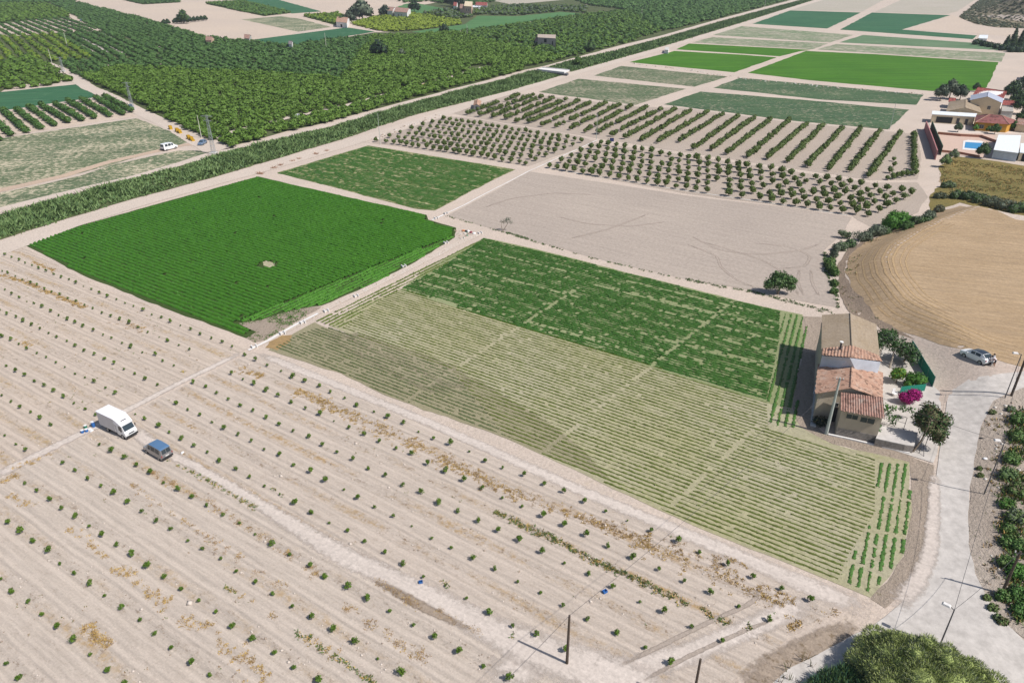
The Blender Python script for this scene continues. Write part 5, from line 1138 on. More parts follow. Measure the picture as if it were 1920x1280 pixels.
simple_house('pump_house', 'little pump house with orange tile roof beside the canal road', 'hut', [(888,198),(900,199),(902,190),(890,189)], 1.9, 2.5, 'd', CONC, TILE, [('f',.3,.6,.1,1.5,'d')], .2)
simple_house('pump_house', 'small pale hut beside the far bright green field', 'hut', [(1246,94),(1253,95),(1255,90),(1248,89)], 2.0, 2.0, None, WHW, CONC, [], .1)
# the bridge over the canal
T = Thing('bridge', U(1040,138), 'low pale concrete bridge across the reedy canal', 'bridge'); m = MB()
bp = [U(1006,136), U(1016,132), U(1068,137), U(1058,142)]; m.prism([p.xy for p in bp], 1.0, 1.35); T.part('deck', m, CONCW)
m = MB(); m.prism([U(1012,137.5).xy, U(1014,136).xy, U(1066,141).xy, U(1063,143).xy], -.5, .997); T.part('abutment', m, plain('dark_grey_concrete', (.12,.12,.13), .7))  # concrete in a darker grey below the deck
for a, b in ((U(1006,136), U(1058,142)), (U(1016,132), U(1068,137))):
    m = MB(); nn = Vector((0,.12,0)); m.prism([(a-nn).xy,(b-nn).xy,(b+nn).xy,(a+nn).xy], 1.353, 1.75); T.part('parapet', m, CONCW)
# ------------------------------------------------------------------ vehicles
def paint(name, c, metal=.3, rough=.3):
    m, t, b = new_mat(name, rough, .5); b.inputs['Base Color'].default_value = (*c, 1); b.inputs['Metallic'].default_value = metal; b.inputs['Coat Weight'].default_value = .5; return m
TYRE = plain('rubber', (.02,.02,.02), .9); RIM = plain('wheel_rim', (.35,.35,.36), .4, metal=.6)
PW = paint('white_paint', (.78,.79,.80), 0); PG = paint('grey_silver_paint', (.27,.27,.28), .5); PB = paint('faded_blue_roof_paint', (.085,.17,.30), .0, .45); PDK = paint('black_roof_paint', (.025,.032,.045), .1)
PBG = paint('blue_grey_paint', (.16,.24,.36), .3); LAMP = plain('lamp_glass', (.6,.6,.58), .2); RLAMP = plain('red_lamp', (.3,.02,.02), .3); BLK = plain('black_trim', (.03,.03,.03), .7); PLATE = plain('white_number_plate', (.7,.7,.68), .5)
def loft(mb, st, mi=0):
    """st: (x, z bottom, z belt, z roof, half width, half roof width)"""
    n = 9; b = len(mb.v)
    for x, zb, zt, zr, w_, wr in st:
        ring = [(w_*.93, zb), (w_, zb+(zt-zb)*.35), (w_*.98, zt), (wr, zr), (0, zr+.03)]
        ring = ring+[(-a, z) for a, z in ring[:-1][::-1]]
        mb.v += [(x, a, z) for a, z in ring]
    for i in range(len(st)-1):
        for k in range(n): mb.f.append((b+i*n+k, b+i*n+(k+1)%n, b+(i+1)*n+(k+1)%n, b+(i+1)*n+k)); mb.m.append(mi)
    mb.f.append(tuple(b+k for k in range(n-1, -1, -1))); mb.f.append(tuple(b+(len(st)-1)*n+k for k in range(n))); mb.m += [mi, mi]
def interp_st(st, x):
    for a, b in zip(st[:-1], st[1:]):
        if (a[0]-x)*(b[0]-x) <= 0: t = (x-a[0])/((b[0]-a[0]) or 1); return [p+(q-p)*t for p, q in zip(a, b)]
def place(root, p_rear, p_front, wb, width, side, zoff=0):
    """put the thing so that its wheels on the visible side touch the two points"""
    d = (p_front-p_rear); L = d.xy.length; yaw = math.atan2(d.y, d.x); s = L/wb; nrm = Vector((-math.sin(yaw), math.cos(yaw), 0))*(width/2*s)*side
    root.location = (p_rear+p_front)/2+nrm; root.location.z = min(p_rear.z, p_front.z)+zoff; root.rotation_euler = (0, math.asin(max(-.2, min(.2, -(d.z)/max(L, .1)))), yaw); root.scale = (s, s, s)
def wheels(root, xs, w_, r):
    for x in xs:
        for s in (-1, 1):
            m = MB(); m.tube([(x, s*(w_-.2), r), (x, s*w_, r)], r, 14); wh = m.build('wheel', BLK, root)
            m = MB(); m.tube([(x, s*(w_-.18), r), (x, s*(w_+.01), r)], r*1.02, 14, cap=False); m.build('tyre', TYRE, wh)
            m = MB(); m.tube([(x, s*(w_+.005), r), (x, s*(w_+.03), r)], r*.6, 10); m.build('rim', RIM, wh)
def side_glass(root, st, spans, dz=(.08,.07), name='side_window'):
    for x0, x1 in spans:
        for s in (-1, 1):
            q = []
            for x, lo in ((x0,1),(x1,1),(x1,0),(x0,0)):
                a = interp_st(st, x); zb, zr, w_, wr = a[2]+dz[0], a[3]-dz[1], a[4]*.98, a[5]
                def at(z): t = (z-a[2])/max(a[3]-a[2], .01); return w_+(wr-w_)*t
                z = zb if lo else max(zr, zb+.02); q.append((x, s*(at(z)+.02), z))
            m = MB(); m.add(q+[(a, b-s*.03, c) for a, b, c in q], [(0,1,2,3),(7,6,5,4),(0,4,5,1),(1,5,6,2),(2,6,7,3),(3,7,4,0)]); m.build(name, GLASSD, root)
def end_glass(root, st, i, j, name, inset=.12, split=False, lift=.025):
    a, b = st[i], st[j]      # a at belt, b at the roof
    sgn = 1 if a[0] > b[0] else -1
    halves = ((-1, -.06), (.06, 1)) if split else ((-1, 1),)
    for y0, y1 in halves:
        q = []
        for t, ys in ((.1, (y0, y1)), (.92, (y1, y0))):
            x = a[0]+(b[0]-a[0])*t; z = a[3]+(b[3]-a[3])*t; w_ = (a[5]+(b[5]-a[5])*t)-inset
            for y in ys: q.append((x+sgn*lift, y*w_, z+lift+.02))
        m = MB(); m.add(q+[(a_-sgn*.04, b_, c-.04) for a_, b_, c in q], [(0,1,2,3),(7,6,5,4),(0,4,5,1),(1,5,6,2),(2,6,7,3),(3,7,4,0)]); m.build(name, GLASSD, root)
def lamps(root, x, y, z, sz, mat, name):
    for s in (-1, 1): m = MB(); m.box((x, s*y, z), sz); m.build(name, mat, root)
def car(kind, label, cat, body, roofm=None, group=None):
    r = empty(kind, (0,0,0), 0, label, cat, group)
    if cat == 'van' or kind == 'minivan':
        st = [(2.15,.35,.62,.64,.72,.60),(2.1,.28,.80,.82,.82,.70),(1.35,.25,.98,1.02,.86,.72),(.72,.25,1.02,1.72,.87,.70),(-.2,.25,1.02,1.80,.87,.73),(-1.75,.25,1.02,1.78,.87,.72),(-2.0,.28,1.0,1.70,.86,.70),(-2.12,.35,.9,.98,.83,.74)]
        wx, wr_ = (1.35, -1.35), .32
    elif kind == 'suv':
        st = [(2.15,.42,.72,.74,.74,.60),(2.08,.30,.86,.90,.86,.72),(1.25,.28,1.0,1.06,.90,.74),(.45,.28,1.04,1.52,.90,.66),(-.3,.28,1.06,1.62,.90,.68),(-1.35,.28,1.06,1.56,.90,.66),(-1.95,.32,1.04,1.14,.87,.70),(-2.12,.42,.88,.94,.83,.66)]
        wx, wr_ = (1.3, -1.32), .35
    else:
        st = [(2.05,.40,.62,.64,.70,.56),(1.98,.28,.78,.82,.82,.68),(1.15,.25,.92,.97,.85,.70),(.40,.25,.95,1.38,.86,.62),(-.5,.25,.96,1.46,.86,.64),(-1.3,.25,.96,1.40,.86,.62),(-1.85,.3,.93,1.0,.84,.66),(-2.02,.4,.8,.85,.80,.62)]
        wx, wr_ = (1.25, -1.25), .31
    m = MB(); loft(m, st); m.build('body', body, r, smooth_=False, bevel=.02)
    if roofm:
        m = MB(); q0, q1 = [s for s in st if s[3]-s[2] > .3][0], [s for s in st if s[3]-s[2] > .3][-1]; mids = [s for s in st if s[3]-s[2] > .3]
        b = 0; vs = []
        for s in mids: vs += [(s[0], s[5]-.03, s[3]+.015), (s[0], 0, s[3]+.045), (s[0], -s[5]+.03, s[3]+.015)]
        n = len(mids); vs += [(a, b_, c-.012) for a, b_, c in vs]; fs = []
        for i in range(n-1):
            for k in (0, 1): a = i*3+k; fs += [(a, a+1, a+4, a+3), (a+3*n, a+3*n+3, a+3*n+4, a+3*n+1)]
        m.add(vs, fs); m.build('roof_panel', roofm, r)
    if cat == 'van' or kind == 'minivan': side_glass(r, st, ((.55,1.05) if False else (.25,.78),(-.75,.10),(-1.72,-.90))); end_glass(r, st, 2, 3, 'windscreen'); end_glass(r, st, -1, -2, 'rear_window', .14, True)
    elif kind == 'suv': side_glass(r, st, ((-.25,.40),(-1.15,-.35))); end_glass(r, st, 2, 3, 'windscreen', .06); end_glass(r, st, -2, -3, 'rear_window', .08)
    else: side_glass(r, st, ((-.35,.35),(-1.2,-.45))); end_glass(r, st, 2, 3, 'windscreen', .06); end_glass(r, st, -2, -3, 'rear_window', .08)
    wheels(r, wx, .86 if kind != 'suv' else .90, wr_)
    fx = st[1][0]; rx = st[-1][0]
    lamps(r, fx+.02, .62, .70, (.08,.26,.14), LAMP, 'headlight'); lamps(r, rx+.03, .74, .86, (.08,.12,.28), RLAMP, 'tail_light')
    m = MB(); m.box((fx+.07,0,.42), (.12,1.5,.2)); m.build('bumper', BLK if kind != 'car' else body, r); m = MB(); m.box((rx-.03,0,.45), (.14,1.55,.22)); m.build('bumper', BLK, r)
    for s in (-1, 1): m = MB(); m.box((.78,s*.99,1.08), (.1,.16,.14)); m.build('mirror', body, r)
    m = MB(); m.box((rx-.02,0,.72), (.03,.5,.12)); m.build('number_plate', PLATE, r)
    return r
r = car('minivan', 'grey silver minivan with a faded blue roof parked near the box truck', 'van', PG, PB)
place(r, U(298,863.5), U(275.5,850.5), 2.7, 1.74, -1)
r = car('suv', 'white compact SUV with a black roof parked on the dirt lot by two people', 'car', PW, PDK)
place(r, U(1836,682.5), U(1806.5,669), 2.62, 1.8, -1, .02)
r = car('minivan', 'white passenger van on the reddish track beside the weedy field', 'van', PW)
place(r, U(314,283), U(330,279), 2.7, 1.74, 1)
for (px, py, yaw, lab, sc) in ((380,271,-92,'blue grey car facing the camera beside the lattice pylon',1.0),(246,203,-60,'blue grey car parked at the foot of the farther lattice pylon',1.0),(153,40,-50,'tiny blue car on the pale track between the groves',1.15),(560,220,20,'small white blue car on the path along the citrus grove',.85)):
    r = car('car', lab, 'car', PBG if 'blue' in lab and 'white' not in lab else PW, None); r.location = U(px, py); r.rotation_euler = (0,0,R(yaw)); r.scale = (sc,)*3
# box truck
r = empty('box_truck', (0,0,0), 0, 'white box truck with a sloping streamlined cab parked on the dirt track', 'truck')
BOXG = plain('greyish_white_panel', (.60,.58,.58), .6, var=.07); ROOFW = plain('bright_white_roof', (.80,.80,.82), .5, var=.05, c2=(.70,.70,.74))  # box sides and rear door greyer than the white roof
m = MB(); m.box((-1.0,0,1.72), (3.9,2.06,2.0)); m.build('cargo_box', BOXG, r, bevel=.04)
m = MB(); m.box((-1.0,0,2.765), (3.98,2.12,.08)); m.build('box_roof', ROOFW, r)
fa = [(0.95,2.80,1.03),(1.35,2.66,1.0),(2.35,2.10,.93)]; m = MB(); vs = []
for x, z, w_ in fa: vs += [(x,w_,z),(x,-w_,z)]
vs += [(2.35,.93,1.95),(2.35,-.93,1.95),(.955,1.03,1.95),(.955,-1.03,1.95)]
m.add(vs, [(0,2,3,1),(2,4,5,3),(4,6,7,5),(6,8,9,7),(8,0,1,9),(8,6,4,2,0),(1,3,5,7,9)]); m.build('cab_fairing', ROOFW, r)
m = MB(); sa, sb = Vector((1.75,0,2.455)), Vector((1.87,0,2.39)); m.add([(1.75,.42,2.46),(1.75,-.42,2.46),(1.87,-.42,2.393),(1.87,.42,2.393),(1.75,.42,2.40),(1.75,-.42,2.40),(1.87,-.42,2.33),(1.87,.42,2.33)], [(0,3,2,1),(4,5,6,7),(0,1,5,4),(1,2,6,5),(2,3,7,6),(3,0,4,7)]); m.build('roof_vent', BLK, r)
stc = [(2.98,.42,.74,.78,.88,.80),(2.92,.34,.98,1.04,.92,.84),(2.80,.34,1.10,1.16,.93,.84),(2.34,.34,1.14,1.98,.93,.82),(1.0,.34,1.14,1.99,.93,.86)]
m = MB(); loft(m, stc); m.build('cab', PW, r, bevel=.015); end_glass(r, stc, 2, 3, 'windscreen', .05); side_glass(r, stc, ((1.55,2.28),), (.04,.10))
wheels(r, (2.15,-1.35), .95, .36); m = MB(); m.box((-.6,0,.55), (4.4,.9,.22)); m.build('chassis', BLK, r)
m = MB(); m.box((3.04,0,.50), (.14,1.8,.24)); m.build('bumper', BLK, r); lamps(r, 2.97, .68, .84, (.08,.28,.16), LAMP, 'headlight'); m = MB(); m.box((2.985,0,.84), (.05,.9,.14)); m.build('grille', BLK, r)
for s in (-1, 1): m = MB(); m.box((2.45,s*1.12,1.45), (.08,.1,.36)); m.tube([(2.45,s*.9,1.3),(2.45,s*1.1,1.4)], .02, 5); m.build('mirror', BLK, r)
m = MB(); m.box((-2.96,0,1.7), (.05,1.8,1.8)); m.build('rear_door', BOXG, r)
pn, pr = U(238.5,827), U(188.5,802.5); d_ = pn-pr; sx_ = d_.xy.length/6.25; yw_ = math.atan2(d_.y, d_.x); sy_, sz_ = sx_*.98, sx_*1.10
nrm_ = Vector((-math.sin(yw_), math.cos(yw_), 0)); q_ = pn-d_.normalized()*3.05*sx_+nrm_*.98*sy_
r.location = (q_.x, q_.y, 0); r.rotation_euler = (0,0,yw_); r.scale = (sx_, sy_, sz_)

# ------------------------------------------------------------------ people
def skin_person(name, label, loc, yaw, joints, edges, radii, mats_by, parts, h=1.75):
    r = empty('person', loc, yaw, label, 'person')
    me = bpy.data.meshes.new('body'); me.from_pydata([tuple(j) for j in joints], edges, []); o = bpy.data.objects.new('body', me); C.objects.link(o)
    md = o.modifiers.new('s', 'SKIN'); md.use_smooth_shade = True
    for v, q in zip(me.skin_vertices[0].data, radii): v.radius = (q, q)
    me.skin_vertices[0].data[0].use_root = True
    sb = o.modifiers.new('u', 'SUBSURF'); sb.levels = 1; sb.render_levels = 1
    dg = bpy.context.evaluated_depsgraph_get(); dg.update(); m2 = bpy.data.meshes.new_from_object(o.evaluated_get(dg)); o.modifiers.clear(); o.data = m2
    for m in mats_by[0]: m2.materials.append(m)
    for p in m2.polygons: p.material_index = mats_by[1](p.center)
    o.parent = r; o.scale = (h/1.75,)*3
    for nm, mb, mt in parts: q = mb.build(nm, mt, r); q.scale = (h/1.75,)*3
    return r
SKIN = plain('skin', (.42,.24,.16), .6, var=.05); HAIR = plain('dark_hair', (.025,.018,.015), .8); GREYC = plain('grey_blue_clothes', (.30,.32,.36), .9); BLACKC = plain('black_clothes', (.02,.02,.025), .9); WHC = plain('white_clothes', (.70,.62,.62), .9); SHOE = plain('white_shoes', (.75,.74,.7), .6)
def head(c, f):
    m = MB(); n = 10
    for j in range(7):
        a = math.pi*j/6; rr = .098*math.sin(a)+.004; z = .125*math.cos(a)
        for k in range(n): t = 2*math.pi*k/n; m.v.append((c[0]+rr*math.cos(t)*1.1+.01*(a > 1.8), c[1]+rr*math.sin(t)*.88, c[2]-z))
    for j in range(6):
        for k in range(n): m.f.append((j*n+k, j*n+(k+1)%n, (j+1)*n+(k+1)%n, (j+1)*n+k)); m.m.append(0)
    m.box((c[0]+f*.115, c[1], c[2]-.01), (.03,.025,.04)); 
    for s in (-1, 1): m.box((c[0], c[1]+s*.095, c[2]), (.03,.02,.055))
    h_ = MB()
    for j in range(4):
        a = math.pi*.55*j/3; rr = .112*math.sin(a)+.003; z = .14*math.cos(a)
        for k in range(n): t = 2*math.pi*k/n; h_.v.append((c[0]-f*.02+rr*math.cos(t)*1.1, c[1]+rr*math.sin(t)*.92, c[2]+z))
    for j in range(3):
        for k in range(n): h_.f.append((j*n+k, (j+1)*n+k, (j+1)*n+(k+1)%n, j*n+(k+1)%n)); h_.m.append(0)
    return [('face', m, SKIN), ('hair', h_, HAIR)]
def hands(c, f=1, s=1):
    m = MB(); x, y, z = c; m.box((x, y, z), (.09,.035,.09))
    for k, (dz, L) in enumerate(((.035,.075),(.012,.085),(-.012,.08),(-.034,.062))): m.tube([(x+.04*f, y, z+dz), (x+.04*f+L*.6, y-.01*s, z+dz-.015), (x+.04*f+L, y-.03*s, z+dz-.03)], [.010,.009,.007], 5)
    m.tube([(x-.01, y-.01*s, z+.04), (x+.04*f, y-.05*s, z+.06)], [.012,.009], 5); return ('hand', m, SKIN)
# standing, leaning slightly towards the boot of the car
J = [(0,0,.95),(0,0,1.15),(.04,0,1.42),(.07,0,1.52),(0,.1,.90),(.02,.12,.50),(-.03,.12,.08),(.12,.12,.04),(0,-.1,.90),(.10,-.12,.50),(.08,-.12,.08),(.22,-.12,.04),(.04,.19,1.40),(.16,.24,1.14),(.38,.20,1.06),(.04,-.19,1.40),(.20,-.24,1.16),(.42,-.18,1.10)]
Ed = [(0,1),(1,2),(2,3),(0,4),(4,5),(5,6),(6,7),(0,8),(8,9),(9,10),(10,11),(2,12),(12,13),(13,14),(2,15),(15,16),(16,17)]
Rd = [.15,.135,.15,.05,.10,.065,.045,.04,.10,.065,.045,.04,.065,.048,.032,.065,.048,.032]
pa = U(1859,685); sv_ = U(1836,682)-pa; yw = math.atan2((U(1806,669)-U(1836,683)).y, (U(1806,669)-U(1836,683)).x)
def mfa(c): return 1 if c.z < .11 else (2 if (c.z < 1.16 and c.x > .3) or c.z > 1.5 else 0)
skin_person('person', 'person in loose grey blue clothes standing at the back of the white SUV', pa, yw+.25, J, Ed, Rd, ([GREYC, SHOE, SKIN], mfa), head((.10,0,1.63), 1)+[hands((.42,.20,1.05)), hands((.46,-.18,1.09), 1, -1)], 1.95)
# bending forward
J2 = [(0,0,.92),(.10,0,1.10),(.34,0,1.28),(.43,0,1.31),(0,.1,.88),(-.02,.13,.50),(-.06,.13,.08),(.09,.13,.04),(0,-.1,.88),(.14,-.14,.50),(.10,-.15,.08),(.24,-.15,.04),(.33,.19,1.24),(.42,.22,.98),(.58,.16,.80),(.33,-.19,1.24),(.44,-.22,.98),(.60,-.14,.82)]
def mfb(c): return 2 if c.z < .1 else (0 if (c.z > 1.02 and c.x < .6) else (1 if c.z > .55 and c.x < .3 else 3))
pb = U(1863.5,687)
skin_person('person', 'person in a pale top and black shorts bending forward behind the white SUV', pb, yw+.5, J2, Ed, Rd, ([WHC, BLACKC, SHOE, SKIN], mfb), head((.53,0,1.38), 1)+[hands((.62,.16,.79)), hands((.64,-.14,.81), 1, -1)], 1.95)
# ------------------------------------------------------------------ poles, lamps, wires
WOOD = plain('dark_wood', (.085,.065,.05), .9, scale=5, var=.3); GREYP = plain('weathered_green_grey_pole', (.40,.43,.40), .8, scale=4)
CONP = plain('pale_concrete_pole', (.55,.54,.46), .85, scale=3)
def height_to(b, px, py):
    """height at which a point above b reaches the photo row py"""
    v = (py-640)/FPX; k = (ST+v*CT)/(CT-v*ST); return HC-b.y*k-b.z
TOPS = {}
def pole(key, px, py, ty, label, mat, r0=.14, r1=.09, name='utility_pole', cat='pole', lean=None, arm=False, h=None):
    b = U(px, py); h = h or height_to(b, px, ty); T = Thing(name, b, label, cat); m = MB(); t = b+Vector((0,0,h))
    if lean: q = UP(lean, ty, b.z+h); t = Vector((q.x, q.y, b.z+h))
    m.tube([b-Vector((0,0,.3)), b.lerp(t, .5), t], [r0, (r0+r1)/2, r1], 8); T.part('shaft', m, mat)
    if arm:
        m = MB(); m.tube([t+Vector((-.45,.1,-.25)), t+Vector((.45,-.1,-.25))], .045, 5); T.part('crossarm', m, METD)
        for s in (-1, 0, 1): m = MB(); m.tube([t+Vector((.4*s,-.09*s,-.2)), t+Vector((.4*s,-.09*s,-.02))], .05, 6); T.part('insulator', m, CONCW)
    TOPS[key] = t; return T, b, t
pole('house', 1549, 813, 708, 'tapered pale grey green pole rising in front of the farmhouse gable', GREYP, .24, .12, arm=True)
pole('centre', 1063, 1243, 1153, 'dark wooden utility pole standing alone among the saplings', WOOD, .14, .10)
pole('bottom', 1297, 1325, 1235, 'dark wooden pole cut off by the bottom edge', WOOD, .14, .10)
pole('right', 1878, 1113, 1033, 'dark wooden pole among the green shrubs right of the road', WOOD, .15, .10, arm=True)
pole('tall', 1896, 742, 640, 'thick dark wooden pole beside the street lamp, cut by the right edge', WOOD, .17, .13)
def lamp(key, px, py, ty, label, adx):
    T, b, t = pole(key, px, py, ty, label, METG if False else plain('dark_steel_'+key, (.10,.10,.11), .5), .075, .05, 'street_lamp', 'street lamp')
    m = MB(); d = Vector((adx[0], adx[1], 0)); m.tube([t-Vector((0,0,.1)), t+d*.5+Vector((0,0,.12))], .035, 6); a = T.part('arm', m, METD)
    c = t+d*.85+Vector((0,0,.14)); m = MB(); m.box(c, (.75,.42,.16), math.atan2(d.y, d.x), taper=.7); hd = T.part('lamp_head', m, CONCW, bevel=.03)
    m = MB(); m.box(c-Vector((0,0,.10)), (.5,.3,.04), math.atan2(d.y, d.x)); T.part('lamp_glass', m, LAMP, hd)
lamp('l1', 1763, 1207, 1142, 'street lamp at the road fork rising out of the big feathery bush', (-.6,.5)); lamp('l2', 1845, 926, 828, 'street lamp on the right verge beside the straight road', (-.9,.15)); lamp('l3', 1884, 746, 664, 'street lamp at the bend beside the thick dark pole', (-.9,.15))
for px, py, ty, lab, mt, w_ in ((713,271,213,'thin grey pole at the left corner of the dotted orchard',GREYP,.1),(1118,262,213,'thin pale pole at the edge between the young orchards',GREYP,.1),(1668,243,193,'thin pole at the corner of the far mottled field',GREYP,.1),(378,259,216,'thin pale green pole behind the blue grey car',CONP,.14),(97,117,92,'pale pole among the yellow green rows',CONP,.16),(126,86,62,'pale pole behind the yellow green rows',CONP,.18),(612,93,62,'pale pole rising out of the citrus grove',CONP,.16),(876,69,46,'pale pole beside the smooth meadow',CONP,.15),(1433,18,-8,'thin pole beside the far canal road',CONP,.18),(1203,31,14,'pale pole in the far dark grove',CONP,.18),(570,63,49,'thin pole by the pale fallow field',CONP,.14),(467,72,57,'thin pole behind the tiny grey shed',CONP,.14)):
    pole('p%d' % px, px, py, ty, lab, mt, w_, w_*.6)
def tower(px, py, ty, label):
    b = U(px, py); h = height_to(b, px, ty); T = Thing('lattice_pylon', b, label, 'pylon'); m = MB(); w0, w1 = .75, .28
    def cor(z, k): w_ = w0+(w1-w0)*z/h; a = math.pi/4+k*math.pi/2; return b+Vector((w_*math.cos(a), w_*math.sin(a), z))
    for k in range(4): m.tube([cor(0,k), cor(h,k)], .06, 4)
    n = 9
    for i in range(n):
        z0, z1 = h*i/n, h*(i+1)/n
        for k in range(4): m.tube([cor(z0,k), cor(z1,(k+1)%4)], .03, 4); m.tube([cor(z1,k), cor(z1,(k+1)%4)], .03, 4)
    T.part('mast', m, METG)
    for z, L in ((h-.2, 1.9), (h-1.6, 1.3)): m = MB(); m.tube([b+Vector((-L,.3,z)), b+Vector((L,-.3,z))], .07, 4); m.tube([b+Vector((-L,.3,z)), b+Vector((0,0,z+.5)), b+Vector((L,-.3,z))], .03, 4); T.part('crossarm', m, METG)
    m = MB(); m.box(b+Vector((0,0,.25)), (2.0,2.0,.7)); T.part('footing', m, CONC)
tower(401, 289, 217, 'steel lattice pylon at the track corner beside the blue grey car'); tower(249, 206, 155, 'farther steel lattice pylon on the edge of the dirt track'); tower(119, 135, 108, 'small distant lattice pylon at the bend of the track')
def wire(name, label, a, b, sag, r=.018, side=0):
    m = MB(); pts = []
    for i in range(17): t = i/16; p = a.lerp(b, t); p.z -= sag*4*t*(1-t); pts.append(p)
    m.tube(pts, r, 4); tag(m.build(name, METD), label, 'wire')
off = Vector((760/1.0, 0, 0)); o_ = UP(705,1500,8.0)
wire('overhead_wire', 'thin wire from the lone wooden pole towards the farmhouse pole', TOPS['centre'], TOPS['house']-Vector((0,0,.2)), 1.0)
wire('overhead_wire', 'thin wire leaving the lone wooden pole towards the bottom edge', TOPS['centre'], o_, .5)
wire('overhead_wire', 'thin wire between the road fork lamp and the lamp on the straight road', TOPS['l1'], TOPS['l2'], .8)
wire('overhead_wire', 'thin wire from the right wooden pole to the lamp at the road fork', TOPS['right'], TOPS['l1'], .4)
wire('overhead_wire', 'thin wire across the road from the farmhouse pole to the lamp on the straight road', TOPS['house'], TOPS['l2'], .6)
wire('overhead_wire', 'thin wire between the lamp on the straight road and the lamp at the bend', TOPS['l2'], TOPS['l3'], .6)

# ------------------------------------------------------------------ single trees and shrubs
def tree(name, label, cat, base, trunks, blobs, n, leaf, mats, bark=BARK, inner=None, group=None, thin=.6):
    T = Thing(name, base, label, cat, group); b = Vector(base)
    if trunks:
        m = MB()
        for pts, r in trunks:
            P = [b+Vector(p) for p in pts]; m.tube(P, [r*(1-.65*i/(len(P)-1)) for i in range(len(P))], 7)
        for c, r in blobs[:8]: p0 = b+Vector(trunks[0][0][-1]); m.tube([p0, b+Vector(c)], [trunks[0][1]*.4, .02], 5)
        T.part('trunk', m, bark)
    V, F = leaf_cloud(rng.integers(1e6), n, leaf, blobs); m1 = np.zeros(len(F), int); m1[rng.random(len(F)) < .5] = 1
    VV = [V]; FF = [F]; MI = [m1]
    if inner:
        for c, r in blobs:
            v, f = ICO[2]; w_ = v*(1+rng.normal(0, .12, (len(v), 1)))*r*inner+np.array(c); tri = f+sum(len(q) for q in VV); VV.append(w_); FF.append(tri); MI.append(np.zeros(len(f), int))
    o = mesh_np('crown', np.concatenate(VV), FF, mats, T.e, MI); return T
def blobs_in(n, sx, sy, sz, z0, r0, r1, seed):
    r = np.random.default_rng(seed); out = []
    for i in range(n):
        a = r.uniform(0, 6.28); q = math.sqrt(r.random()); out.append(((sx*q*math.cos(a), sy*q*math.sin(a), z0+sz*r.random()*(1-.5*q)), r.uniform(r0, r1)))
    return out
FIG = leafy('fig_leaves', (.035,.095,.02), (.06,.13,.03), (.02,.055,.012), scale=.6); FIG2 = leafy('fig_leaf_tips', (.09,.15,.06), (.12,.18,.07), (.05,.09,.03), scale=.6)
TAM = leafy('feathery_olive_leaves', (.31,.38,.12), (.36,.42,.15), (.23,.29,.09), scale=.5); TAM2 = leafy('feathery_pale_leaves', (.36,.40,.18), (.40,.43,.20), (.27,.31,.13), scale=.5)
TEALR = leafy('bluish_reed_leaves', (.05,.13,.075), (.08,.17,.10), (.03,.08,.05), scale=.8); BRT = leafy('bright_green_leaves', (.06,.17,.02), (.09,.22,.03), (.035,.11,.015), scale=.6)
MAG = plain('magenta_flowers', (.28,.008,.13), .8, scale=3, var=.3); TWIG = plain('grey_twigs', (.30,.28,.26), .9, var=.2); RUST = leafy('brownish_foliage', (.15,.11,.06), (.10,.13,.05), (.08,.06,.035), scale=.8); GRG = leafy('grey_green_foliage', (.10,.13,.08), (.14,.17,.11), (.06,.08,.05), scale=.5)
DKG = leafy('very_dark_foliage', (.012,.03,.02), (.02,.045,.025), (.008,.02,.014), scale=.3)
tree('fig_tree', 'broad fig tree on the edge of the bare harrowed field', 'tree', U(1458,552), [([(0,0,-.1),(.1,0,.8),(.2,.1,1.8)], .22), ([(0,0,0),(-.5,.1,1.1)], .12)], [((-.3,0,2.5),1.5),((1.3,.3,2.4),1.4),((-1.7,.2,2.1),1.2),((.3,.1,3.5),1.2),((2.1,0,1.7),1.0),((-.7,.5,3.2),1.2),((1.6,-.2,3.0),1.0),((-2.2,0,1.9),.8),((2.6,.2,2.6),.7),((-.9,0,4.1),.6)], 2600, .17, [FIG, FIG2], BARK, .62)
tree('small_tree', 'sparse nearly bare little tree beside the road at the harrowed field corner', 'tree', U(943,433), [([(0,0,-.1),(-.35,0,1.1),(-.3,0,2.0)], .08), ([(0,0,0),(.7,.1,1.1),(1.1,.1,1.8)], .09)], [((-.4,0,2.2),.4),((.3,0,2.3),.6),((1.1,.1,2.4),.7),((1.9,.1,2.0),.5),((.9,0,2.9),.5),((1.5,0,2.8),.4)], 330, .09, [OLV, OLV2], BARK)
tree('large_shrub', 'big bright green bush at the end of the dotted orchard', 'bush', U(1672,430), None, [((-.5,0,1.5),2.0),((1.5,.5,1.8),2.1),((3.2,.8,1.5),1.9),((.5,1.0,2.6),1.6),((4.4,1.2,1.1),1.4),((2.2,.8,2.8),1.3),((-1.3,.3,1.1),1.3)], 3600, .2, [BRT, LG], BARK, .75)
tree('shrub', 'dark green bush right of the big bright bush', 'bush', U(1722,420), None, [((0,0,.8),1.2),((1.6,.4,.8),1.1),((-1.2,0,.9),1.1),((2.8,1,.7),.9)], 1200, .18, [CITD, GRG], BARK, .7)
tree('shrub', 'grey green bush left of the big bright bush', 'bush', U(1642,442), None, [((0,0,1.2),1.5),((1.2,.3,1.0),1.2),((-1.2,-.2,1.0),1.1)], 1500, .16, [GRG, OLV], BARK, .7)
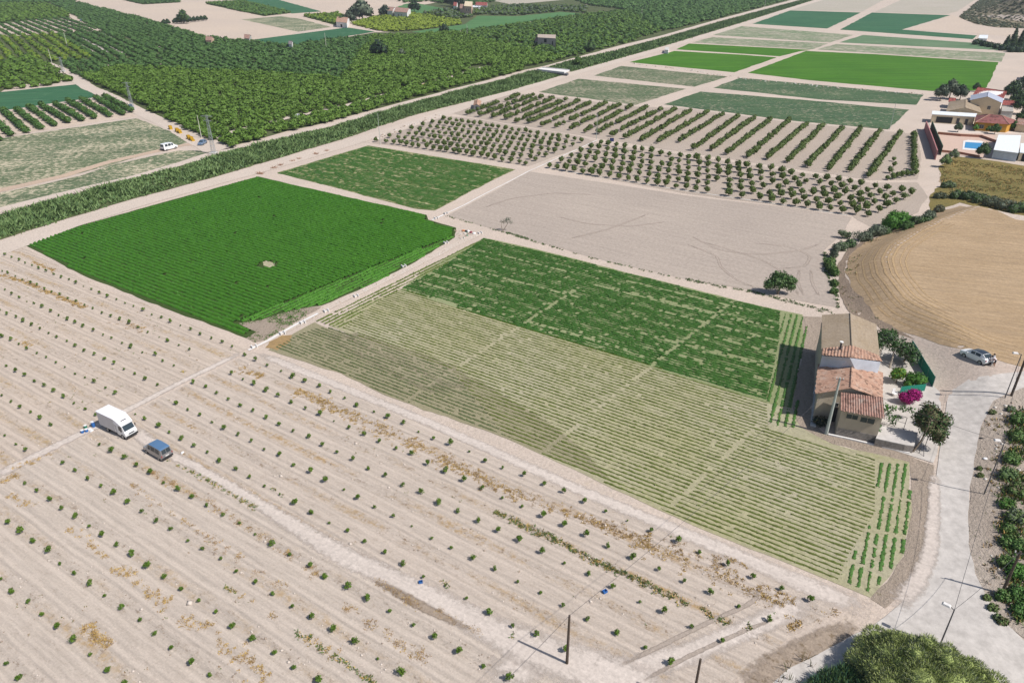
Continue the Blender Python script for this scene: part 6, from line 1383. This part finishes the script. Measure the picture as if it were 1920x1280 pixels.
tree('shrub', 'bare grey twiggy bush among the bank shrubs', 'bush', U(1604,458), [([(0,0,0),(-.8,0,1.6),(-1.5,.1,2.6)], .06), ([(0,0,0),(.2,0,1.7),(.5,.2,2.7)], .06), ([(.3,0,0),(1.1,0,1.7),(1.6,.2,2.4)], .06), ([(-.3,0,0),(-.6,.2,1.5),(-.6,.2,3.0)], .05)], [((-.9,0,2.0),.9),((.2,0,2.2),1.0),((1.1,0,1.8),.9)], 500, .12, [GRG, OLV], TWIG)
tree('shrub', 'pale green bush at the upper corner of the harrowed field', 'bush', U(1582,447), None, [((0,0,1.0),.9),((-.8,.3,1.3),.7),((.8,0,.8),.8)], 600, .15, [GRG, FIG2], BARK, .5)
tree('shrub', 'slim grey green bush at the field corner below the twiggy one', 'bush', U(1562,482), None, [((0,0,1.2),.9),((.1,.1,2.2),.8),((0,0,.6),1.0)], 900, .13, [GRG, OLV], BARK, .7)
tree('shrub', 'green reedy bush on the bank foot', 'bush', U(1560,512), None, [((0,.3,.8),1.0),((.1,1.6,.8),.9),((0,-1.2,.7),.9),((.5,2.8,.7),.8)], 1400, .16, [LD, WEED], BARK, .7)
tree('shrub', 'low green weeds bush lower on the bank foot', 'bush', U(1566,536), None, [((0,0,.4),.7),((.2,1.2,.4),.6)], 400, .14, [WEED, LD], BARK, .6)
for px, py, s, lab, mt in ((1796,372,1.6,'dark green bush at the left end of the scrub row above the tan field',[CITD,GRG]),(1818,374,1.7,'second dark bush of the scrub row above the tan field',[CITD,OLV]),(1840,380,1.7,'bush in the middle of the scrub row above the tan field',[CITD,GRG]),(1862,386,1.8,'olive bush of the scrub row above the tan field',[OLV,RUST]),(1886,392,1.9,'brownish bush of the scrub row near the right edge',[OLV,RUST]),(1910,398,2.0,'dark bush of the scrub row cut by the right edge',[CITD,OLV]),(1778,352,1.3,'grey green bush at the corner below the red wall',[GRG,WEED]),(1763,372,1.2,'brown scrub at the foot of the slope below the red wall',[RUST,OLV])):
    tree('scrub_bush', lab, 'bush', U(px,py), None, [((-.8*s,0,.45*s),.8*s),((.7*s,.2,.4*s),.8*s),((0,.3,.7*s),.7*s)], 900, .2, mt, BARK, .7, 'scrub bushes along the slope above the tan field')
for px, py, s, lab, mt in ((1575,470,1.1,'grey green bush between the slim bush and the twiggy one',[GRG,FIG2]),(1592,464,1.0,'leafy bush just left of the bare twiggy one',[FIG,GRG]),(1621,452,1.2,'grey green bush just right of the bare twiggy one',[GRG,OLV]),(1656,440,1.1,'dark bush tucked left of the big bright one',[CITD,GRG]),(1700,430,1.1,'dark green bush at the right foot of the big bright one',[CITD,FIG]),(1740,412,1.2,'last grey green bush of the bank hedge towards the scrub',[GRG,OLV]),(1760,398,1.0,'low brownish bush between the bank hedge and the scrub',[RUST,OLV]),(1555,497,.9,'green bush between the slim bush and the reedy one',[FIG,WEED]),(1563,550,.6,'lowest small weed bush at the foot of the bank',[WEED,FIG])):
    tree('bank_bush', lab, 'bush', U(px,py), None, [((-.5*s,0,.6*s),.9*s),((.6*s,.2,.6*s),.9*s),((0,.3,1.1*s),.8*s),((.9*s,.6*s,.8*s),.7*s)], int(900*s), .15, mt, BARK, .7, 'bushes of the hedge along the bank foot')
# hamlet trees
def olive(px, py, s, lab, mats=[OLV, DKG], nm='olive_tree', n=1500, trunk=True):
    return tree(nm, lab, 'tree', U(px,py), [([(0,0,0),(.1,0,.9*s),(.2,.1,1.6*s)], .12*s)] if trunk else None, [(tuple(np.array(c)*s), r*s) for c, r in [((0,0,2.2),1.1),((.9,.2,1.9),.9),((-.9,-.1,1.9),.9),((.2,.4,2.8),.8),((.5,-.5,1.6),.8),((-.5,.6,1.5),.8)]], n, .14*s, mats, BARK, .7)
olive(1762,189,1.9,'large dark olive tree left at the back of the hamlet'); olive(1779,186,2.3,'tallest grey green olive tree at the back of the hamlet',[OLV,GRG]); olive(1799,188,1.8,'grey olive tree in front of the bright green field, right of the tallest'); olive(1829,172,1.1,'small round dark tree behind the red roofs',[DKG,CITD])
olive(1893,187,2.2,'dark green tree right of the red roofed shed',[DKG,CITD]); olive(1912,178,2.2,'dark tree at the right edge above the hamlet',[DKG,GRG]); olive(1914,215,2.3,'dark tree at the right edge beside the orange house',[DKG,CITD])
olive(1795,248,.95,'small flat-crowned olive tree in the forecourt',[OLV,CITD]); olive(1864,252,1.0,'small clipped tree in front of the orange house',[CITD,LD]); olive(1899,246,1.0,'small palm-like tree at the corner of the orange house',[LD,CITD])
olive(1840,297,1.35,'round dark bush in front of the swimming pool',[CITD,DKG],'shrub',1200,False)
olive(1905,200,1.9,'dark tree behind the grey flat-roofed shed',[DKG,CITD]); olive(1916,236,1.8,'dark tree cut by the right edge below the orange house',[CITD,DKG]); olive(1852,249,.7,'small green shrub under the window of the orange house',[LD,CITD],'shrub',500,False); olive(1828,246,.7,'small climbing shrub at the left corner of the orange house',[BRT,LD],'shrub',500,False); olive(1786,301,1.0,'grey green shrub below the pool terrace wall',[GRG,WEED],'shrub',900,False); olive(1770,314,1.1,'green shrub below the corner of the red wall',[WEED,GRG],'shrub',900,False)
def cypress(px, py, h, w_, lab): tree('cypress', lab, 'tree', U(px,py), [([(0,0,0),(0,0,h*.3)], .2)], [((0,0,h*(.12+.8*i/7)), w_*(1.05-.85*i/7)) for i in range(8)], 1200, .35, [DKG, CITD], BARK, .75)
cypress(1897,88,14,3.0,'tall dark cypress near the right edge at the top'); cypress(1912,86,11,3.2,'dark cypress at the right edge beside the tall one'); cypress(1885,92,9,2.6,'shorter dark cypress left of the tall one')
for i_, (px, py, s) in enumerate(((1832,84,3.0),(1846,87,2.8),(1858,89,2.6),(1870,92,2.8),(1882,95,3.0),(1900,98,3.4),(1916,98,3.6))):
    tree('hedge_bush', ['dark bush at the left end of the far hedge beside the greenhouse','bush right of the greenhouse in the far hedge','low bush in the middle of the far hedge','dark bush in the right half of the far hedge','dark bush at the foot of the cypresses','broad dark bush below the cypresses','dark bush at the right edge below the cypresses'][i_], 'bush', U(px,py), None, [((-.5*s,0,.4*s),.8*s),((.6*s,0,.35*s),.8*s),((0,.3*s,.7*s),.6*s)], 500, .4, [DKG, CITD], BARK, .8, 'dark bushes of the far hedge by the cypresses')
# far trees
def fartree(px, py, s, lab, mats): tree('far_tree', lab, 'tree', U(px,py), [([(0,0,0),(0,0,s*.8)], .12*s)], [((0,0,1.5*s),1.0*s),((.8*s,0,1.2*s),.8*s),((-.8*s,0,1.2*s),.8*s),((.1,.3*s,2.0*s),.8*s)], 500, .22*s, mats, BARK, .8)
fartree(711,107,3.6,'large very dark lone tree standing in the citrus grove',[DKG,CITD]); fartree(753,107,1.7,'small grey tree right of the large dark one',[GRG,TWIG if False else OLV]); fartree(833,63,2.6,'dark tree at the near edge of the smooth meadow',[DKG,CITD])
fartree(668,37,5.0,'grey green tree right of the orange roofed cottage',[GRG,DKG]); fartree(680,38,6.5,'tallest grey dark tree right of the cottage',[GRG,DKG]); fartree(655,44,3.8,'tall narrow tree touching the cottage',[OLV,DKG]); fartree(722,32,4.0,'dark tree between the white houses and the grove',[DKG,OLV]); fartree(777,23,4.4,'dark tree right of the white farmhouse',[DKG,CITD]); fartree(345,45,4.0,'lone round tree between the pale fields',[CITD,DKG]); fartree(641,48,2.8,'dark bush in front of the cottage',[DKG,CITD]); fartree(860,14,6.5,'dark tree beside the peach house',[DKG,OLV]); fartree(846,12,6.0,'dark tree left of the little red roofed shed',[DKG,CITD]); fartree(1083,125,2.0,'round tree beside the far canal road',[CITD,CIT2]); fartree(1106,98,2.3,'dark tree on the bank of the far canal road',[CITD,DKG])
for i_ in range(12): px = 308+i_*7; (fartree(px, 47.5-i_*.75, 1.7, 'small dark tree of the thin row between the pale fields, %s from the left' % ordw(i_+1), [DKG,CITD]) if i_ not in (2,) else None)
# garden of the farmhouse
g = U(1690,690)
tree('garden_tree', 'spreading garden tree with bare limbs between the farmhouse and the green net', 'tree', U(1668,690), [([(0,0,0),(.6,1.0,1.6),(1.2,2.2,2.4)], .18)], [((1.3,2.3,2.9),1.5),((-.8,3.2,2.6),1.3),((2.7,2.2,2.6),1.3),((2.0,.6,2.6),1.2),((3.2,.2,2.2),1.1),((-.2,4.6,2.4),1.2),((1.5,4.2,2.6),1.2),((2.6,-1.0,2.0),.9)], 1500, .17, [FIG, GRG], PALEBARK, .35)
tree('shrub', 'bright green round bush nearest the farmhouse wall', 'bush', U(1680,718), [([(0,0,0),(0,0,1.2)], .1)], [((0,0,1.6),1.0),((.5,.3,1.5),.8),((-.5,0,1.5),.8)], 900, .14, [BRT, YEL], BARK, .75)
tree('shrub', 'bright green bush beside the green net, right of its twin', 'bush', U(1716,726), [([(0,0,0),(0,0,1)], .1)], [((0,0,1.4),1.1),((.8,.1,1.2),.8),((-.8,.3,1.3),.9),((-1.3,-.2,.7),.7)], 1100, .14, [BRT, LD], BARK, .75)
tree('bougainvillea', 'magenta flowering bougainvillea in the farmhouse garden', 'bush', U(1702,757), [([(0,0,0),(0,0,1)], .06)], [((-.2,0,1.1),1.0),((.8,.1,1.4),.9),((-.9,.1,1.2),.7),((.2,0,1.8),.7)], 1500, .12, [MAG, MAG], BARK, .75)
tree('crooked_tree', 'crooked tree with a long bent trunk and brownish green crown over the yard', 'tree', U(1711,847), [([(0,0,0),(.7,.1,1.6),(.9,.1,3.0),(1.3,.4,4.6)], .15)], [((1.9,1.6,4.4),1.4),((2.8,1.8,3.5),1.5),((1.4,.8,3.3),1.2),((2.6,.4,2.8),1.3),((3.4,1.2,3.9),1.2),((2.2,2.6,4.6),1.2),((3.2,2.6,3.2),1.3),((1.2,2.2,3.6),1.1),((2.9,.2,2.0),.9)], 4200, .14, [RUST, FIG], BARK, .6)
tree('vine', 'low bright green vine leaves on a wire pergola by the terrace', 'plant', U(1664,800), None, [((0,0,1.4),.5),((.3,1.3,1.6),.5),((.4,2.4,1.6),.5),((1.4,2.2,1.6),.5),((2.6,1.9,1.6),.55),((3.6,1.7,1.6),.5),((1.0,.2,1.4),.45),((.2,-.5,1.2),.5)], 500, .13, [BRT, LD])
tree('shrub', 'dark thorny bush in the shaded courtyard corner', 'bush', U(1536,797), None, [((0,0,.6),.8),((.6,.1,.6),.7),((-.5,.2,.7),.6)], 500, .11, [DKG, RUST], BARK, .6)
tree('shrub', 'small green plant at the front corner of the lean-to', 'plant', U(1645,822), None, [((0,0,.6),.45),((-.1,.1,1.2),.4),((-.3,.2,1.9),.45)], 260, .1, [LD, BRT], BARK, .5)
tree('garden_tree', 'leafy dark green garden tree touching the green net', 'tree', U(1695,678), [([(0,0,0),(.1,0,1.4)], .12)], [((0,0,2.0),1.2),((.9,.3,1.7),.9),((-.8,-.2,1.8),.9),((.2,1.1,1.8),.9),((.2,-.9,1.5),.8)], 1000, .16, [FIG, CITD], BARK, .5)
tree('garden_tree', 'dark leafy tree against the right wall of the rear block', 'tree', U(1657,650), [([(0,0,0),(.1,0,1.4)], .12)], [((0,0,2.0),1.1),((.9,.3,2.0),1.0),((-.3,1.1,1.8),.9),((1.6,.9,1.6),.8)], 900, .16, [CITD, FIG], BARK, .5)
tree('shrub', 'dry reddish shrub under the crooked tree', 'bush', U(1738,800), None, [((0,0,.7),.9),((.7,.5,.8),.8),((-.6,.4,.6),.7)], 600, .12, [RUST, GRG], BARK, .5)
tree('shrub', 'low green plants along the foot of the green net', 'bush', U(1690,700), None, [((0,0,.3),.5),((.9,-.8,.3),.5),((1.8,-1.6,.4),.5)], 400, .12, [WEED, LD], BARK, .5)
# big feathery bush at the bottom right
def blades(name, T, blobs, n, L, wd, mats, up=.6):
    r = np.random.default_rng(5); w_ = np.array([b[1]**2 for b in blobs]); k = r.choice(len(blobs), n, p=w_/w_.sum()); c = np.array([b[0] for b in blobs])[k]; rad = np.array([b[1] for b in blobs])[k]
    P = r.normal(size=(n, 3)); P /= np.linalg.norm(P, axis=1)[:, None]; Q = c+P*(rad*r.uniform(.5, 1.0, n)**.5)[:, None]; d = P*.8+np.array([0,0,up])+r.normal(0, .35, (n, 3)); d /= np.linalg.norm(d, axis=1)[:, None]
    s = np.cross(d, r.normal(size=(n, 3))); s /= np.linalg.norm(s, axis=1)[:, None]; l = L*r.uniform(.5, 1.4, (n, 1)); V = np.stack([Q-s*wd, Q+s*wd, Q+d*l*.6+s*wd*.8, Q+d*l, Q+d*l*.6-s*wd*.8], 1).reshape(-1, 3)
    F = (np.arange(n)*5)[:, None]+np.arange(5); return mesh_np(name, V, [F], mats, T.e, [r.integers(0, len(mats), n)])
T = Thing('feathery_bush', U(1765,1335), 'huge feathery olive green bush filling the bottom right corner', 'bush')
bl = [((-3.9,3.2,3.2),.7),((-2.5,4.8,3.0),.7),((-.4,3.6,4.0),.7),((1.2,3.2,3.6),.6),((.2,1.8,4.2),.8),((-2.0,2.4,4.1),.7),((2.8,2.4,2.8),.6),((-5.2,2.2,2.6),.6),((-1.2,5.6,2.0),.6),((3.8,1.9,2.0),.6),((-5.4,4.0,1.0),1.2),((-4.2,5.4,1.1),1.1),((-3.0,6.2,1.3),1.2),((-1.8,5.9,1.2),1.0),((3.6,2.6,1.4),1.3),((4.8,1.6,1.2),1.2),((5.8,.6,.9),1.1),((-4.6,2.6,1.6),1.7),((-3.0,2.6,2.2),1.8),((-3.4,4.4,1.5),1.5),((-2.2,4.3,2.0),1.7),((-.8,2.8,2.6),2.0),((-.6,4.3,1.8),1.5),((1.0,2.6,2.2),1.8),((2.2,1.6,1.6),1.5),((3.4,1.0,1.0),1.2),((-1.8,1.0,2.6),2.0),((.6,.6,2.4),2.0),((-4.4,.8,1.6),1.8),((2.4,-.6,1.6),1.6),((4.4,-.2,.8),1.0)]
blades('foliage', T, bl, 70000, .30, .022, [TAM, TAM2, TAM, OLV2], .35)
m = MB(); 
for c, r_ in bl: m.tube([T.o+Vector((c[0]*.4,c[1]*.4,-.1)), T.o+Vector(c)], [.09,.03], 5)
T.part('stem', m, BARK)
vin = []; fin = []; nv = 0
for c, r_ in bl: v, f = ICO[2]; vin.append(v*(1+rng.normal(0, .1, (len(v), 1)))*r_*.62+np.array(c)); fin.append(f+nv); nv += len(v)
mesh_np('inner_foliage', np.concatenate(vin), fin, TAM, T.e)
T = Thing('reed_clump', U(1585,1300), 'clump of bluish green reeds left of the huge feathery bush', 'plant')
blades('foliage', T, [((-2.2,.2,.3),1.0),((-1.1,.6,.5),1.2),((.2,.8,.6),1.2),((1.4,.8,.6),1.2),((-.6,-.6,.5),1.3),((1.2,-.6,.6),1.3),((-3.2,-.4,.2),.9)], 9000, .5, .028, [TEALR, REED], 1.0)
tufts('weeds', rnd_in([(1455,1262),(1500,1225),(1530,1240),(1500,1290),(1440,1300)], 2.2), 1.1, .03, 4, [BRG, RUST], 'tall brown thistles beside the lower road', .1, .25)
# shrubs on the right verge
for i_, (px, py, s, lab, mt) in enumerate(((1912,792,1.3,'green shrub at the right edge near the thick pole',[WEED,LD2]),(1913,826,1.3,'second green shrub down the right edge',[WEED,CITD2]),(1897,866,1.1,'dark spreading shrub beside the lamp on the straight road',[CITD2,WEED]),(1890,896,1.15,'light green round shrub right of the lamp',[FIG2,WEED]),(1907,925,1.2,'green shrub at the right edge below the light round one',[WEED,RUST]),(1888,950,.9,'small bright shrub on the stony verge',[BRT,WEED]),(1904,975,1.2,'grey green shrub halfway down the verge',[GRG,WEED]),(1890,996,.75,'small dark shrub halfway down the verge',[CITD2,WEED]),(1893,1022,1.0,'green shrub above the wooden pole',[WEED,LD2]),(1914,1030,1.1,'dark shrub at the right edge above the wooden pole',[CITD2,WEED]),(1888,1060,.95,'shrub left of the wooden pole top',[WEED,CITD2]),(1907,1078,1.1,'green shrub right of the wooden pole',[BRT,LD2]),(1880,1122,.8,'shrub at the foot of the wooden pole',[WEED,LD2]),(1910,1120,1.0,'dark shrub at the right edge below the pole',[CITD2,LD2]),(1915,1150,.9,'dark shrub at the right edge near the lower road',[CITD2,LD2]),(1862,1142,.5,'small yellowish shrub on the roadside',[WEED,RUST]),(1880,1168,.5,'tiny yellowish shrub by the lower road',[WEED,RUST]),(1850,1123,.4,'tiny weed tuft at the road edge',[WEED,RUST]),(1870,1160,.4,'little weed tuft beside the lower road',[WEED,GRG]),(1895,770,.6,'flat grey green shrub beside the road bend',[GRG,WEED]),(1861,775,.45,'small weed tuft on the inside of the road bend',[WEED,RUST]),(1838,893,.4,'small dry tuft left of the lamp foot',[RUST,WEED]),(1836,880,.35,'tiny dry tuft at the straight road edge',[RUST,WEED]))):
    tree('verge_shrub', lab, 'shrub', U(px,py), None, [((-.5*s,0,.35*s),.65*s),((.5*s,.2*s,.35*s),.65*s),((0,.5*s,.5*s),.6*s),((.1*s,-.4*s,.25*s),.5*s)], int(500*s+150), .12, mt, BARK, .6, 'green shrubs on the stony verge right of the road')
tufts('weeds', clump(rnd_in([(1893,775),(1990,760),(1990,1180),(1900,1165),(1885,1100),(1880,1040),(1876,980),(1880,900),(1886,850)], 4.0), .45, -.9), .55, .07, 10, [WEED, LD2, WEED, DRYG], 'green undergrowth along the right edge', .3, .5)
tufts('weeds', clump(rnd_in([(1850,780),(1925,760),(1925,1180),(1890,1160),(1850,1100),(1845,980),(1850,880)], 2.0), .5, -.1), .28, .05, 8, [WEED, BRG, DRYG], 'low weeds between the stones of the verge', .15, .6)
tufts('dry_grass', clump(rnd_in([(1770,300),(1850,305),(1925,318),(1925,400),(1850,378),(1800,372),(1760,345)], 2.2), .4, -.6), .3, .07, 6, [DRYG, WEED, BRG], 'dry yellow and green grass of the olive meadow', .25, .6)
tufts('dry_grass', clump(rnd_in([(1572,545),(1592,480),(1640,445),(1700,416),(1720,425),(1620,460),(1600,545),(1650,600),(1600,590)], 1.6), .5, .2), .25, .06, 6, [BRG, WEED], 'scrubby grass on the brown bank', .15, .6)
# the hill
HB = [(1798,33),(1815,18),(1845,-5),(1870,-25),(2100,-40),(2400,0),(2300,70),(1990,62),(1925,54),(1870,52),(1830,46)]
P = rnd_in(HB, .10); grove('hill_scrub', P, .8, 1.9, .6, [OLV, RUST], 'dark scrub scattered over the brown hill')
E('hill', HB, soil('brown_hill', (.30,.25,.18), (.24,.21,.14), ang=0, streak=.2, dry=(.36,.29,.20), speck=(.10,.11,.05), speck_amt=.55, rough_scale=.3, bump=.4), .10, 1, 8, 12)
E('pale_field', [(1700,56),(1745,43),(1785,28),(1800,34),(1830,47),(1870,53),(1925,56),(1990,64),(1990,80),(1885,68),(1835,64)], M['pale'], .05, .6, 6, 10)

# ------------------------------------------------------------------ small things in the fields
def small_box(name, label, cat, px, py, sz, mat, rz=0, group=None, z=0):
    b = U(px, py); m = MB(); dx, dy, dz = sz; t = .03
    m.box((0,0,t/2), (dx,dy,t)); 
    for s in (-1, 1): m.box((s*(dx/2-t/2),0,dz/2+t/2), (t,dy,dz)); m.box((0,s*(dy/2-t/2),dz/2+t/2), (dx-2*t-.004,t,dz-.004))
    o = m.build(name, mat); o.location = b+Vector((0,0,z)); o.rotation_euler = (0,0,rz); tag(o, label, cat, group); return o
BLUE = plain('blue_plastic', (.03,.13,.38), .5, var=.1); YELC = plain('yellow_crate_plastic', (.50,.30,.02), .6, var=.12); GRN = plain('green_plastic', (.03,.20,.12), .5)
small_box('crate', 'blue plastic crate beside a sapling near the lone wooden pole', 'crate', 1134, 1110, (.46,.34,.26), BLUE, .5)
small_box('crate', 'small blue crate on the pale track among the saplings', 'crate', 789, 1092, (.40,.3,.22), BLUE, .2)
def drum(px, py, r, h, lab, mat, name='drum'):
    b = U(px, py); T = Thing(name, b, lab, name); m = MB(); m.tube([b, b+Vector((0,0,h*.5)), b+Vector((0,0,h))], [r*.95, r*1.05, r*.95], 14); T.part('shell', m, mat, smooth_=False); m = MB(); m.tube([b+Vector((0,0,h+.001)), b+Vector((0,0,h+.05))], r, 14); T.part('lid', m, WP)
drum(176, 800, .22, .8, 'large blue drum behind the box truck', BLUE); drum(155, 811, .2, .4, 'low blue drum with white lid left of the truck', BLUE); drum(163, 809, .2, .4, 'second low blue drum, right of the other low one', BLUE); drum(161, 802, .2, .4, 'green bin behind the two low blue drums', GRN)
SACK = plain('white_sack', (.75,.75,.76), .8, bump=.3)
def sack(px, py, s, lab, mat=SACK, name='sack'):
    v, f = ICO[2]; w_ = v*(1+rng.normal(0, .07, (len(v), 1)))*np.array([s, s*.7, s*.4]); w_[:,2] = np.maximum(w_[:,2], -s*.2)+s*.2; o = mesh_np(name, w_, [f], mat, smooth_=True); o.location = U(px, py); o.rotation_euler = (0,0,rng.uniform(0, 3)); tag(o, lab, name)
sack(172,808,.34,'white sack on the ground behind the box truck'); sack(168,805,.3,'smaller white sack beside the larger one'); sack(342,849,.3,'white sack beside the grey minivan'); sack(1847,860,.32,'white plastic bag lying on the right road verge'); sack(1840,822,.25,'small dark bag on the right road verge',BLK)
sack(844,150,1.0,'white sack heap on the path in the citrus grove'); sack(874,140,1.4,'grey water tank on the path in the citrus grove',CONC,'water_tank')
small_box('bin', 'dark blue bin with a pale lid between the young orchards', 'bin', 1147, 265, (1.3,.9,1.0), plain('navy', (.03,.04,.12), .5), 0)
n_ = 0
crp = [((321,243,2),), ((336,249,5),), ((359,263,6),), ((388,256,5),)]
names_ = ['leftmost little heap by the dirt track','second heap by the dirt track','heap left of the blue grey car','heap behind the blue grey car']
for hi, (q,) in enumerate(crp):
    px, py, n = q; b = U(px, py); dirn = (U(368,266)-U(340,251)).normalized()
    k = 0
    for i in range(n):
        for z in range(1+(i % 3 != 2)):
            o = small_box('crate', f"yellow field crate, {ordw(k+1)} along in the {names_[hi]}", 'crate', px, py, (.95,.75,.6), YELC, rng.uniform(-.2,.2)+.6, 'yellow field crates stacked beside the dirt track', z*.64)
            o.location += dirn*(i-n/2)*1.0+Vector((0,rng.uniform(-.1,.1),0)); k += 1
for i in range(12):
    a = i/11; o = small_box('crate', f"yellow crate, {ordw(i+1)} from the left in the long line on the grove path", 'crate', 783+a*26, 166-a*8, (2.2,1.3,.95), YELC, rng.uniform(-.3,.3)+.5, 'yellow crates in a line on the path in the citrus grove')
# sluices and rubble along the stony path
ribbon('stony_path', [(466,656),(500,640),(556,610),(603,583),(700,536),(779,497),(853,459),(898,438)], [1.0,1.0,1.1,1.4,1.6,1.8,1.8,2.0], M['rubble'] if False else M['path'], .045, jit=.2)
ribbon('channel', [(466,657),(500,640),(556,608),(596,588)], .45, CONCW, .07, jit=.03); ribbon('channel', [(810,413),(832,403)], .55, CONCW, .07, jit=.03); ribbon('channel', [(838,400),(870,385),(905,366),(960,338),(990,322),(1050,295),(1120,263)], .35, CONCW, .07, jit=.1)
ribbon('channel', [(1023,314),(1100,328),(1280,357),(1450,382),(1590,404)], .3, CONCW, .06, jit=.1)
for i_, (px, py) in enumerate(((477,651),(530,626),(568,606),(612,584),(668,556),(757,500),(836,456),(900,438),(836,401),(818,410))):
    b = U(px, py); m = MB()
    for s in (-1, 1): m.box((s*.35,0,.2), (.16,.8,.4))
    m.box((0,0,.12), (.536,.1,.24)); o = m.build('sluice', CONCW); o.location = b; o.rotation_euler = (0,0,ROWANG+1.2); tag(o, 'small white concrete sluice on the stony path, %s from the lower end' % ordw(i_+1) if i_ < 8 else ['white sluice at the corner of the harrowed field','white sluice at the end of the pale culvert'][i_-8], 'sluice', 'small concrete sluices along the stony path')
def rubble(name, P, s0, s1, mats, label):
    V, F = ICO[1]; V = V*np.array([1,.8,.55]); n = len(P); s = rng.uniform(s0, s1, n); vv = [(V*(1+rng.normal(0,.15,(len(V),1))), [F], [np.full(len(F), k)]) for k in range(len(mats))]
    return scatter(name, vv, np.column_stack([P, ter(P)+s*.15]), np.column_stack([s]*3), rng.uniform(0, 6.28, n), mats, label)
ST1 = plain('pale_stone', (.55,.52,.48), .9, var=.15); ST2 = plain('brown_stone', (.34,.27,.21), .9, var=.2)
rubble('rubble', stroke([(466,656),(603,583),(779,497),(898,438)], 1.0, 2.0), .05, .2, [ST1, ST1, ST2], 'stones strewn along the path between the two crop fields')
rubble('rubble', clump(rnd_in([(1850,760),(1925,740),(1925,1190),(1890,1160),(1845,1100),(1838,960),(1845,860)], .9), .8, .0), .06, .28, [ST1, ST2], 'stones of the verge right of the road')
rubble('rubble', stroke([(700,262),(760,236),(827,216)], 2.5, .5), .15, .5, [ST1, ST2], 'stony bank beside the dotted orchard')
rubble('rubble', stroke([(1180,119),(1280,130),(1388,147),(1520,161),(1735,178)], 3.5, .3), .2, .6, [ST1, ST2], 'stony strip along the bright green fields')
rubble('rubble', rnd_in([(852,432),(870,434),(892,440),(862,450)], 2), .1, .35, [ST1, ST2, GRN], 'rubbish and stones at the corner of the leafy crop')
for i_, (px, py, mt, lab) in enumerate(((869,433,plain('orange_sack',(.55,.22,.10),.8),'orange sack on the rubbish at the crop corner'),(874,434,BLK,'black sack on the rubbish at the crop corner'),(878,434,SACK,'white sack in the middle of the rubbish at the crop corner'),(883,436,plain('maroon_sack',(.2,.04,.06),.8),'dark red sack on the rubbish at the crop corner'),(889,438,SACK,'white sack at the right end of the rubbish'))): sack(px, py, .5, lab, mt)
def brush(px, py, s, lab):
    b = U(px, py); m = MB()
    for k in range(26): a = rng.uniform(0, 6.28); e = rng.uniform(.1, .8); d = Vector((math.cos(a)*math.cos(e), math.sin(a)*math.cos(e), math.sin(e)))*s*rng.uniform(.5, 1); c = Vector((rng.uniform(-.5,.5)*s, rng.uniform(-.5,.5)*s, 0)); m.tube([c, c+d], [.05*s, .02*s], 4)
    o = m.build('brushwood_pile', plain('brushwood%d' % px, (.30,.17,.11), .9, var=.3)); o.location = b; tag(o, lab, 'brushwood')
for px, py, s, lab in ((488,326,1.3,'reddish brushwood pile at the upper corner of the leafy crop'),(514,315,1.2,'brushwood pile on the canal road bank'),(526,310,1.1,'small brushwood pile right of the other'),(548,302,.9,'low brushwood heap on the bank'),(561,298,.9,'next low brushwood heap on the bank'),(592,289,1.2,'larger brushwood heap above the streaky green field'),(612,283,1.0,'last brushwood heap above the streaky green field')): brush(px, py, s, lab)
E('bare_patch', [(492,492),(500,488),(512,493),(515,499),(505,502),(494,498)], M['khaki'], .06, .1, .6)
rubble('rubble', rnd_in([(492,492),(500,488),(516,494),(515,501),(505,502)], 5), .05, .15, [ST1, ST2], 'pale stones on the bare patch in the leafy crop')
# pale openings in the groves
for k, L in enumerate(([(205,122),(218,128)], [(305,120),(320,127)], [(337,134),(349,141)], [(356,153),(368,158)], [(100,150),(112,153)], [(1000,118),(1010,114)])):
    ribbon('clearing', L, 3.5, M['pale'], .3, jit=.3)
ribbon('path', [(405,262),(417,254),(470,239),(540,222),(640,201),(700,185),(773,163),(817,154),(873,137),(905,127)], [3.4]*10, M['path'], .25, jit=.3)

# ------------------------------------------------------------------ the air
hz_, _t, _b = new_mat('air'); _t.nodes.remove(_b); pv = _t.nodes.new('ShaderNodeVolumePrincipled'); pv.inputs['Color'].default_value = (.80,.88,1,1); pv.inputs['Density'].default_value = .00009
_t.links.new(pv.outputs[0], _t.nodes['Material Output'].inputs['Volume'])
m = MB(); m.box((100,1500,34), (7600,9600,72)); o = m.build('haze', hz_); tag(o, 'thin pale summer haze', kind='stuff')
